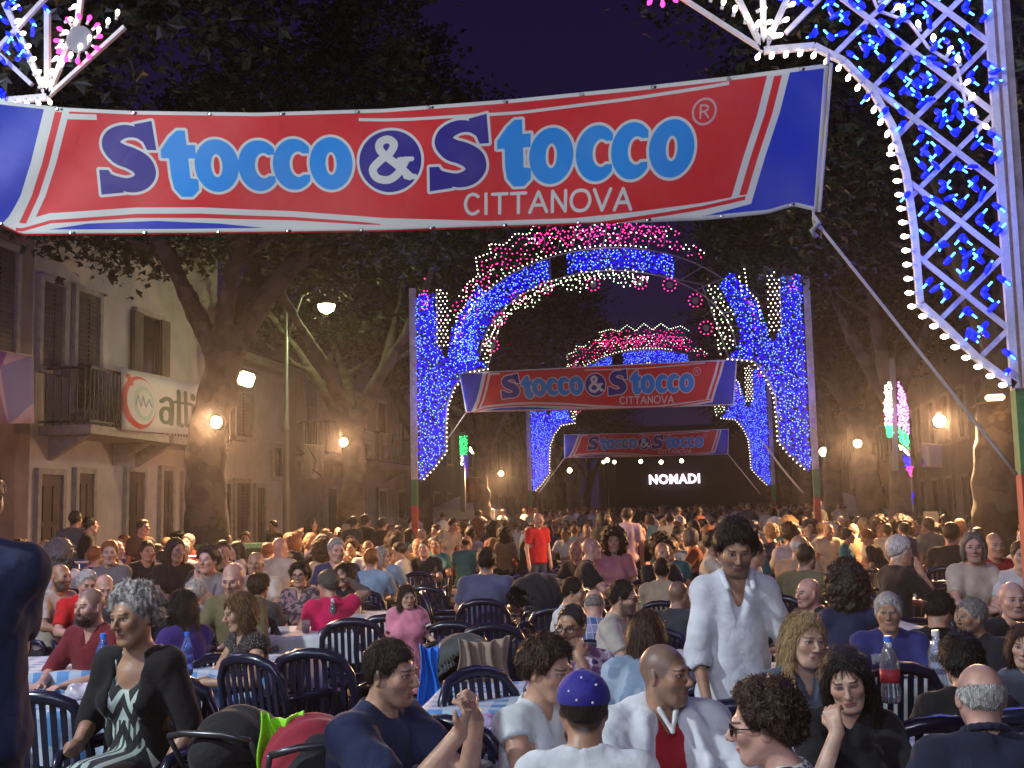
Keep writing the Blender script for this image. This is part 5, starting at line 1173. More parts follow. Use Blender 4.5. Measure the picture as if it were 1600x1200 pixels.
MB().lathe([(.01,-.2),(.12,-.1),(.17,.03),(.13,.15),(.02,.2)], 14).build('envelope', mat('balloon_white', (.75,.72,.62), .4), b_, True); MB().tube([(0,0,-.2),(.02,0,-.9)], .004, 4).build('string', M_rope, b_)
# ------------------------------------------------------------------ chairs and tables
M_chair = mat('navy_plastic', (.012,.014,.04), .28, var=.2, vscale=3, coat=.2)
def chair_parts():
    P = []
    s = MB(); n = 10
    for i in range(n):
        pass
    prof = [(-.235,-.22),(-.2,-.25),(.2,-.25),(.235,-.22),(.22,.2),(-.22,.2)]
    s.raw([(x,y,.415-.01*(y<0)) for x, y in prof]+[(x,y,.445-.008*(y>0)) for x, y in prof], [(5,4,3,2,1,0),(6,7,8,9,10,11)]+[(i,(i+1)%6,(i+1)%6+6,i+6) for i in range(6)])
    P.append(('seat', s.mesh('seat', False, .008), None, None))
    b = MB(); pts = [(-.225,.2,.44),(-.235,.225,.62),(-.225,.255,.76),(-.17,.28,.845),(-.08,.292,.875),(0,.295,.882),(.08,.292,.875),(.17,.28,.845),(.225,.255,.76),(.235,.225,.62),(.225,.2,.44)]
    for a, c in zip(pts, pts[1:]): b.bar(a, c, .02, .06, up=(0,1,0)) if False else None
    b.tube(pts, [.02,.022,.024,.028,.032,.033,.032,.028,.024,.022,.02], 7); b.tube([(-.22,.205,.5),(0,.225,.495),(.22,.205,.5)], .016, 6)
    P.append(('backrest', b.mesh('backrest', True), None, None))
    sl = MB(); sl.raw([(-.013,.222,.5),(.013,.222,.5),(.013,.23,.5),(-.013,.23,.5),(-.015,.28,.85),(.015,.28,.85),(.015,.288,.85),(-.015,.288,.85)], [(0,3,2,1),(4,5,6,7),(0,1,5,4),(1,2,6,5),(2,3,7,6),(3,0,4,7)]); sm = sl.mesh('slat')
    for i in range(8): P.append(('slat', sm, ((i-3.5)*.049, -.004*abs(i-3.5), -.004*abs(i-3.5)), None))
    a = MB(); a.tube([(.232,.22,.66),(.262,.1,.668),(.268,-.08,.66),(.262,-.2,.645),(.25,-.235,.6),(.24,-.23,.44)], [.018,.024,.026,.026,.02,.017], 7); am = a.mesh('armrest', True)
    a2 = MB(); a2.v = [(-x,y,z) for x, y, z in a.v]; a2.f = a.f; P += [('armrest', am, None, None), ('armrest', a2.mesh('armrest', True), None, None)]
    for sx in (-1,1):
        for sy in (-1,1):
            l = MB(); x, y = sx*.215, (-.215 if sy < 0 else .185); l.bar((x,y,.43), (sx*.255, y+sy*.05, 0), .045, .03, up=(0,1,0)); P.append(('leg', l.mesh('leg', False, .006), None, None))
    return P
CH = chair_parts()
def join_mesh(parts, name):
    bm = bmesh.new()
    for _, me, loc, _2 in parts:
        t = me.copy(); 
        if loc: t.transform(Matrix.Translation(loc))
        bm.from_mesh(t); bpy.data.meshes.remove(t)
    me = bpy.data.meshes.new(name); bm.to_mesh(me); bm.free(); return me
CH1 = join_mesh(CH, 'plastic_chair')
NCH = [0]
def chair(loc, rz, label, full=True, k=1.0, grp='dark blue plastic chairs', m=None):
    NCH[0] += 1
    if not full:
        o = link('plastic_chair', CH1, None, m or M_chair, loc, (0,0,rz), (k,k,k)); return tag(o, label, 'chair', grp)
    r = empty('plastic_chair', loc, rz, label, 'chair', grp, k)
    for nm, me, lc, _ in CH: link(nm, me, r, m or M_chair, lc)
    return r
def cloth_check(name, a, b, sc):
    return cloth_mat(name, a, .7, 'check', b, sc)
M_tc = [cloth_check('cloth_blue_check', (.12,.3,.62), (.7,.74,.8), 7), cloth_check('cloth_light_check', (.5,.58,.66), (.74,.76,.78), 7), cloth_check('cloth_lilac', (.4,.38,.6), (.66,.66,.76), 6)]
M_tleg = mat('table_leg', (.1,.1,.12), .5)
def cloth_mesh(w, d, drop=.22, seed=0, z=.745):
    n = 36; rd = random.Random(seed); P = []; ph = rd.uniform(0, 6)
    for i in range(-6, n+7):
        row = []
        for j in range(-6, n+7):
            u, v = min(max(i/n, 0), 1), min(max(j/n, 0), 1); ex = max(0, -i, i-n)/6; ey = max(0, -j, j-n)/6; e = max(ex, ey)
            x, y = (u-.5)*w, (v-.5)*d; t = (u*w*17+v*d*19+ph)
            fl = .035*e*(1+math.sin(t))+.004
            if ex > 0: x += math.copysign(fl*(ex > 0), u-.5)
            if ey > 0: y += math.copysign(fl*(ey > 0), v-.5)
            row.append((x, y, z+.003*math.sin(x*9+ph)*math.sin(y*11)-drop*e*(1-.1*math.sin(t*.5))))
        P.append(row)
    return grid_mesh('tablecloth', P)
TABLES = []
def table(px, py, w, d, rot, m, label, z=.745, loc=None, full=True, grp=None):
    p = on_plane(px, py, 2, z) if loc is None else Vector(loc); rz = CAMROT+math.radians(rot); TABLES.append((p.x, p.y, max(w, d)/2))
    r = empty('table', (p.x, p.y, 0), rz, 'table under the '+label, 'table', 'dining tables')
    MB().box(-w/2,w/2,-d/2,d/2,z-.035,z-.006).build('tabletop', M_tleg, r)
    lg = MB().box(-.02,.02,-.02,.02,0,z-.037).mesh('leg')
    for a in (-1,1):
        for b in (-1,1): link('leg', lg, r, M_tleg, (a*(w/2-.07), b*(d/2-.07), 0))
    o = link('tablecloth', cloth_mesh(w, d, seed=int(px), z=z), None, m, (p.x, p.y, 0), (0,0,rz)); tag(o, label, 'tablecloth', 'checked tablecloths')
    return p, rz
# small table things
M_pet = mat('bottle_plastic_blue', (.25,.35,.9), .08, trans=.75, alpha=1); M_petc = mat('bottle_clear', (.8,.85,.95), .06, trans=.85); M_capb = mat('bottle_cap', (.05,.2,.8), .4); M_capw = mat('cap_white', (.8,.8,.8), .4); M_cup = mat('cup_plastic', (.85,.85,.88), .15, trans=.8); M_redd = mat('red_drink', (.35,.02,.04), .2, trans=.3); M_yel = mat('pale_drink', (.75,.65,.3), .3); M_nap = mat('napkin', (.78,.76,.82), .9, bump=.4, bscale=40); M_food = mat('bread', (.55,.36,.15), .8, var=.3, vscale=40); M_foil = mat('foil_wrap', (.6,.62,.68), .3, metal=.8, bump=1, bscale=60); M_labelr = mat('bottle_label', (.55,.05,.07), .5)
def rest(px, py, z): return on_plane(px, py, 2, z)
def bottle(px, py, z, label, m=M_pet, cap=M_capb, lab=None, k=1.0, loc=None):
    p = rest(px, py, z) if loc is None else Vector(loc); r = empty('water_bottle', p, random.random()*6, label, 'bottle', None, k)
    MB().lathe([(.028,0),(.033,.01),(.033,.05),(.030,.06),(.033,.07),(.033,.1),(.030,.11),(.033,.12),(.032,.145),(.02,.18),(.0125,.2),(.0125,.212)], 16).build('body', m, r, True); MB().lathe([(.0145,.205),(.0145,.224),(.013,.226)], 12).build('cap', cap, r)
    if lab: MB().lathe([(.0336,.07),(.0336,.115)], 16).build('label', lab, r, True)
    return r
def cup(px, py, z, label, fill=M_redd, loc=None):
    p = rest(px, py, z) if loc is None else Vector(loc); r = empty('plastic_cup', p, 0, label, 'cup')
    MB().lathe([(.026,0),(.036,.09),(.038,.092),(.036,.094),(.034,.09),(.025,.004)], 16).build('body', M_cup, r, True)
    if fill: MB().lathe([(.0235,.006),(.031,.06)], 14).build('drink', fill, r, True)
    return r
def napkin(px, py, z, label, m=M_nap, s=.09, seed=0, h=.6, name='napkin', cat='napkin'):
    p = rest(px, py, z); P, Fc = field([ell((0,0,s*h*.3), (s,s*.8,s*h), .03), ell((s*.5,.2*s,s*h*.4), (s*.5,s*.5,s*h*1.1), .03), ell((-s*.45,-.2*s,s*h*.3), (s*.45,s*.6,s*h), .03), plane_cut((0,0,0), (0,0,-1), s*3)], s/9, post=lambda V, Q: V+s*.13*wob(Q, 5/s*.8, seed)+s*.06*wob(Q, 11/s, seed+2))
    o = link(name, mesh_np(name, P, Fc, False), None, m, p); return tag(o, label, cat)
def plate(px, py, z, label, m=M_food):
    p = rest(px, py, z); r = empty('plate', p, 0, label, 'plate'); MB().lathe([(.06,0),(.1,.016),(.105,.018),(.098,.014),(.06,.004)], 20).build('dish', M_capw, r, True)
    P, Fc = field([ell((random.uniform(-.04,.04), random.uniform(-.04,.04), .015), (.03,.022,.018), .01) for _ in range(5)], .006, post=lambda V, Q: V+.003*wob(Q, 150, px)); link('food', mesh_np('food', P, Fc), r, m); return r

# ------------------------------------------------------------------ materials of the people
SK = {'fair': (.62,.4,.29), 'mid': (.52,.31,.21), 'tan': (.42,.24,.15), 'pink': (.62,.36,.28)}
skins = {}
def SKIN(t, stub=0, cap=None,  brow=(.03,.02,.015), lips=None, shut=False):
    key = (t, stub, cap, brow, lips, shut)
    if key not in skins: skins[key] = skin_mat('skin_'+t, SK[t], brow, lips or ((.42,.13,.12) if not stub else (.34,.14,.12)), stub, (.06,.05,.045), HC[cap] if isinstance(cap, str) else cap, shut, capa=None if isinstance(cap, str) else .6)
    return skins[key]
HC = {'black': (.012,.009,.008), 'brown': (.05,.026,.014), 'dark': (.025,.015,.01), 'grey': (.3,.28,.26), 'white': (.6,.58,.54), 'blond': (.45,.3,.14), 'lbrown': (.17,.095,.045), 'ginger': (.25,.09,.03), 'salt': (.13,.12,.11)}
hairs = {}
def HAIR(c, **k):
    key = (c, tuple(k.items()))
    if key not in hairs: hairs[key] = hair_mat('hair_'+c, HC[c], **k)
    return hairs[key]
M_jean = cloth_mat('denim_dark', (.03,.045,.09)); M_trous = cloth_mat('trousers_dark', (.02,.02,.025)); M_shoe = mat('shoe', (.05,.05,.06), .5)
cloths = {}
def CL(name, col, **k):
    if name not in cloths: cloths[name] = cloth_mat(name, col, **k)
    return cloths[name]
NEAR = []
FADE = {}
def faded(skin, hair, kind):
    if hair is None or kind not in ('short', 'shortv', 'buzz', 'fringe', 'curly', 'pony', 'bun', 'bob', 'long'): return skin
    key = next((k for k, v in skins.items() if v == skin), None); hc_ = hair.name.split('.')[0].replace('hair_', '')
    if key is None or key[2] is not None or kind == 'fringe': return skin
    return SKIN(key[0], key[1], hc_, key[3], key[4], key[5])
def person(px, yt, yc, rot, label, skin, hair, shirt, sp, chairlabel=None, h=.012, hh=.0052, top=None, trousers=None, beard=None, **pk):
    sp = dict(sp); sp.setdefault('seed', int(px) % 97); skin = faded(skin, hair, sp.get('hair')); sp.setdefault('strands', {'short': 2600, 'shortv': 3000, 'curly': 3600, 'afro': 4000, 'long': 3000, 'bob': 2600, 'fringe': 1200, 'buzz': 0}.get(sp.get('hair'), 1500) if h < .013 else 0); ms = person_meshes(sp, h, hh)
    r = put(sp, ms, px, yt, yc, rot, label, {'body': skin, 'hair': hair, 'shirt': shirt, 'top': top or shirt, 'trousers': trousers or M_trous, 'shoes': M_shoe, 'beard': beard or hair}, **pk)
    NEAR.append((r.location.x, r.location.y))
    if chairlabel: chair((r.location.x, r.location.y, 0), r.rotation_euler.z, chairlabel, k=min(1.06, max(.9, r.scale.x)))
    return r, ms
def text_on(root, body, size, loc, rot, m, name='print', ext=.001, par=None):
    fc = bpy.data.curves.new(name, 'FONT'); fc.body = body; fc.size = size; fc.extrude = ext; fc.offset = size*.03; fc.align_x = 'CENTER'; t = bpy.data.objects.new('tmp', fc); COL.objects.link(t); dg = bpy.context.evaluated_depsgraph_get(); dg.update(); me = bpy.data.meshes.new_from_object(t.evaluated_get(dg)); bpy.data.objects.remove(t)
    return link(name, me, root, m, loc, rot)
M_print = mat('white_print', (.75,.75,.75), .8); M_frame = mat('spectacle_frame', (.015,.012,.012), .3); M_lens = mat('dark_lens', (.02,.02,.025), .1)
def glasses(ms, root, dark=False, r=.022):
    g_ = MB()
    for s in (-1,1):
        c = Vector((s*.033,-.102,.004)); ring = [c+Vector((r*1.1*math.cos(a), .004*abs(math.cos(a)), r*.85*math.sin(a))) for a in (i*math.pi/6 for i in range(13))]; g_.tube(ring, .0028, 5, False)
        g_.tube([(s*.056,-.099,.01),(s*.078,-.06,.01),(s*.083,.0,.006)], .0026, 5)
    g_.tube([(-.011,-.106,.008),(.011,-.106,.008)], .0028, 5); o = head_child('glasses', g_, ms, root, M_frame)
    if dark:
        l = MB()
        for s in (-1,1): l.lathe([(r*1.02,0),(r*1.02,.002)], 14, Matrix.Translation((s*.033,-.101,.004)) @ Matrix.Rotation(math.pi/2,4,'X'))
        J = ms['J']; M = Matrix(J['H'].tolist()).to_4x4(); M.translation = Vector(J['hc']); l.v = [tuple(M @ Vector(v)) for v in l.v]; l.build('lens', M_lens, o, True)
# ------------------------------------------------------------------ the nearest people, one by one
R_ = {}
# 1 standing man cut by the left edge
R_['edge'] = person(-42, 765, 868, 192, 'standing man in navy T-shirt with his back turned, cut by the left edge', SKIN('mid'), HAIR('dark'), CL('navy_tee', (.022,.032,.085)), dict(pose='stand', hair='short', arms=(((-.04,-.13,-.25),(-.18,-.3,-.24),(-1,-.6,0),(0,1,0),.5),'hang'), w=.98, fat=1.12, sleeve=.8, loose=.02), s=480, k=1.04, trousers=M_jean)
# 2 woman with grey curls
R_['curl'] = person(208, 919, 1008, -14, 'woman with short grey curls in black cardigan over a patterned dress', SKIN('tan', brow=(.1,.08,.07)), HAIR('grey', col2=(.62,.6,.56), sc=60), CL('black_cardigan', (.012,.011,.014)), dict(hair='curly', fem=True, lean=.02, head=(-.25,.1,-.1), arms=(((.07,-.05,-.25),(-.02,-.26,-.3),(-.3,-1,0),(0,0,-1),.4), ((.11,.0,-.26),(.05,-.13,-.46),(-.2,-.5,-1),(0,0,-1),.5)), sleeve=1.0, inner='dress', vneckcardigan=True, neck='wide', hands='l', barelegs=True, knees=(-.40,.09), fat=1.05),
    'plastic chair under the woman with grey curls', top=CL('zigzag_dress', (.03,.035,.04), kind='zigzag', c2=(.5,.6,.56), scale=11, c3=(.02,.02,.03)), trousers=CL('zigzag_dress', (0,0,0)))
# 3 bearded man
R_['beard'] = person(140, 918, 976, -22, 'bald man with dark full beard in a maroon V-neck at the blue table', SKIN('pink', .8, (.1,.07,.06)), HAIR('dark', sc=260), CL('maroon', (.16,.016,.025)), dict(hair=None, beard=True, neck='v', head=(-.1,.05,0), arms='table', sleeve=1.0, hands='rl', lean=.06, w=1.05), 'plastic chair under the bearded man in maroon')
# 4 long black hair
R_['black'] = person(283, 921, 975, -128, 'woman with long straight black hair in violet top, turned to the left table', SKIN('fair'), HAIR('black', stretch=(1,1,.08), rough=.3), CL('violet', (.06,.03,.2)), dict(hair='long', hlen=.2, fem=True, arms='table', sleeve=.5), 'plastic chair behind the woman with straight black hair')
# 5 bob with bottle
r5 = R_['bob'] = person(374, 926, 984, -48, 'woman with light brown bob in black sequinned top holding a blue bottle', SKIN('mid'), HAIR('lbrown', stretch=(1,1,.1)), CL('sequin_black', (.02,.018,.02), kind='sequin', c2=(.4,.36,.3), scale=95), dict(hair='bob', fem=True, neck='v', lean=.08, head=(-.15,.22,0), arms=(((.08,-.12,-.24),(-.06,-.34,-.24),(-.4,-1,.1),(.2,0,-1),.8), ((.14,-.12,-.22),(-.1,-.33,-.22),(-1,-.3,0),(0,-.2,-1),.9)), sleeve=.22, hands='rl'), 'plastic chair under the woman with light brown bob')
# 6 eating man in profile
r6 = R_['eat'] = person(612, 997, 1098, 62, 'heavy man in navy T-shirt with white lettering, lifting food to his mouth', SKIN('mid', .35), HAIR('dark', sc=240), CL('navy_tee', (.022,.032,.085)), dict(hair='short', hz=.062, w=1.12, fat=1.18, lean=.14, head=(.02,.08,0), headw=1.06, neck='crew', sleeve=.72, loose=.022, arms=(((.04,-.27,-.2),(-.1,-.42,.02),(-.2,-.35,1),(.2,1,0),.9), ((.0,-.3,-.2),(-.1,-.4,.04),(-.35,-.1,1),(-.4,.9,0),.95)), hands='rl'), None, h=.0115, hh=.0048)
text_on(r6[0], 'Inn', .15, (.09,-.345,.78), (math.radians(82),math.radians(0),math.radians(12)), M_print)
# 7 woman in white sleeveless
R_['white'] = person(856, 994, 1090, 48, 'woman with short dark hair in a white sleeveless blouse, facing right', SKIN('mid'), HAIR('brown', sc=120), CL('white_blouse', (.68,.76,.78)), dict(hair='shortv', fem=True, neck='v', lean=.12, head=(.1,.2,0), arms='table', sleeve=.24, fat=1.1), 'plastic chair left of the woman in white sleeveless blouse')
# 8 cap man from behind
r8 = R_['cap'] = person(912, 1047, 1156, 178, 'man in blue baseball cap and white T-shirt with his back to the camera', SKIN('tan'), HAIR('dark', sc=260), CL('white_tee', (.74,.78,.8)), dict(hair='short', lean=.16, head=(.05,.12,0), arms='table', sleeve=.6, w=1.1, fat=1.12, strands=0), 'plastic chair of the man in the blue cap', h=.0115, hh=.0048)
M_capc = CL('cap_blue', (.035,.03,.28), rough=.7)
def cap_mesh(ms, root):
    J = ms['J']; M, t = J['H'], J['hc']
    P, Fc = field(local([ell((0,.012,.045), (.096,.118,.098), .01), plane_cut((0,0,.028), (0,-.1,-1), .4)], M, t)+local([ell((0,-.13,.04), (.078,.085,.011), .02)], M, t)+local([ell((0,.01,.143), (.009,.009,.007), .005)], M, t), .0065, post=lambda V, Q: V+.001*wob(Q, 60, 2))
    o = link('baseball_cap', mesh_np('baseball_cap', P, Fc), root, M_capc)
    for a, z in ((-.5,.09),(.15,.115),(.7,.07),(.35,.04),(-.25,.03)):
        q = np.array((math.sin(a)*.096*math.cos(z*6), .012+math.cos(a)*.118*math.cos((z-.045)*8), z)); P2, F2 = field(local([ell(q, (.005,.005,.005), .001)], M, t), .0025); link('eyelet', mesh_np('eyelet', P2, F2), o, M_capw)
cap_mesh(r8[1], r8[0])
# 9 bald man, red polo, white sweater
r9 = R_['bald'] = person(1040, 1004, 1102, 14, 'bald man in red polo shirt with a white sweater draped over his shoulders', SKIN('tan', .3, (.12,.09,.08)), None, CL('red_polo', (.42,.02,.03)), dict(hair=None, neck='polo', lean=.06, head=(.65,.0,.05), arms='table', sleeve=.75, w=1.06, fat=1.08), 'plastic chair under the bald man in red polo', h=.0115, hh=.0048)
def sweater(ms, root):
    J = ms['J']; P = []
    for c, s in (('r',-1),('l',1)):
        S = J['sh'+c]; N_ = J['nb']; P += [cone(N_+np.array((s*.045,.03,.03)), S+np.array((s*.03,.0,.0)), .05, .072, .05), cone(S+np.array((s*.035,.0,-.0)), J['el'+c]+np.array((s*.02,0,.06)), .097, .092, .05), cone(N_+np.array((s*.085,-.075,-.02)), N_+np.array((s*.1,-.135,-.33)), .045, .05, .03), cone(N_+np.array((s*.1,-.02,-.01)),N_+np.array((s*.13,-.13,-.18)),.05,.055,.04), ell(N_+np.array((s*.1,-.145,-.36)), (.045,.03,.06), .02)]
    P += [cone(J['nb']+np.array((-.1,.06,.0)), J['nb']+np.array((.1,.06,.0)), .055, .055, .05), cone(J['nb']+np.array((0,.09,-.05)), J['nb']+np.array((0,.1,-.3)), .11, .13, .05)]
    P.append(cone(J['nb']+np.array((0,-.2,.2)), J['nb']+np.array((0,-.2,-.5)), .125, .115, .01, 's')); P.append(ell(J['nb']+np.array((0,-.03,.12)), (.075,.075,.1), .01, 's'))
    V, Fc = field(P, .011, post=lambda V, Q: V+.007*wob(Q*np.array((1,1,.4)), 42, 3)+.003*wob(Q, 90, 8)); link('draped_sweater', mesh_np('draped_sweater', V, Fc), root, CL('white_knit', (.74,.78,.82)))
    cl = MB(); 
    V, Fc = field([cone(J['nb']+np.array((-.035,-.075,.03)), J['nb']+np.array((-.0,-.118,-.05)), .012, .008, .01), cone(J['nb']+np.array((.035,-.075,.03)), J['nb']+np.array((.0,-.118,-.05)), .012, .008, .01)], .005); link('collar', mesh_np('collar', V, Fc), root, M_capw)
sweater(r9[1], r9[0])
# 10 curly woman at front, profile left
r10 = R_['front'] = person(1192, 1066, 1186, -108, 'woman with curly brown hair and dark sunglasses, in a black dotted white blouse', SKIN('pink'), HAIR('brown', sc=70), CL('dotted', (.7,.74,.7), kind='dots', c2=(.02,.03,.03), scale=36), dict(hair='curly', fem=True, lean=.16, head=(.05,.12,0), arms='table', sleeve=.7, w=1.08, fat=1.15), 'plastic chair of the woman with curly brown hair', h=.0115, hh=.0048)
glasses(r10[1], r10[0], True)
# 11 girl with ponytail, hand on cheek
r11 = R_['think'] = person(1322, 1008, 1104, -6, 'young woman in black T-shirt resting her cheek on her hand, dark hair over her shoulder', SKIN('fair', lips=(.42,.13,.12), shut=True), HAIR('black', stretch=(1,1,.1), rough=.35), CL('black_tee', (.012,.012,.014)), dict(hair='long', hlen=.2, fem=True, neck='v', lean=.12, head=(-.2,.3,-.15), arms=(((.03,-.26,-.2),(-.07,-.225,.03),(.2,.3,1),(-.5,.9,0),1.1), ((.1,-.2,-.22),(-.22,-.36,-.24),(-1,-.2,0),(0,0,-1),.6)), sleeve=.75, hands='rl', seed=5), 'plastic chair under the young woman in black T-shirt', h=.0115, hh=.0048)
pn = text_on(r11[0], 'FE    ET', .055, (.0,-.262,.735), (math.radians(80),0,0), M_print)
# 12 blonde
R_['blonde'] = person(1258, 957, 1040, 12, 'young woman with long blonde hair in a grey denim jacket', SKIN('fair', brow=(.1,.06,.03), lips=(.5,.2,.17)), HAIR('blond', stretch=(1,1,.06), rough=.4, sc=200), CL('grey_denim', (.1,.12,.16)), dict(hair='long', hlen=.3, hfr=-.04, fem=True, neck='v', lean=.06, head=(.1,.08,.08), arms='table', sleeve=1.5, seed=3), 'plastic chair under the blonde young woman')
# 13 white haired man from behind
r13 = R_['whitehair'] = person(1532, 1033, 1138, 170, 'old man with white hair and bald crown in a navy polo, back to the camera', SKIN('pink'), HAIR('white', sc=200), CL('navy_polo', (.02,.024,.05)), dict(hair='fringe', lean=.1, head=(.05,.05,0), arms='table', sleeve=.7, w=1.15, fat=1.15, headw=1.05, hw=1.06), 'plastic chair of the white haired man seen from behind', h=.0115, hh=.0048)
V, Fc = field([cone(r13[1]['J']['nb']+np.array((math.sin(a)*.075, math.cos(a)*.075, .045-.03*math.cos(a+3.14))), r13[1]['J']['nb']+np.array((math.sin(a+.4)*.075, math.cos(a+.4)*.075, .045-.03*math.cos(a+3.54))), .012, .012, .01) for a in (i*.4-3.14 for i in range(16))], .0055); link('collar', mesh_np('collar', V, Fc), r13[0], CL('navy_polo', (0,0,0)))
# 14 black hair from behind, right
R_['dkback'] = person(1502, 992, 1072, 172, 'woman with short black hair in a black top, back turned, at the right table', SKIN('mid'), HAIR('black', sc=110), CL('black_tee', (0,0,0)), dict(hair='shortv', fem=True, lean=.1, arms='table', sleeve=.6, w=1.12, fat=1.1, neck='crew'), 'plastic chair behind the woman with short black hair')
# 15 child at the right edge
R_['kid'] = person(1603, 1074, 1140, -20, 'child with brown hair peeking in at the lower right edge', SKIN('fair'), HAIR('brown', sc=110), CL('grey_denim', (0,0,0)), dict(hair='bob', fem=True, arms='table', sleeve=.5, w=.85, head=(-.2,.05,.1)), s=330, k=.8)
# 16.. the row behind
R_['blueman'] = person(1388, 926, 984, -12, 'old man with white hair in a deep blue shirt facing the camera', SKIN('tan', brow=(.3,.28,.26)), HAIR('white', sc=160), CL('deep_blue', (.03,.035,.16)), dict(hair='short', hz=.07, lean=.08, head=(-.1,.05,0), arms='cross', sleeve=.8, w=1.1, neck='polo', hands='rl', fat=1.1), 'plastic chair under the white haired man in blue')
R_['greyp'] = person(1517, 934, 990, -62, 'grey haired man in a black shirt looking left at the right table', SKIN('tan', .5, brow=(.15,.14,.13)), HAIR('grey', sc=160), CL('black_shirt', (.016,.016,.02)), dict(hair='short', lean=.1, head=(-.2,.02,0), arms='table', sleeve=.8, w=1.1, hands='rl', neck='polo'), 'plastic chair under the grey haired man looking left')
R_['down'] = person(1468, 922, 976, 150, 'person with black hair bending over the table, between two grey haired men', SKIN('mid'), HAIR('black', sc=110), CL('black_tee', (0,0,0)), dict(hair='shortv', lean=.2, head=(-.4,.45,0), arms='table', sleeve=.6), 'plastic chair behind the bending black haired person')
R_['bigbald'] = person(1583, 908, 966, -6, 'stout bald man in a black shirt facing the camera beside the red pole', SKIN('pink', .15), None, CL('black_shirt', (0,0,0)), dict(hair=None, lean=.05, arms='table', sleeve=.8, w=1.15, fat=1.25, headw=1.08, neck='v', hands='rl'), 'plastic chair under the stout bald man')
# 20 standing man in white shirt
r20 = R_['stand'] = person(1150, 809, 890, 2, 'tall man in untucked white shirt with rolled sleeves, standing and leaning on chairs', SKIN('tan', .5), HAIR('dark', sc=110), CL('white_shirt', (.72,.76,.82)), dict(pose='stand', hair='shortv', hz=.06, neck='open', lean=.1, head=(-.1,.36,0), hoff=(0,-.01,-.0), arms=(((.06,-.02,-.29),(.035,-.13,-.53),(-.1,-.6,-.6),(0,.3,-1),.7), ((.12,-.0,-.27),(.13,-.07,-.53),(.1,-.3,-1),(0,.5,-.6),.6)), sleeve=1.12, loose=.016, hands='rl', w=.86, vd=.13), h=.0115, hh=.005, trousers=M_jean)
mb = MB(); J = r20[1]['J']
for i in range(5): z = J['nb']; q = J['pel']+(J['nb']-J['pel'])*(.12+i*.13); mb.lathe([(.006,0),(.006,.003)], 8, Matrix.Translation(Vector(q)+Vector((0,-.152+.002*i,0))) @ Matrix.Rotation(math.pi/2,4,'X'))
tag(mb.build('button', M_capw, r20[0]), kind='stuff')
nb_ = J['nb']; V, Fc = field([cone(nb_+np.array((s_*.03,.05,.045)), nb_+np.array((s_*.075,-.03,.035)), .018, .018, .02) for s_ in (-1,1)]+[cone(nb_+np.array((s_*.072,-.03,.035)), nb_+np.array((s_*.062,-.125,-.03)), .018, .014, .015) for s_ in (-1,1)], .006, post=lambda V, Q: V+.0015*wob(Q, 60, 2)); link('collar', mesh_np('collar', V, Fc), r20[0], CL('white_shirt', (0,0,0)))
for c_ in 'rl':
    e_, w_ = J['el'+c_], J['wr'+c_]; a_ = e_+(w_-e_)*.02; V, Fc = field([cone(a_, e_+(w_-e_)*.17, .062, .06, .01), cone(e_+(w_-e_)*.2, e_+(w_-e_)*.6, .047, .04, .004, 's')], .008, post=lambda V, Q: V+.0025*wob(Q, 70, 4)); link('rolled_cuff', mesh_np('rolled_cuff', V, Fc), r20[0], CL('white_shirt', (0,0,0)))
# 21 man with glasses, hand to face
r21 = R_['specs'] = person(892, 941, 1010, -22, 'man with cropped hair and black glasses in a purple patterned shirt, hand at his cheek', SKIN('tan', .5, (.05,.035,.03)), HAIR('dark', sc=280), CL('purple_print', (.2,.09,.2), kind='blotch', c2=(.5,.42,.5), scale=14, c3=(.08,.04,.15)), dict(hair='buzz', lean=.12, head=(-.05,.1,.12), arms=('table', ((.05,-.25,-.18),(-.07,-.2,.05),(-.3,.2,1),(-.4,.9,0),.9)), sleeve=.8, hands='l'), 'plastic chair under the man with black glasses')
glasses(r21[1], r21[0])
R_['denim'] = person(1010, 951, 1022, 172, 'woman with wavy dark brown hair in a pale denim jacket, back to the camera', SKIN('mid'), HAIR('brown', sc=80, stretch=(1,1,.3)), CL('pale_denim', (.24,.34,.48), kind='blotch', c2=(.4,.5,.62), scale=6), dict(hair='long', hlen=.13, fem=True, lean=.14, arms='table', sleeve=1.8, w=1.1, loose=.025), 'plastic chair behind the woman in pale denim jacket')
R_['plaid'] = person(929, 915, 962, 172, 'balding man in blue and white plaid shirt leaning forward, back turned', SKIN('pink'), HAIR('grey', sc=220), CL('plaid', (.07,.13,.34), kind='plaid', c2=(.35,.38,.5), scale=9, c3=(.6,.6,.66)), dict(hair='fringe', lean=.22, head=(0,.35,0), arms='table', sleeve=.9, w=1.15, loose=.025), 'plastic chair under the man in plaid shirt')
R_['boy'] = person(897, 901, 945, 70, 'young man with short dark hair in a white T-shirt beside the plaid shirt', SKIN('mid'), HAIR('dark', sc=240), CL('white_tee', (0,0,0)), dict(hair='short', lean=.12, head=(.1,.15,0), arms='table', sleeve=.7), 'plastic chair under the young man in white T-shirt')
r25 = R_['prof'] = person(975, 905, 958, 70, 'bearded man with glasses in profile right of the plaid shirt', SKIN('mid', .8), HAIR('dark', sc=240), CL('cream_tee', (.5,.45,.38)), dict(hair='short', lean=.14, head=(.0,.1,0), arms='table', sleeve=.7, beard=False), 'plastic chair under the bearded man in profile'); glasses(r25[1], r25[0])
R_['baldb'] = person(1061, 906, 950, 150, 'bald man in charcoal shirt seen from behind, left of the white shirted man', SKIN('tan', 0, (.1,.07,.06)), None, CL('charcoal', (.05,.055,.065)), dict(hair=None, lean=.1, head=(-.2,.1,0), arms='table', sleeve=.8, w=1.1), 'plastic chair behind the bald man in charcoal shirt')
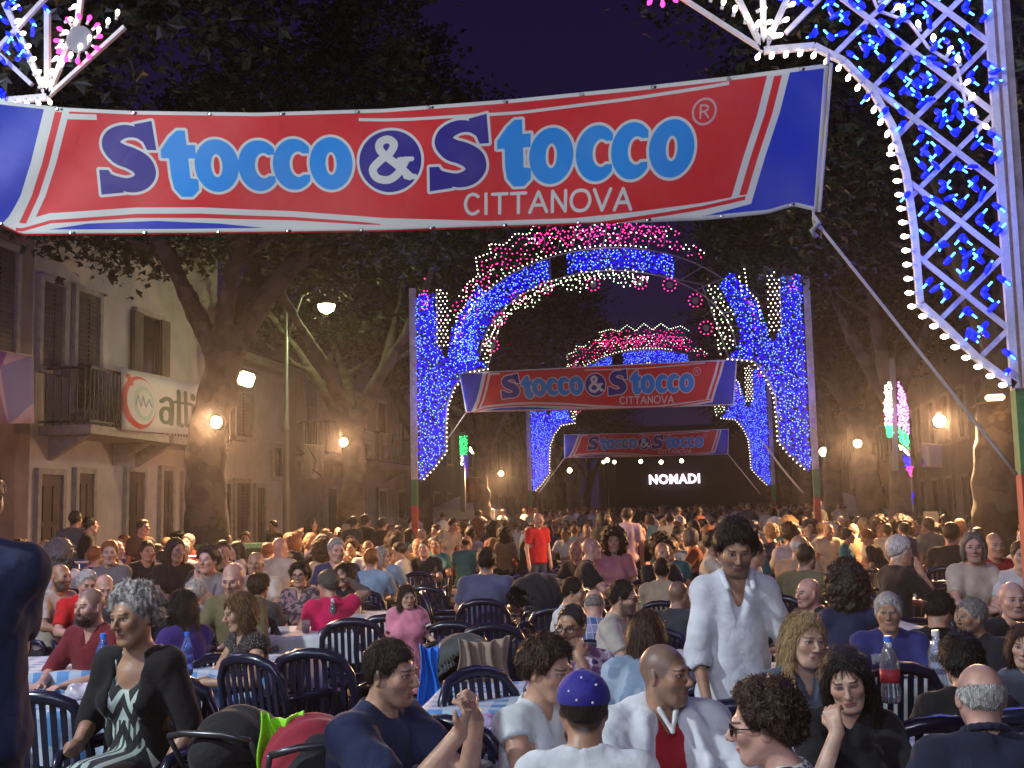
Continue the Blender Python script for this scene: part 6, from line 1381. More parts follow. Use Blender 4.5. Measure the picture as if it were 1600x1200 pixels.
R_['beige'] = person(1034, 872, 908, 170, 'dark haired man in beige shirt with his back turned, above the charcoal shirt', SKIN('mid'), HAIR('dark', sc=240), CL('beige_shirt', (.4,.33,.22)), dict(hair='short', lean=.08, arms='table', sleeve=.8, w=1.08), 'plastic chair behind the man in beige shirt')
R_['afro'] = person(1322, 888, 945, 175, 'woman with a great mass of curly dark hair, back turned, right of centre', SKIN('mid'), HAIR('dark', sc=60), CL('navy_tee', (0,0,0)), dict(hair='afro', fem=True, lean=.08, arms='table', sleeve=.6), 'plastic chair behind the woman with a mass of curls')
R_['redcollar'] = person(1262, 901, 948, -66, 'bald man with white stubble in a black jacket, profile left', SKIN('pink', .2), None, CL('black_shirt', (0,0,0)), dict(hair=None, lean=.12, head=(0,.05,0), arms='table', sleeve=1.9, w=1.12, fat=1.1), 'plastic chair under the bald man in black jacket')
# 31 woman in magenta with raised arm
R_['magenta'] = person(512, 889, 932, -150, 'grey haired woman in bright magenta shirt with one arm raised behind her head', SKIN('mid'), HAIR('salt', sc=180), CL('magenta', (.72,.015,.12)), dict(hair='short', fem=True, lean=.14, head=(.3,.1,0), arms=(((.2,-.06,.12),(.03,-.06,.23),(-1,0,.3),(0,0,-1),.6), 'table'), sleeve=.45, hands='r', w=1.15, fat=1.15, side=-.06), 'plastic chair under the woman in magenta')
# 32 little girl
R_['girl'] = person(636, 906, 952, 8, 'little girl with brown hair in a frilly pink dress standing between the chairs', SKIN('fair'), HAIR('brown', sc=110, stretch=(1,1,.2)), CL('pink_dress', (.75,.26,.36), sheen=.3), dict(pose='stand', hair='long', hlen=.07, fem=True, w=.8, head=(.25,.1,0), arms=('hang', ((.1,-.04,-.2),(.22,-.18,-.3),(.6,-1,-.2),(0,0,-1),.4)), sleeve=.55, loose=.05, barelegs=True, headw=1.15, w_=1), s=222, k=.65)
J = R_['girl'][1]['J']; V, Fc = field([cone((0,0,1.02), (0,0,.72), .15, .27, .04), plane_cut((0,0,.66), (0,0,-1), .5)], .014, post=lambda V, Q: V+.014*np.sin(np.arctan2(Q[...,0], Q[...,1])*13)+.006*wob(Q, 40, 1)); link('skirt', mesh_np('skirt', V, Fc), R_['girl'][0], CL('pink_dress', (0,0,0)))
R_['olive'] = person(364, 878, 929, -8, 'bald man in olive jacket looking down, right of the white haired head', SKIN('pink', .2), None, CL('olive', (.16,.14,.07)), dict(hair=None, lean=.08, head=(0,.3,0), arms='table', sleeve=1.9, w=1.05), 'plastic chair under the bald man in olive')
R_['whiteback'] = person(307, 907, 945, 172, 'white haired woman with a striped collar, back turned, next to long black hair', SKIN('pink'), HAIR('white', sc=160), CL('stripe_top', (.12,.12,.16), kind='check', c2=(.5,.5,.55), scale=22), dict(hair='shortv', fem=True, lean=.08, arms='table', sleeve=.6, w=1.1), 'plastic chair behind the white haired woman')
R_['redleft'] = person(136, 889, 930, 30, 'white haired man in a scarlet shirt behind the bearded man', SKIN('pink'), HAIR('white', sc=160), CL('scarlet', (.6,.02,.02)), dict(hair='short', lean=.14, head=(.1,.3,0), arms='table', sleeve=.8, w=1.1), 'plastic chair under the man in scarlet')
R_['leftbald'] = person(95, 880, 922, 62, 'bald bearded man looking right, far left behind the table', SKIN('tan', .9), None, CL('cream_tee', (0,0,0)), dict(hair=None, lean=.08, arms='table', sleeve=.8), 'plastic chair under the bald bearded man at far left')
R_['auburn'] = person(163, 896, 938, 28, 'balding man with reddish hair bending behind the bearded man', SKIN('pink'), HAIR('ginger', sc=160), CL('charcoal', (0,0,0)), dict(hair='fringe', lean=.1, head=(0,.35,0), arms='table', sleeve=.8), 'plastic chair under the reddish haired man')
R_['brown'] = person(405, 896, 936, 165, 'brown haired person in dark top, back turned, beside the olive jacket', SKIN('mid'), HAIR('brown', sc=120), CL('charcoal', (0,0,0)), dict(hair='shortv', lean=.08, arms='table', sleeve=.7, w=1.05), 'plastic chair behind the brown haired person')
r_x = R_['curlface'] = person(468, 881, 917, -4, 'woman with dark bushy curls and glasses facing the camera, left of magenta', SKIN('mid'), HAIR('dark', sc=60), CL('dark_floral', (.07,.06,.08), kind='blotch', c2=(.3,.2,.2), scale=20), dict(hair='curly', fem=True, lean=.05, arms='table', sleeve=.7, neck='v'), 'plastic chair under the woman with bushy curls'); glasses(r_x[1], r_x[0])
R_['darkface'] = person(538, 879, 916, -30, 'dark haired woman looking left just behind the magenta shirt', SKIN('mid'), HAIR('black'), CL('black_tee', (0,0,0)), dict(hair='bob', fem=True, lean=.06, arms='table', sleeve=.5), 'plastic chair under the dark haired woman behind magenta')
R_['navyback'] = person(760, 855, 897, 176, 'man in slate blue shirt sitting with his back turned near the strollers', SKIN('mid'), HAIR('dark', sc=240), CL('slate', (.1,.11,.2)), dict(hair='short', lean=.1, arms='table', sleeve=.7, w=1.15, fat=1.1), 'plastic chair behind the man in slate blue')
# farther standing people
def stander(px, yt, yc, rot, label, skin, hair, shirt, sp, tr=None):
    sp = dict(dict(pose='stand', arms='hang', sleeve=.7), **sp); return person(px, yt, yc, rot, label, skin, hair, shirt, sp, h=.02, hh=.01, trousers=tr or M_jean)
stander(980, 792, 816, 172, 'man in pale pink T-shirt and black trousers walking away down the aisle', SKIN('mid'), HAIR('dark'), CL('pale_pink', (.7,.5,.58)), dict(hair='short', arms=('hang','hang')), M_trous)
stander(945, 797, 822, 120, 'woman in long black dress walking beside the man in pale pink', SKIN('mid'), HAIR('black'), CL('black_tee', (0,0,0)), dict(hair='long', fem=True, sleeve=.3, loose=.03), M_trous)
stander(842, 800, 822, 30, 'man in a red shirt standing in the aisle crowd', SKIN('pink', .3), HAIR('grey'), CL('red_shirt', (.5,.015,.03)), dict(hair='fringe', fat=1.1))
stander(708, 806, 826, 40, 'man in cream shirt bending beside the white gazebo', SKIN('mid'), HAIR('brown'), CL('cream_tee', (0,0,0)), dict(hair='short', lean=.25, head=(0,.3,0)))
stander(1296, 817, 838, 10, 'standing man in pale cream T-shirt right of the blue arch pole', SKIN('tan'), HAIR('buzz' if False else 'grey'), CL('cream_bright', (.66,.58,.42)), dict(hair='fringe', lean=.12, head=(-.2,.35,0)))
stander(1326, 826, 848, 60, 'person in teal top with dark bushy hair left of the white T-shirt', SKIN('tan'), HAIR('dark'), CL('teal', (.02,.2,.26)), dict(hair='curly', fem=True))
stander(1354, 822, 846, -120, 'person in black with head bowed between teal and white shirts', SKIN('tan'), HAIR('ginger'), CL('black_tee', (0,0,0)), dict(hair='short', lean=.25, head=(0,.4,0)))
stander(1386, 816, 838, 168, 'man in white T-shirt and dark trousers with his back turned under the light ornament', SKIN('tan'), HAIR('dark'), CL('cream_bright', (0,0,0)), dict(hair='buzz', w=1.1), M_trous)
stander(1412, 814, 838, -150, 'man in royal navy T-shirt next to the white T-shirt back', SKIN('tan'), HAIR('black'), CL('royal', (.025,.025,.16)), dict(hair='buzz', w=1.1))
stander(1450, 807, 832, -160, 'tall man in sage grey shirt left of the thick right trunk', SKIN('tan'), HAIR('dark'), CL('sage', (.22,.24,.2)), dict(hair='short', w=1.05))
stander(118, 797, 824, 170, 'man in grey T-shirt standing by the doors below the balcony', SKIN('mid'), HAIR('black'), CL('grey_tee', (.16,.15,.16)), dict(hair='short', w=1.1))
stander(142, 806, 832, 120, 'shorter person in black beside the grey T-shirt below the balcony', SKIN('mid'), HAIR('black'), CL('black_tee', (0,0,0)), dict(hair='short'))
stander(224, 810, 836, 60, 'person in dark brown top standing alone by the lit doorway', SKIN('mid'), HAIR('dark'), CL('dark_brown', (.06,.035,.025)), dict(hair='short'))
stander(426, 812, 830, -40, 'man in black standing beside the lamppost', SKIN('mid'), HAIR('black'), CL('black_tee', (0,0,0)), dict(hair='short'))
stander(486, 808, 830, 100, 'woman in black with long hair right of the lamppost', SKIN('mid'), HAIR('black'), CL('black_tee', (0,0,0)), dict(hair='long', fem=True))
for px, yt, c_, lb_ in ((553,806,'charcoal','man in charcoal standing under the reddish poster'),(572,803,'black_tee','man in black standing under the reddish poster, right of another'),(598,808,'dark_brown','woman in brown left of the dark trunk near the arch pole')):
    stander(px, yt, yt+20, 150, lb_, SKIN('mid'), HAIR('black'), CL(c_, (0,0,0)), dict(hair='short'))
stander(1046, 800, 820, 175, 'man in white shirt standing below the Nomadi sign, back turned', SKIN('mid'), HAIR('dark'), CL('cream_bright', (0,0,0)), dict(hair='short'))
stander(1016, 802, 820, 150, 'woman in mint top standing left of the white shirt below the sign', SKIN('mid'), HAIR('lbrown'), CL('mint', (.25,.42,.36)), dict(hair='bob', fem=True))
# ------------------------------------------------------------------ tables and what stands on them
BT = M_tc
table(168, 1094, .8, .62, 8, BT[0], 'blue checked cloth on the small table before the woman with grey curls', .76)
table(355, 1034, .9, .85, -10, BT[0], 'blue checked cloth on the table of the woman holding a bottle')
table(105, 1036, .8, .9, 5, BT[0], 'blue cloth on the table before the bearded man')
table(505, 984, .9, .8, 8, BT[1], 'pale checked cloth behind the empty chairs in the left middle')
table(590, 958, .9, .7, 8, BT[1], 'pale cloth on the table left of the little girl')
table(800, 1086, .8, .9, -5, BT[0], 'bright blue cloth left of the woman in white blouse')
table(935, 1215, 1.9, .8, -2, BT[2], 'lilac cloth on the foreground table at the bottom edge', .74)
table(955, 1028, 1.0, .8, 0, BT[0], 'blue cloth behind the cropped haired man with glasses')
table(1185, 1050, .9, .8, 0, BT[1], 'pale cloth with cups before the blonde woman')
table(1405, 1050, .9, .7, 0, BT[1], 'pale cloth before the old man in deep blue')
table(1470, 1012, .8, .7, 0, BT[1], 'white cloth between the grey haired man and the bending person')
table(1590, 1016, .9, .8, 0, BT[2], 'pale lilac cloth at the right edge behind the pole')
table(1330, 975, .9, .7, 0, BT[1], 'pale cloth behind the blonde woman near the black jacket')
table(1450, 1165, 1.2, .7, 0, BT[2], 'lilac cloth before the young woman in black T-shirt')
bottle(160, 1072, .765, 'blue water bottle standing on the small table before the grey curls', k=1.25)
p5 = r5[0]; hw = r5[1]['J']['wrr']; M5 = Matrix.Translation(p5.location) @ Matrix.Rotation(p5.rotation_euler.z, 4, 'Z'); q = M5 @ (Vector(hw+r5[1]['J']['hdr']*.07)*p5.scale.x)
bottle(0, 0, 0, 'blue water bottle held by the woman with light brown bob', k=1.1, loc=(q.x, q.y, .75))
napkin(131, 1090, .765, 'crumpled clear plastic bag of food on the small table', mat('bag_clear', (.75,.7,.8), .3, trans=.3), .085, 1); napkin(178, 1088, .765, 'crumpled foil wrapper beside the blue bottle', M_foil, .075, 2, .5, 'foil_wrapper', 'wrapper'); napkin(193, 1083, .765, 'white paper packet right of the foil wrapper', M_nap, .06, 4, .5, 'paper_packet', 'packet')
napkin(738, 1166, .745, 'crumpled lilac napkin in front of the eating man', mat('napkin_lilac', (.5,.42,.72), .9, bump=.4, bscale=40), .12, 3, .7); napkin(780, 1168, .745, 'crumpled white napkin beside the lilac one', M_nap, .09, 9, .6)
cup(765, 1176, .745, 'cup with red drink at the left end of the foreground table'); cup(1000, 1178, .745, 'clear cup before the bald man, bottom edge', None); cup(1062, 1176, .745, 'clear cup right of the first one before the bald man', None); cup(1120, 1176, .745, 'clear cup before the dotted blouse', None)
plate(990, 1200, .745, 'plate of fried food before the red polo'); plate(1090, 1200, .745, 'plate of food before the dotted blouse'); plate(725, 1202, .745, 'plate of bread before the eating man')
cup(1172, 1043, .75, 'plastic cup of red drink left of the pale drink'); cup(1197, 1048, .75, 'plastic cup of pale yellow drink beside the blonde woman', M_yel); cup(1373, 1050, .75, 'cup of red drink before the old man in deep blue'); plate(1400, 1056, .75, 'plate of fries right of the red cup')
bottle(1393, 1098, .745, 'bottle with blue cap and red label beside the black haired young woman', M_petc, M_capb, M_labelr, 1.35); bottle(1467, 1080, .745, 'clear bottle left of the black haired woman seen from behind', M_petc, M_capw, None, 1.3); bottle(1468, 1020, .745, 'clear bottle on the white cloth between two men', M_petc, M_capw, None, 1.4); bottle(1575, 1018, .745, 'clear bottle at the right edge before the stout bald man', M_pet, M_capw, None, 1.3)
napkin(1455, 1022, .745, 'white napkins on the cloth by the bending person', M_nap, .09, 6); napkin(1150, 1085, .745, 'white plastic bag of bread behind the sweater', mat('bag_white', (.78,.74,.82), .4), .17, 7, .9, 'plastic_bag', 'bag'); 
mb = MB(); pb = rest(1158, 1082, .745)
cup(478, 988, .75, 'bottle shaped cup on the pale left table', None); bottle(178*0+520, 984, .745, 'small bottle on the pale checked cloth', M_petc, M_capw, None, 1.1)
# ------------------------------------------------------------------ empty chairs seen near
EC = [(440,972,270,150,'empty chair left of the magenta shirt, slats towards the camera'),(510,950,262,172,'empty chair in the left middle with its slatted back to the camera'),(330,1010,330,60,'empty chair right of the woman with grey curls'),(112,1016,330,170,'chair at the left edge before the blue table'),
      (560,905,205,178,'empty chair behind the magenta shirt'),(612,905,200,176,'empty chair left of the little girl, back turned'),(1140,1018,372,178,'empty chair with open slats between the red polo and the blonde'),(1430,1046,410,178,'empty chair with wide open slats behind the red label bottle'),(1240,985,330,160,'chair under the right hand of the white shirted man'),
      (1095,985,330,190,'chair under the left hand of the white shirted man'),(762,1113,395,150,'empty chair left of the woman in white blouse, near the front'),(1555,1040,400,175,'chair behind the black haired woman at right'),(1520,925,250,180,'pale topped chair behind the grey haired man'),(720,890,215,170,'empty chair draped in shadow left of the stroller'),(765,900,220,185,'empty chair beside the stroller'),(800,990,330,40,'empty chair facing the aisle behind the blue cloth'),(870,880,190,178,'empty chair right of the stroller'),(905,870,180,178,'empty chair with glossy back in the aisle'),(1370,990,310,180,'chair behind the old man in deep blue')]
for px, py, s_, rt, lb_ in EC:
    p_ = col_at(px, .88, F/s_); 
    chair((p_.x, p_.y, 0), CAMROT+math.radians(rt), lb_)
p_ = col_at(408, .53, F/300); chair((p_.x, p_.y, 0), CAMROT+math.radians(178), 'small chair at the bottom left, only its slatted back visible', k=.62)
# ------------------------------------------------------------------ strollers and bags
M_strf = mat('stroller_frame', (.12,.12,.13), .35, metal=.8); M_fab = cloth_mat('stroller_fabric', (.02,.02,.025)); M_grab = mat('foam_grip', (.01,.01,.01), .7)
def stroller(loc, rz, label, hood, extra=None, k=1):
    r = empty('stroller', loc, rz, label, 'stroller', None, k); f = MB()
    for s in (-.24,.24):
        f.tube([(s,.42,1.02),(s,.3,.85),(s,-.28,.16)], .014, 7); f.tube([(s,-.12,.72),(s,.02,.5),(s,.34,.14)], .014, 7)
    f.tube([(-.24,.42,1.02),(-.12,.46,1.05),(.12,.46,1.05),(.24,.42,1.02)], .018, 7); f.tube([(-.24,.1,.5),(.24,.1,.5)], .012, 6); f.build('frame', M_strf, r, True)
    for x, y in ((-.26,-.3),(.26,-.3),(-.26,.36),(.26,.36)):
        w = MB().lathe([(.02,-.018),(.07,-.022),(.085,0),(.07,.022),(.02,.018)], 16, Matrix.Translation((x,y,.088)) @ Matrix.Rotation(math.pi/2,4,'Y')).build('wheel', M_grab, r, True)
    V, Fc = field([cone((0,.15,.5), (0,.32,.92), .17, .16, .08), ell((0,-.02,.47), (.2,.24,.09), .06), cone((-.08,-.28,.4), (.08,-.28,.4), .06, .06, .05)], .02, post=lambda V, Q: V+.008*wob(Q, 30, 2)); link('seat', mesh_np('seat', V, Fc), r, M_fab)
    V, Fc = field([ell((0,.16,.88), (.24,.3,.26), .03), ell((0,.1,.82), (.215,.34,.235), .01, 's'), plane_cut((0,.2,.85), (0,.3,-1), .7)], .016, post=lambda V, Q: V+.006*np.sin(np.arctan2(Q[...,1]-.16, Q[...,2]-.8)*14)); link('hood', mesh_np('hood', V, Fc), r, hood)
    V, Fc = field([ell((0,.2,.26), (.18,.18,.09), .05)], .02, post=lambda V, Q: V+.012*wob(Q, 25, 5)); link('basket', mesh_np('basket', V, Fc), r, M_fab)
    return r
p_ = col_at(735, .9, F/270); s1 = stroller((p_.x, p_.y, 0), CAMROT+math.radians(20), 'stroller with grey hood and a bright blue bag hanging by the little girl', CL('grey_hood', (.07,.08,.075)), k=.84)
def drape(name, w0, w1, z0, z1, folds, m, loc, rz, off, label, cat, seed=0):
    P = []; r_ = random.Random(seed); ph = r_.uniform(0, 6); nx, nz = 40, 16
    for i in range(nx+1):
        u = i/nx; row = []
        for j in range(nz+1):
            v = j/nz; w = w0*v+w1*(1-v)+.02*math.sin(v*7+ph); a = .035*(1.25-v)
            row.append((off[0]+(u-.5)*w+.012*math.sin(v*9+u*5), off[1]-a*math.sin(u*folds+ph+v*1.2)-.02*math.sin(u*folds*2.3+v*3), z1+(z0-z1)*v-.05*math.sin(u*math.pi*2+ph)*(1-v)-.03*math.sin(u*3.1)*v))
        P.append(row)
    o = link(name, grid_mesh(name, P), None, m, loc, (0,0,rz)); md = o.modifiers.new('t', 'SOLIDIFY'); md.thickness = .006; return tag(o, label, cat)
drape('tote_bag', .1, .22, .95, .42, 9, mat('blue_nylon', (.01,.2,.8), .45, bump=.3), s1.location, s1.rotation_euler.z, (-.3,-.2), 'bright blue nylon bag hanging at the left of the stroller', 'bag', 1)
drape('beige_coat', .3, .42, .97, .38, 12, CL('beige_cloth', (.32,.25,.19)), s1.location, s1.rotation_euler.z, (.0,-.24), 'beige coat slung over the stroller beside the blue bag', 'coat', 2)
p_ = col_at(815, .9, F/185); stroller((p_.x, p_.y, 0), CAMROT+math.radians(-60), 'black stroller with a light diagonal frame tube in the aisle', M_fab)
p_ = col_at(480, .95, F/400); stroller((p_.x, p_.y, 0), CAMROT+math.radians(200), 'dark stroller with a red lining left of the eating man', cloth_mat('red_lining', (.28,.02,.04)), k=.8)
p_ = col_at(398, .9, F/370); stroller((p_.x, p_.y, 0), CAMROT+math.radians(160), 'black stroller at the lower left behind the neon green bag', M_fab, k=.78)
p_ = col_at(438, .62, F/415); drape('drawstring_bag', .13, .17, .93, .62, 7, mat('neon_green', (.3,.8,.03), .5, bump=.3), (p_.x, p_.y, 0), CAMROT, (0,0), 'neon green bag hanging on the black stroller at lower left', 'bag', 3)
# ------------------------------------------------------------------ the seated crowd
VAR = []
vs = [dict(hair='short', w=1.08, arms='table', lean=.08), dict(hair='short', lean=.14, head=(.4,.1,0), arms='table'), dict(hair='fringe', fat=1.12, lean=.08, head=(-.3,.05,0), arms='table', w=1.1), dict(hair=None, lean=.1, w=1.1, fat=1.1, arms='cross'), dict(hair='long', fem=True, lean=.05, head=(.3,.1,0)), dict(hair='bob', fem=True, lean=.08, head=(-.4,.05,0)),
      dict(hair='curly', fem=True, lean=.1, arms=('table','mouth')), dict(hair='pony', fem=True, lean=.06, head=(.5,.05,0)), dict(hair='shortv', lean=.04, arms=('chin','table'), head=(.1,.1,.1)), dict(hair='buzz', lean=.12, w=1.12, arms='table'), dict(hair='bun', fem=True, lean=.05), dict(hair='afro', fem=True, lean=.05, arms='lap')]
HN = {'short': 'short', 'fringe': 'thinning', None: 'bald', 'long': 'long', 'bob': 'bobbed', 'curly': 'curly', 'pony': 'ponytailed', 'shortv': 'tousled', 'buzz': 'cropped', 'bun': 'pinned up', 'afro': 'bushy'}
for i, v in enumerate(vs): v = dict(v, seed=i*7+1, sleeve=.7); v.setdefault('arms', 'table'); VAR.append((v, person_meshes(v, .021, .0105)))
SH = {'cream': (.6,.52,.4), 'white': (.7,.68,.64), 'black': (.015,.015,.018), 'navy': (.03,.04,.1), 'rust': (.32,.1,.05), 'grey': (.18,.17,.17), 'sky blue': (.25,.38,.5), 'olive': (.14,.13,.07), 'red': (.4,.03,.03), 'pink': (.6,.28,.3), 'tan': (.38,.26,.16), 'teal': (.04,.18,.2)}
shw = ['cream']*5+['white']*8+['black']*5+['navy']*2+['sky blue','pink']+['rust','grey','grey','sky blue','olive','red','pink','tan','tan','teal']
ZONES = [(-60,130,'by far left doors'),(130,250,'below the balcony'),(250,370,'before thick left trunk'),(370,470,'before the lamppost'),(470,560,'before second left tree'),(560,650,'left of blue arch'),(650,730,'by left arch pole'),(730,800,'below left gazebo'),(800,870,'left of small banner'),(870,940,'left of the aisle walkers'),(940,1010,'right of pink walker'),(1010,1080,'below Nomadi sign'),(1080,1160,'behind tall white shirt'),(1160,1240,'before right arch pole'),(1240,1310,'right of arch pole'),(1310,1400,'below right floodlight'),(1400,1480,'below leaf ornament'),(1480,1560,'by thick right trunk'),(1560,1700,'near striped right pole')]
ROWS = [(0,13.2,'first row'),(13.2,15.5,'second row'),(15.5,18,'third row'),(18,20.5,'fourth row'),(20.5,23.2,'fifth row'),(23.2,26.5,'sixth row'),(26.5,99,'farthest row')]
used = {}; NP = 0; rc = random.Random(12); y = 10.6; row = 0; CR = []; ECR = []
while y < 30:
    x = -7.0+(row % 2)*.3
    while x < 7.2:
        X, Y_ = x+rc.uniform(-.17,.17), y+rc.uniform(-.2,.2)
        v = Vector((X, Y_, 1.2))-CAM; dd = v.dot(_f); px = 800+F*v.dot(_r)/dd
        ok = -40 < px < 1640 and rc.random() < (.58 if y < 16 else .74) and not (-1.3 < X+.02*y < .75 and y < 22) and all((X-a)**2+(Y_-b)**2 > .34 for a, b in NEAR) and not any((X-t[0])**2+(Y_-t[1])**2 < .2 for t in TR) and NP < 225
        if ok: CR.append((X, Y_, px, dd))
        elif -20 < px < 1620 and dd < 17 and rc.random() < .5 and all((X-a)**2+(Y_-b)**2 > .3 for a, b in NEAR) and not any((X-t[0])**2+(Y_-t[1])**2 < .3 for t in TR): ECR.append((X, Y_, px, dd))
        x += .62
    y += .8 if y < 16 else .92; row += 1
CR.sort(key=lambda t: t[3]); CR = CR[:225]
hcn = ['black','dark','dark','brown','brown','lbrown','grey','white','salt','blond','ginger']
for X, Y_, px, dd in CR:
    zn = next((z[2] for z in ZONES if z[0] <= px < z[1]), 'at the edge'); rw = next(r[2] for r in ROWS if r[0] <= dd < r[1])
    for t in range(60):
        vi = rc.randrange(len(VAR)); sn = rc.choice(shw); hn = rc.choice(hcn); v, ms = VAR[vi]; fac = rc.choice((0, 0, 25, -25, 90, -90, 150, 180, 180, -150)); fn = 'frontal' if abs(fac) < 30 else 'back turned' if abs(fac) > 120 else 'profile'
        hd = 'bald' if v['hair'] is None else HN[v['hair']]+' '+{'dark': 'dark brown', 'lbrown': 'light brown', 'salt': 'grizzled', 'blond': 'blond'}.get(hn, hn)+' hair'
        lb_ = f"{'bald head' if hd == 'bald' else hd}, {sn} top, {fn}, {zn}, {rw}"
        if lb_ not in used: break
    used[lb_] = 1; k_ = rc.uniform(.95, 1.08)
    r = empty('person', (X, Y_, 0), CAMROT+math.radians(fac+rc.uniform(-15,15)), lb_, 'person', 'people seated in the crowd', k_)
    mats = {'body': SKIN(rc.choice(('fair','mid','tan','pink','mid')), rc.choice((0,0,.5)) if not v.get('fem') else 0, hn if v['hair'] in ('short','shortv','buzz','curly','pony','bun') else None), 'hair': HAIR(hn), 'shirt': CL('crowd_'+sn, SH[sn]), 'trousers': M_jean if rc.random() < .5 else M_trous, 'shoes': M_shoe}
    for part in ('body', 'shirt', 'trousers', 'hair'):
        if part in ms: link(part, ms[part], r, mats[part])
    NEAR.append((X, Y_))
    if dd < 17: chair((X, Y_, 0), r.rotation_euler.z, 'plastic chair of '+lb_.split(', ')[0].replace(' hair', '').replace(' head', '')+' sitter in '+sn+', '+zn+', '+rw, full=False, k=k_)
eu = {}
for X, Y_, px, dd in ECR[:46]:
    if any((X-a)**2+(Y_-b)**2 < .3 for a, b in NEAR): continue
    zn = next((z[2] for z in ZONES if z[0] <= px < z[1]), 'at the edge'); rw = next(r[2] for r in ROWS if r[0] <= dd < r[1]); rt = rc.choice((0,180,90,-90,170,150)); fn = 'slats towards camera' if abs(rt) > 120 else 'facing camera' if rt == 0 else 'turned sideways'
    lb_ = f'empty plastic chair {fn}, {zn}, {rw}'
    while lb_ in eu: lb_ = lb_.replace('empty plastic', 'another empty').replace('another empty chair', 'another empty chair') if 'another' not in lb_ else lb_+' again'
    if 'again' in lb_: continue
    eu[lb_] = 1; chair((X, Y_, 0), CAMROT+math.radians(rt+rc.uniform(-20,20)), lb_, full=False); NEAR.append((X, Y_))
# tables between crowd rows
n_t = 0
for j in range(7):
    for i in range(5):
        X, Y_ = -5.6+i*2.7+rc.uniform(-.3,.3), 11+j*1.75+rc.uniform(-.2,.2)
        if min((X-a)**2+(Y_-b)**2 for a, b in NEAR) < .16 or abs(X+.1) < 1.4: continue
        v = Vector((X, Y_, .75))-CAM; px = 800+F*v.dot(_r)/v.dot(_f); zn = next((z[2] for z in ZONES if z[0] <= px < z[1]), 'beyond the edge')
        if -50 < px < 1650: table(0, 0, 1.0, .7, 0, BT[1], 'pale cloth in crowd '+zn+', '+('nearest','second','third','fourth','fifth','sixth','seventh')[j]+' table row', loc=(X, Y_, 0)); n_t += 1
IT = [o for o in COL.objects if o.name.startswith('tablecloth') and ' in crowd ' in o.get('label', '')]
for i, o in enumerate(IT):
    ll = o['label'].replace('pale cloth in crowd ', ''); rd = random.Random(i); m3 = Matrix.Rotation(o.rotation_euler.z, 3, 'Z')
    for kd in rd.sample(range(4), 2):
        q = o.location+m3@Vector((rd.uniform(-.35,.35), rd.uniform(-.22,.22), .749))
        if kd == 0: bottle(0,0,0,'water bottle on crowd table '+ll, M_petc, M_capb, None, 1.3, loc=q)
        elif kd == 1: cup(0,0,0,'cup of red drink on crowd table '+ll, loc=q)
        elif kd == 2: bottle(0,0,0,'blue bottle on crowd table '+ll, M_pet, M_capw, None, 1.2, loc=q)
        else: cup(0,0,0,'clear cup on crowd table '+ll, None, loc=q)
# the far crowd as one mass
def blob_person(mb, cmb, X, Y_, stand, r_):
    z = (1.5 if stand else 1.1)+r_.uniform(-.08,.08); a = r_.uniform(0, 6.3)
    mb['skin'].lathe([(.03,z+.02),(.055,z+.06),(.075,z+.12),(.072,z+.17),(.03,z+.21)], 7, cx=X, cy=Y_)
    hm = MB().lathe([(.078,.1),(.088,.14),(.08,.2),(.04,.235)], 7, cx=X+.02*math.cos(a), cy=Y_+.02*math.sin(a)); mb['hair'].raw([(p[0],p[1],p[2]+z) for p in hm.v], hm.f)
    key = r_.choice(list(cmb)); ca, sa = math.cos(a*.2), math.sin(a*.2)
    prof = [(.15,z-.62),(.17,z-.4),(.2,z-.12),(.17,z-.03),(.06,z+.03)]; t = MB().lathe(prof, 8); cmb[key].raw([(X+p[0]*ca*1.1-p[1]*sa*.65, Y_+p[0]*sa*1.1+p[1]*ca*.65, p[2]) for p in t.v], t.f)
    for s in (-1,1): cmb[key].tube([(X+s*.2*ca, Y_+s*.2*sa, z-.08),(X+s*.25*ca, Y_+s*.25*sa-.05, z-.32)], [.06,.045], 5)
    for s in (-1,1):
        mb['skin'].tube([(X+s*.25*ca, Y_+s*.25*sa-.05, z-.32),(X+s*.15*ca, Y_+s*.2*sa-.22, z-.42)], [.038,.03], 5)
        if stand: mb['dark'].tube([(X+s*.08, Y_, z-.6),(X+s*.09, Y_, 0)], [.09,.06], 5)
cr_ = random.Random(5); base = {'skin': MB(), 'hair': MB(), 'dark': MB()}; cm = {k: MB() for k in ('cream','white','black','navy','grey','tan','white ','rust')}
y = 30.3
while y < 104:
    x = -6.8
    while x < 7.5:
        if cr_.random() < .8: blob_person(base, cm, x+cr_.uniform(-.2,.2), y+cr_.uniform(-.3,.3), cr_.random() < (.22 if y < 45 else .5 if y < 60 else .85), cr_)
        x += .62
    y += 1.0 if y < 50 else 1.5
cw = empty('crowd', (0, 0, 0), 0, 'dense far crowd filling the street up to the stage', 'crowd'); cw['kind'] = 'stuff'
for k_, m_ in (('skin', mat('crowd_skin', (.5,.31,.21), .6, var=.3, vscale=.7)), ('hair', mat('crowd_hair', (.02,.014,.01), .6, col2=(.22,.15,.1), vscale=1.1)), ('dark', M_trous)): tag(base[k_].build('far_'+k_, m_, cw, True), kind='stuff')
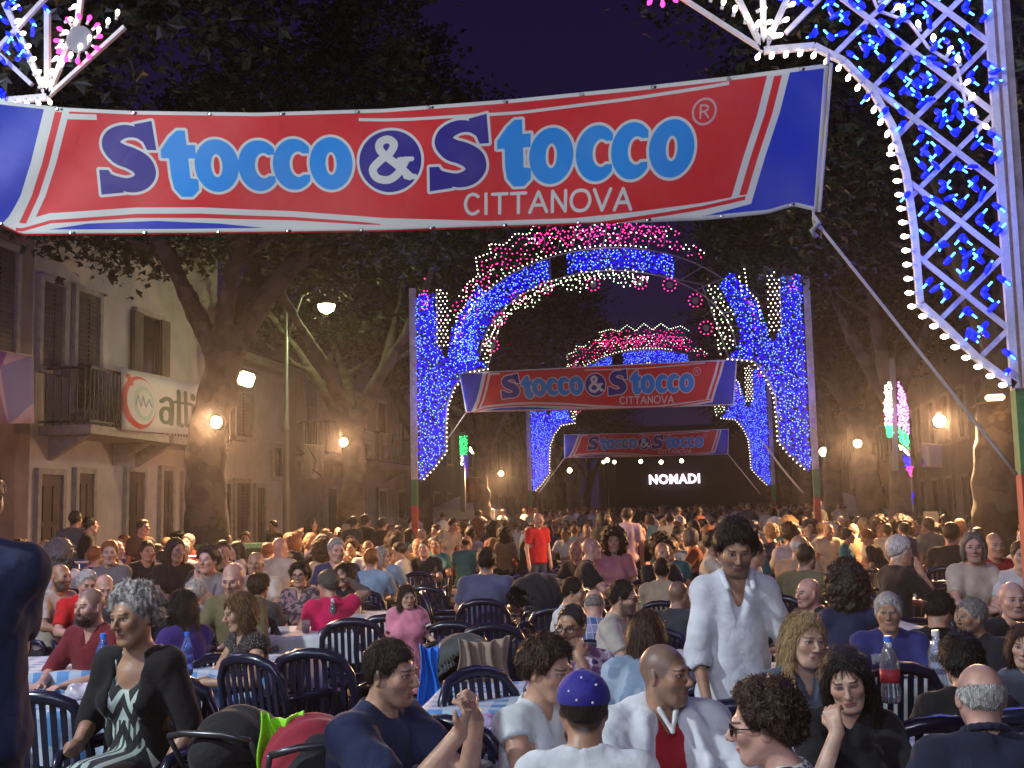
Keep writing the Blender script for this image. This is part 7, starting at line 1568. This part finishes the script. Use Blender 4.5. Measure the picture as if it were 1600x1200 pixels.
for k_, b in cm.items(): tag(b.build('far_clothing', CL('crowd_'+k_.strip(), SH[k_.strip()]), cw, True), kind='stuff')
# ------------------------------------------------------------------ arch and lamppost outside the view, added to light the front tables
arch0 = empty('festoon_arch', (.0, -6.5, -.09), 0, 'next light arch of the street, standing behind the viewer', 'light arch', 'light arches spanning the street')
for nm, me, m in far_meshes:
    o = link(nm, me, arch0, m); 
    if nm not in ('rosette', 'timber_frame'): tag(o, kind='stuff')
for sg in (-1, 1): pole(sg*4.27, arch0, 6.75)
for x, z, e, c_ in ((-3.4,5.2,150,(.78,.88,1)),(3.4,5.2,150,(.8,.9,1)),(0,7.2,120,(.85,.85,1)),(-1.8,6.8,110,(.8,.95,.95)),(1.8,6.8,110,(1,.8,.9))): lamp('POINT', (x, .35, z), e*2.7, c_, .35, parent=arch0)
lp0 = copy_tree(lpR); lp0.location = (-6.2, 1.0, 0); lp0['label'] = 'iron lamppost added left of the viewer, outside the view'
for c_ in lp0.children_recursive:
    if c_.type == 'LIGHT': c_.data = c_.data.copy(); c_.data.type = 'SPOT'; c_.data.energy = 2700; c_.data.color = (.86,.95,1); c_.data.shadow_soft_size = .25
    if c_.type == 'LIGHT': c_.data.spot_size = math.radians(100); c_.data.spot_blend = .6; q_ = c_.location+lp0.location; c_.rotation_euler = (Vector((1.6,7.0,2.2))-q_).to_track_quat('-Z','Y').to_euler()
    if c_.name.startswith('notice'): bpy.data.objects.remove(c_)
HAZE = 1  # thin volume added so that the lamps get halos
if HAZE:
    hb = MB().box(-60,60,-30,135,-1,19.5).build('haze', None); hb['kind'] = 'stuff'; hm = bpy.data.materials.new('haze'); hm.use_nodes = True; hn_ = hm.node_tree; hn_.nodes.remove(hn_.nodes['Principled BSDF'])
    pv = hn_.nodes.new('ShaderNodeVolumePrincipled'); pv.inputs['Density'].default_value = .0007; pv.inputs['Color'].default_value = (.9,.9,.95,1); pv.inputs['Anisotropy'].default_value = .85
    hn_.links.new(pv.outputs[0], hn_.nodes['Material Output'].inputs['Volume']); hb.data.materials.append(hm)
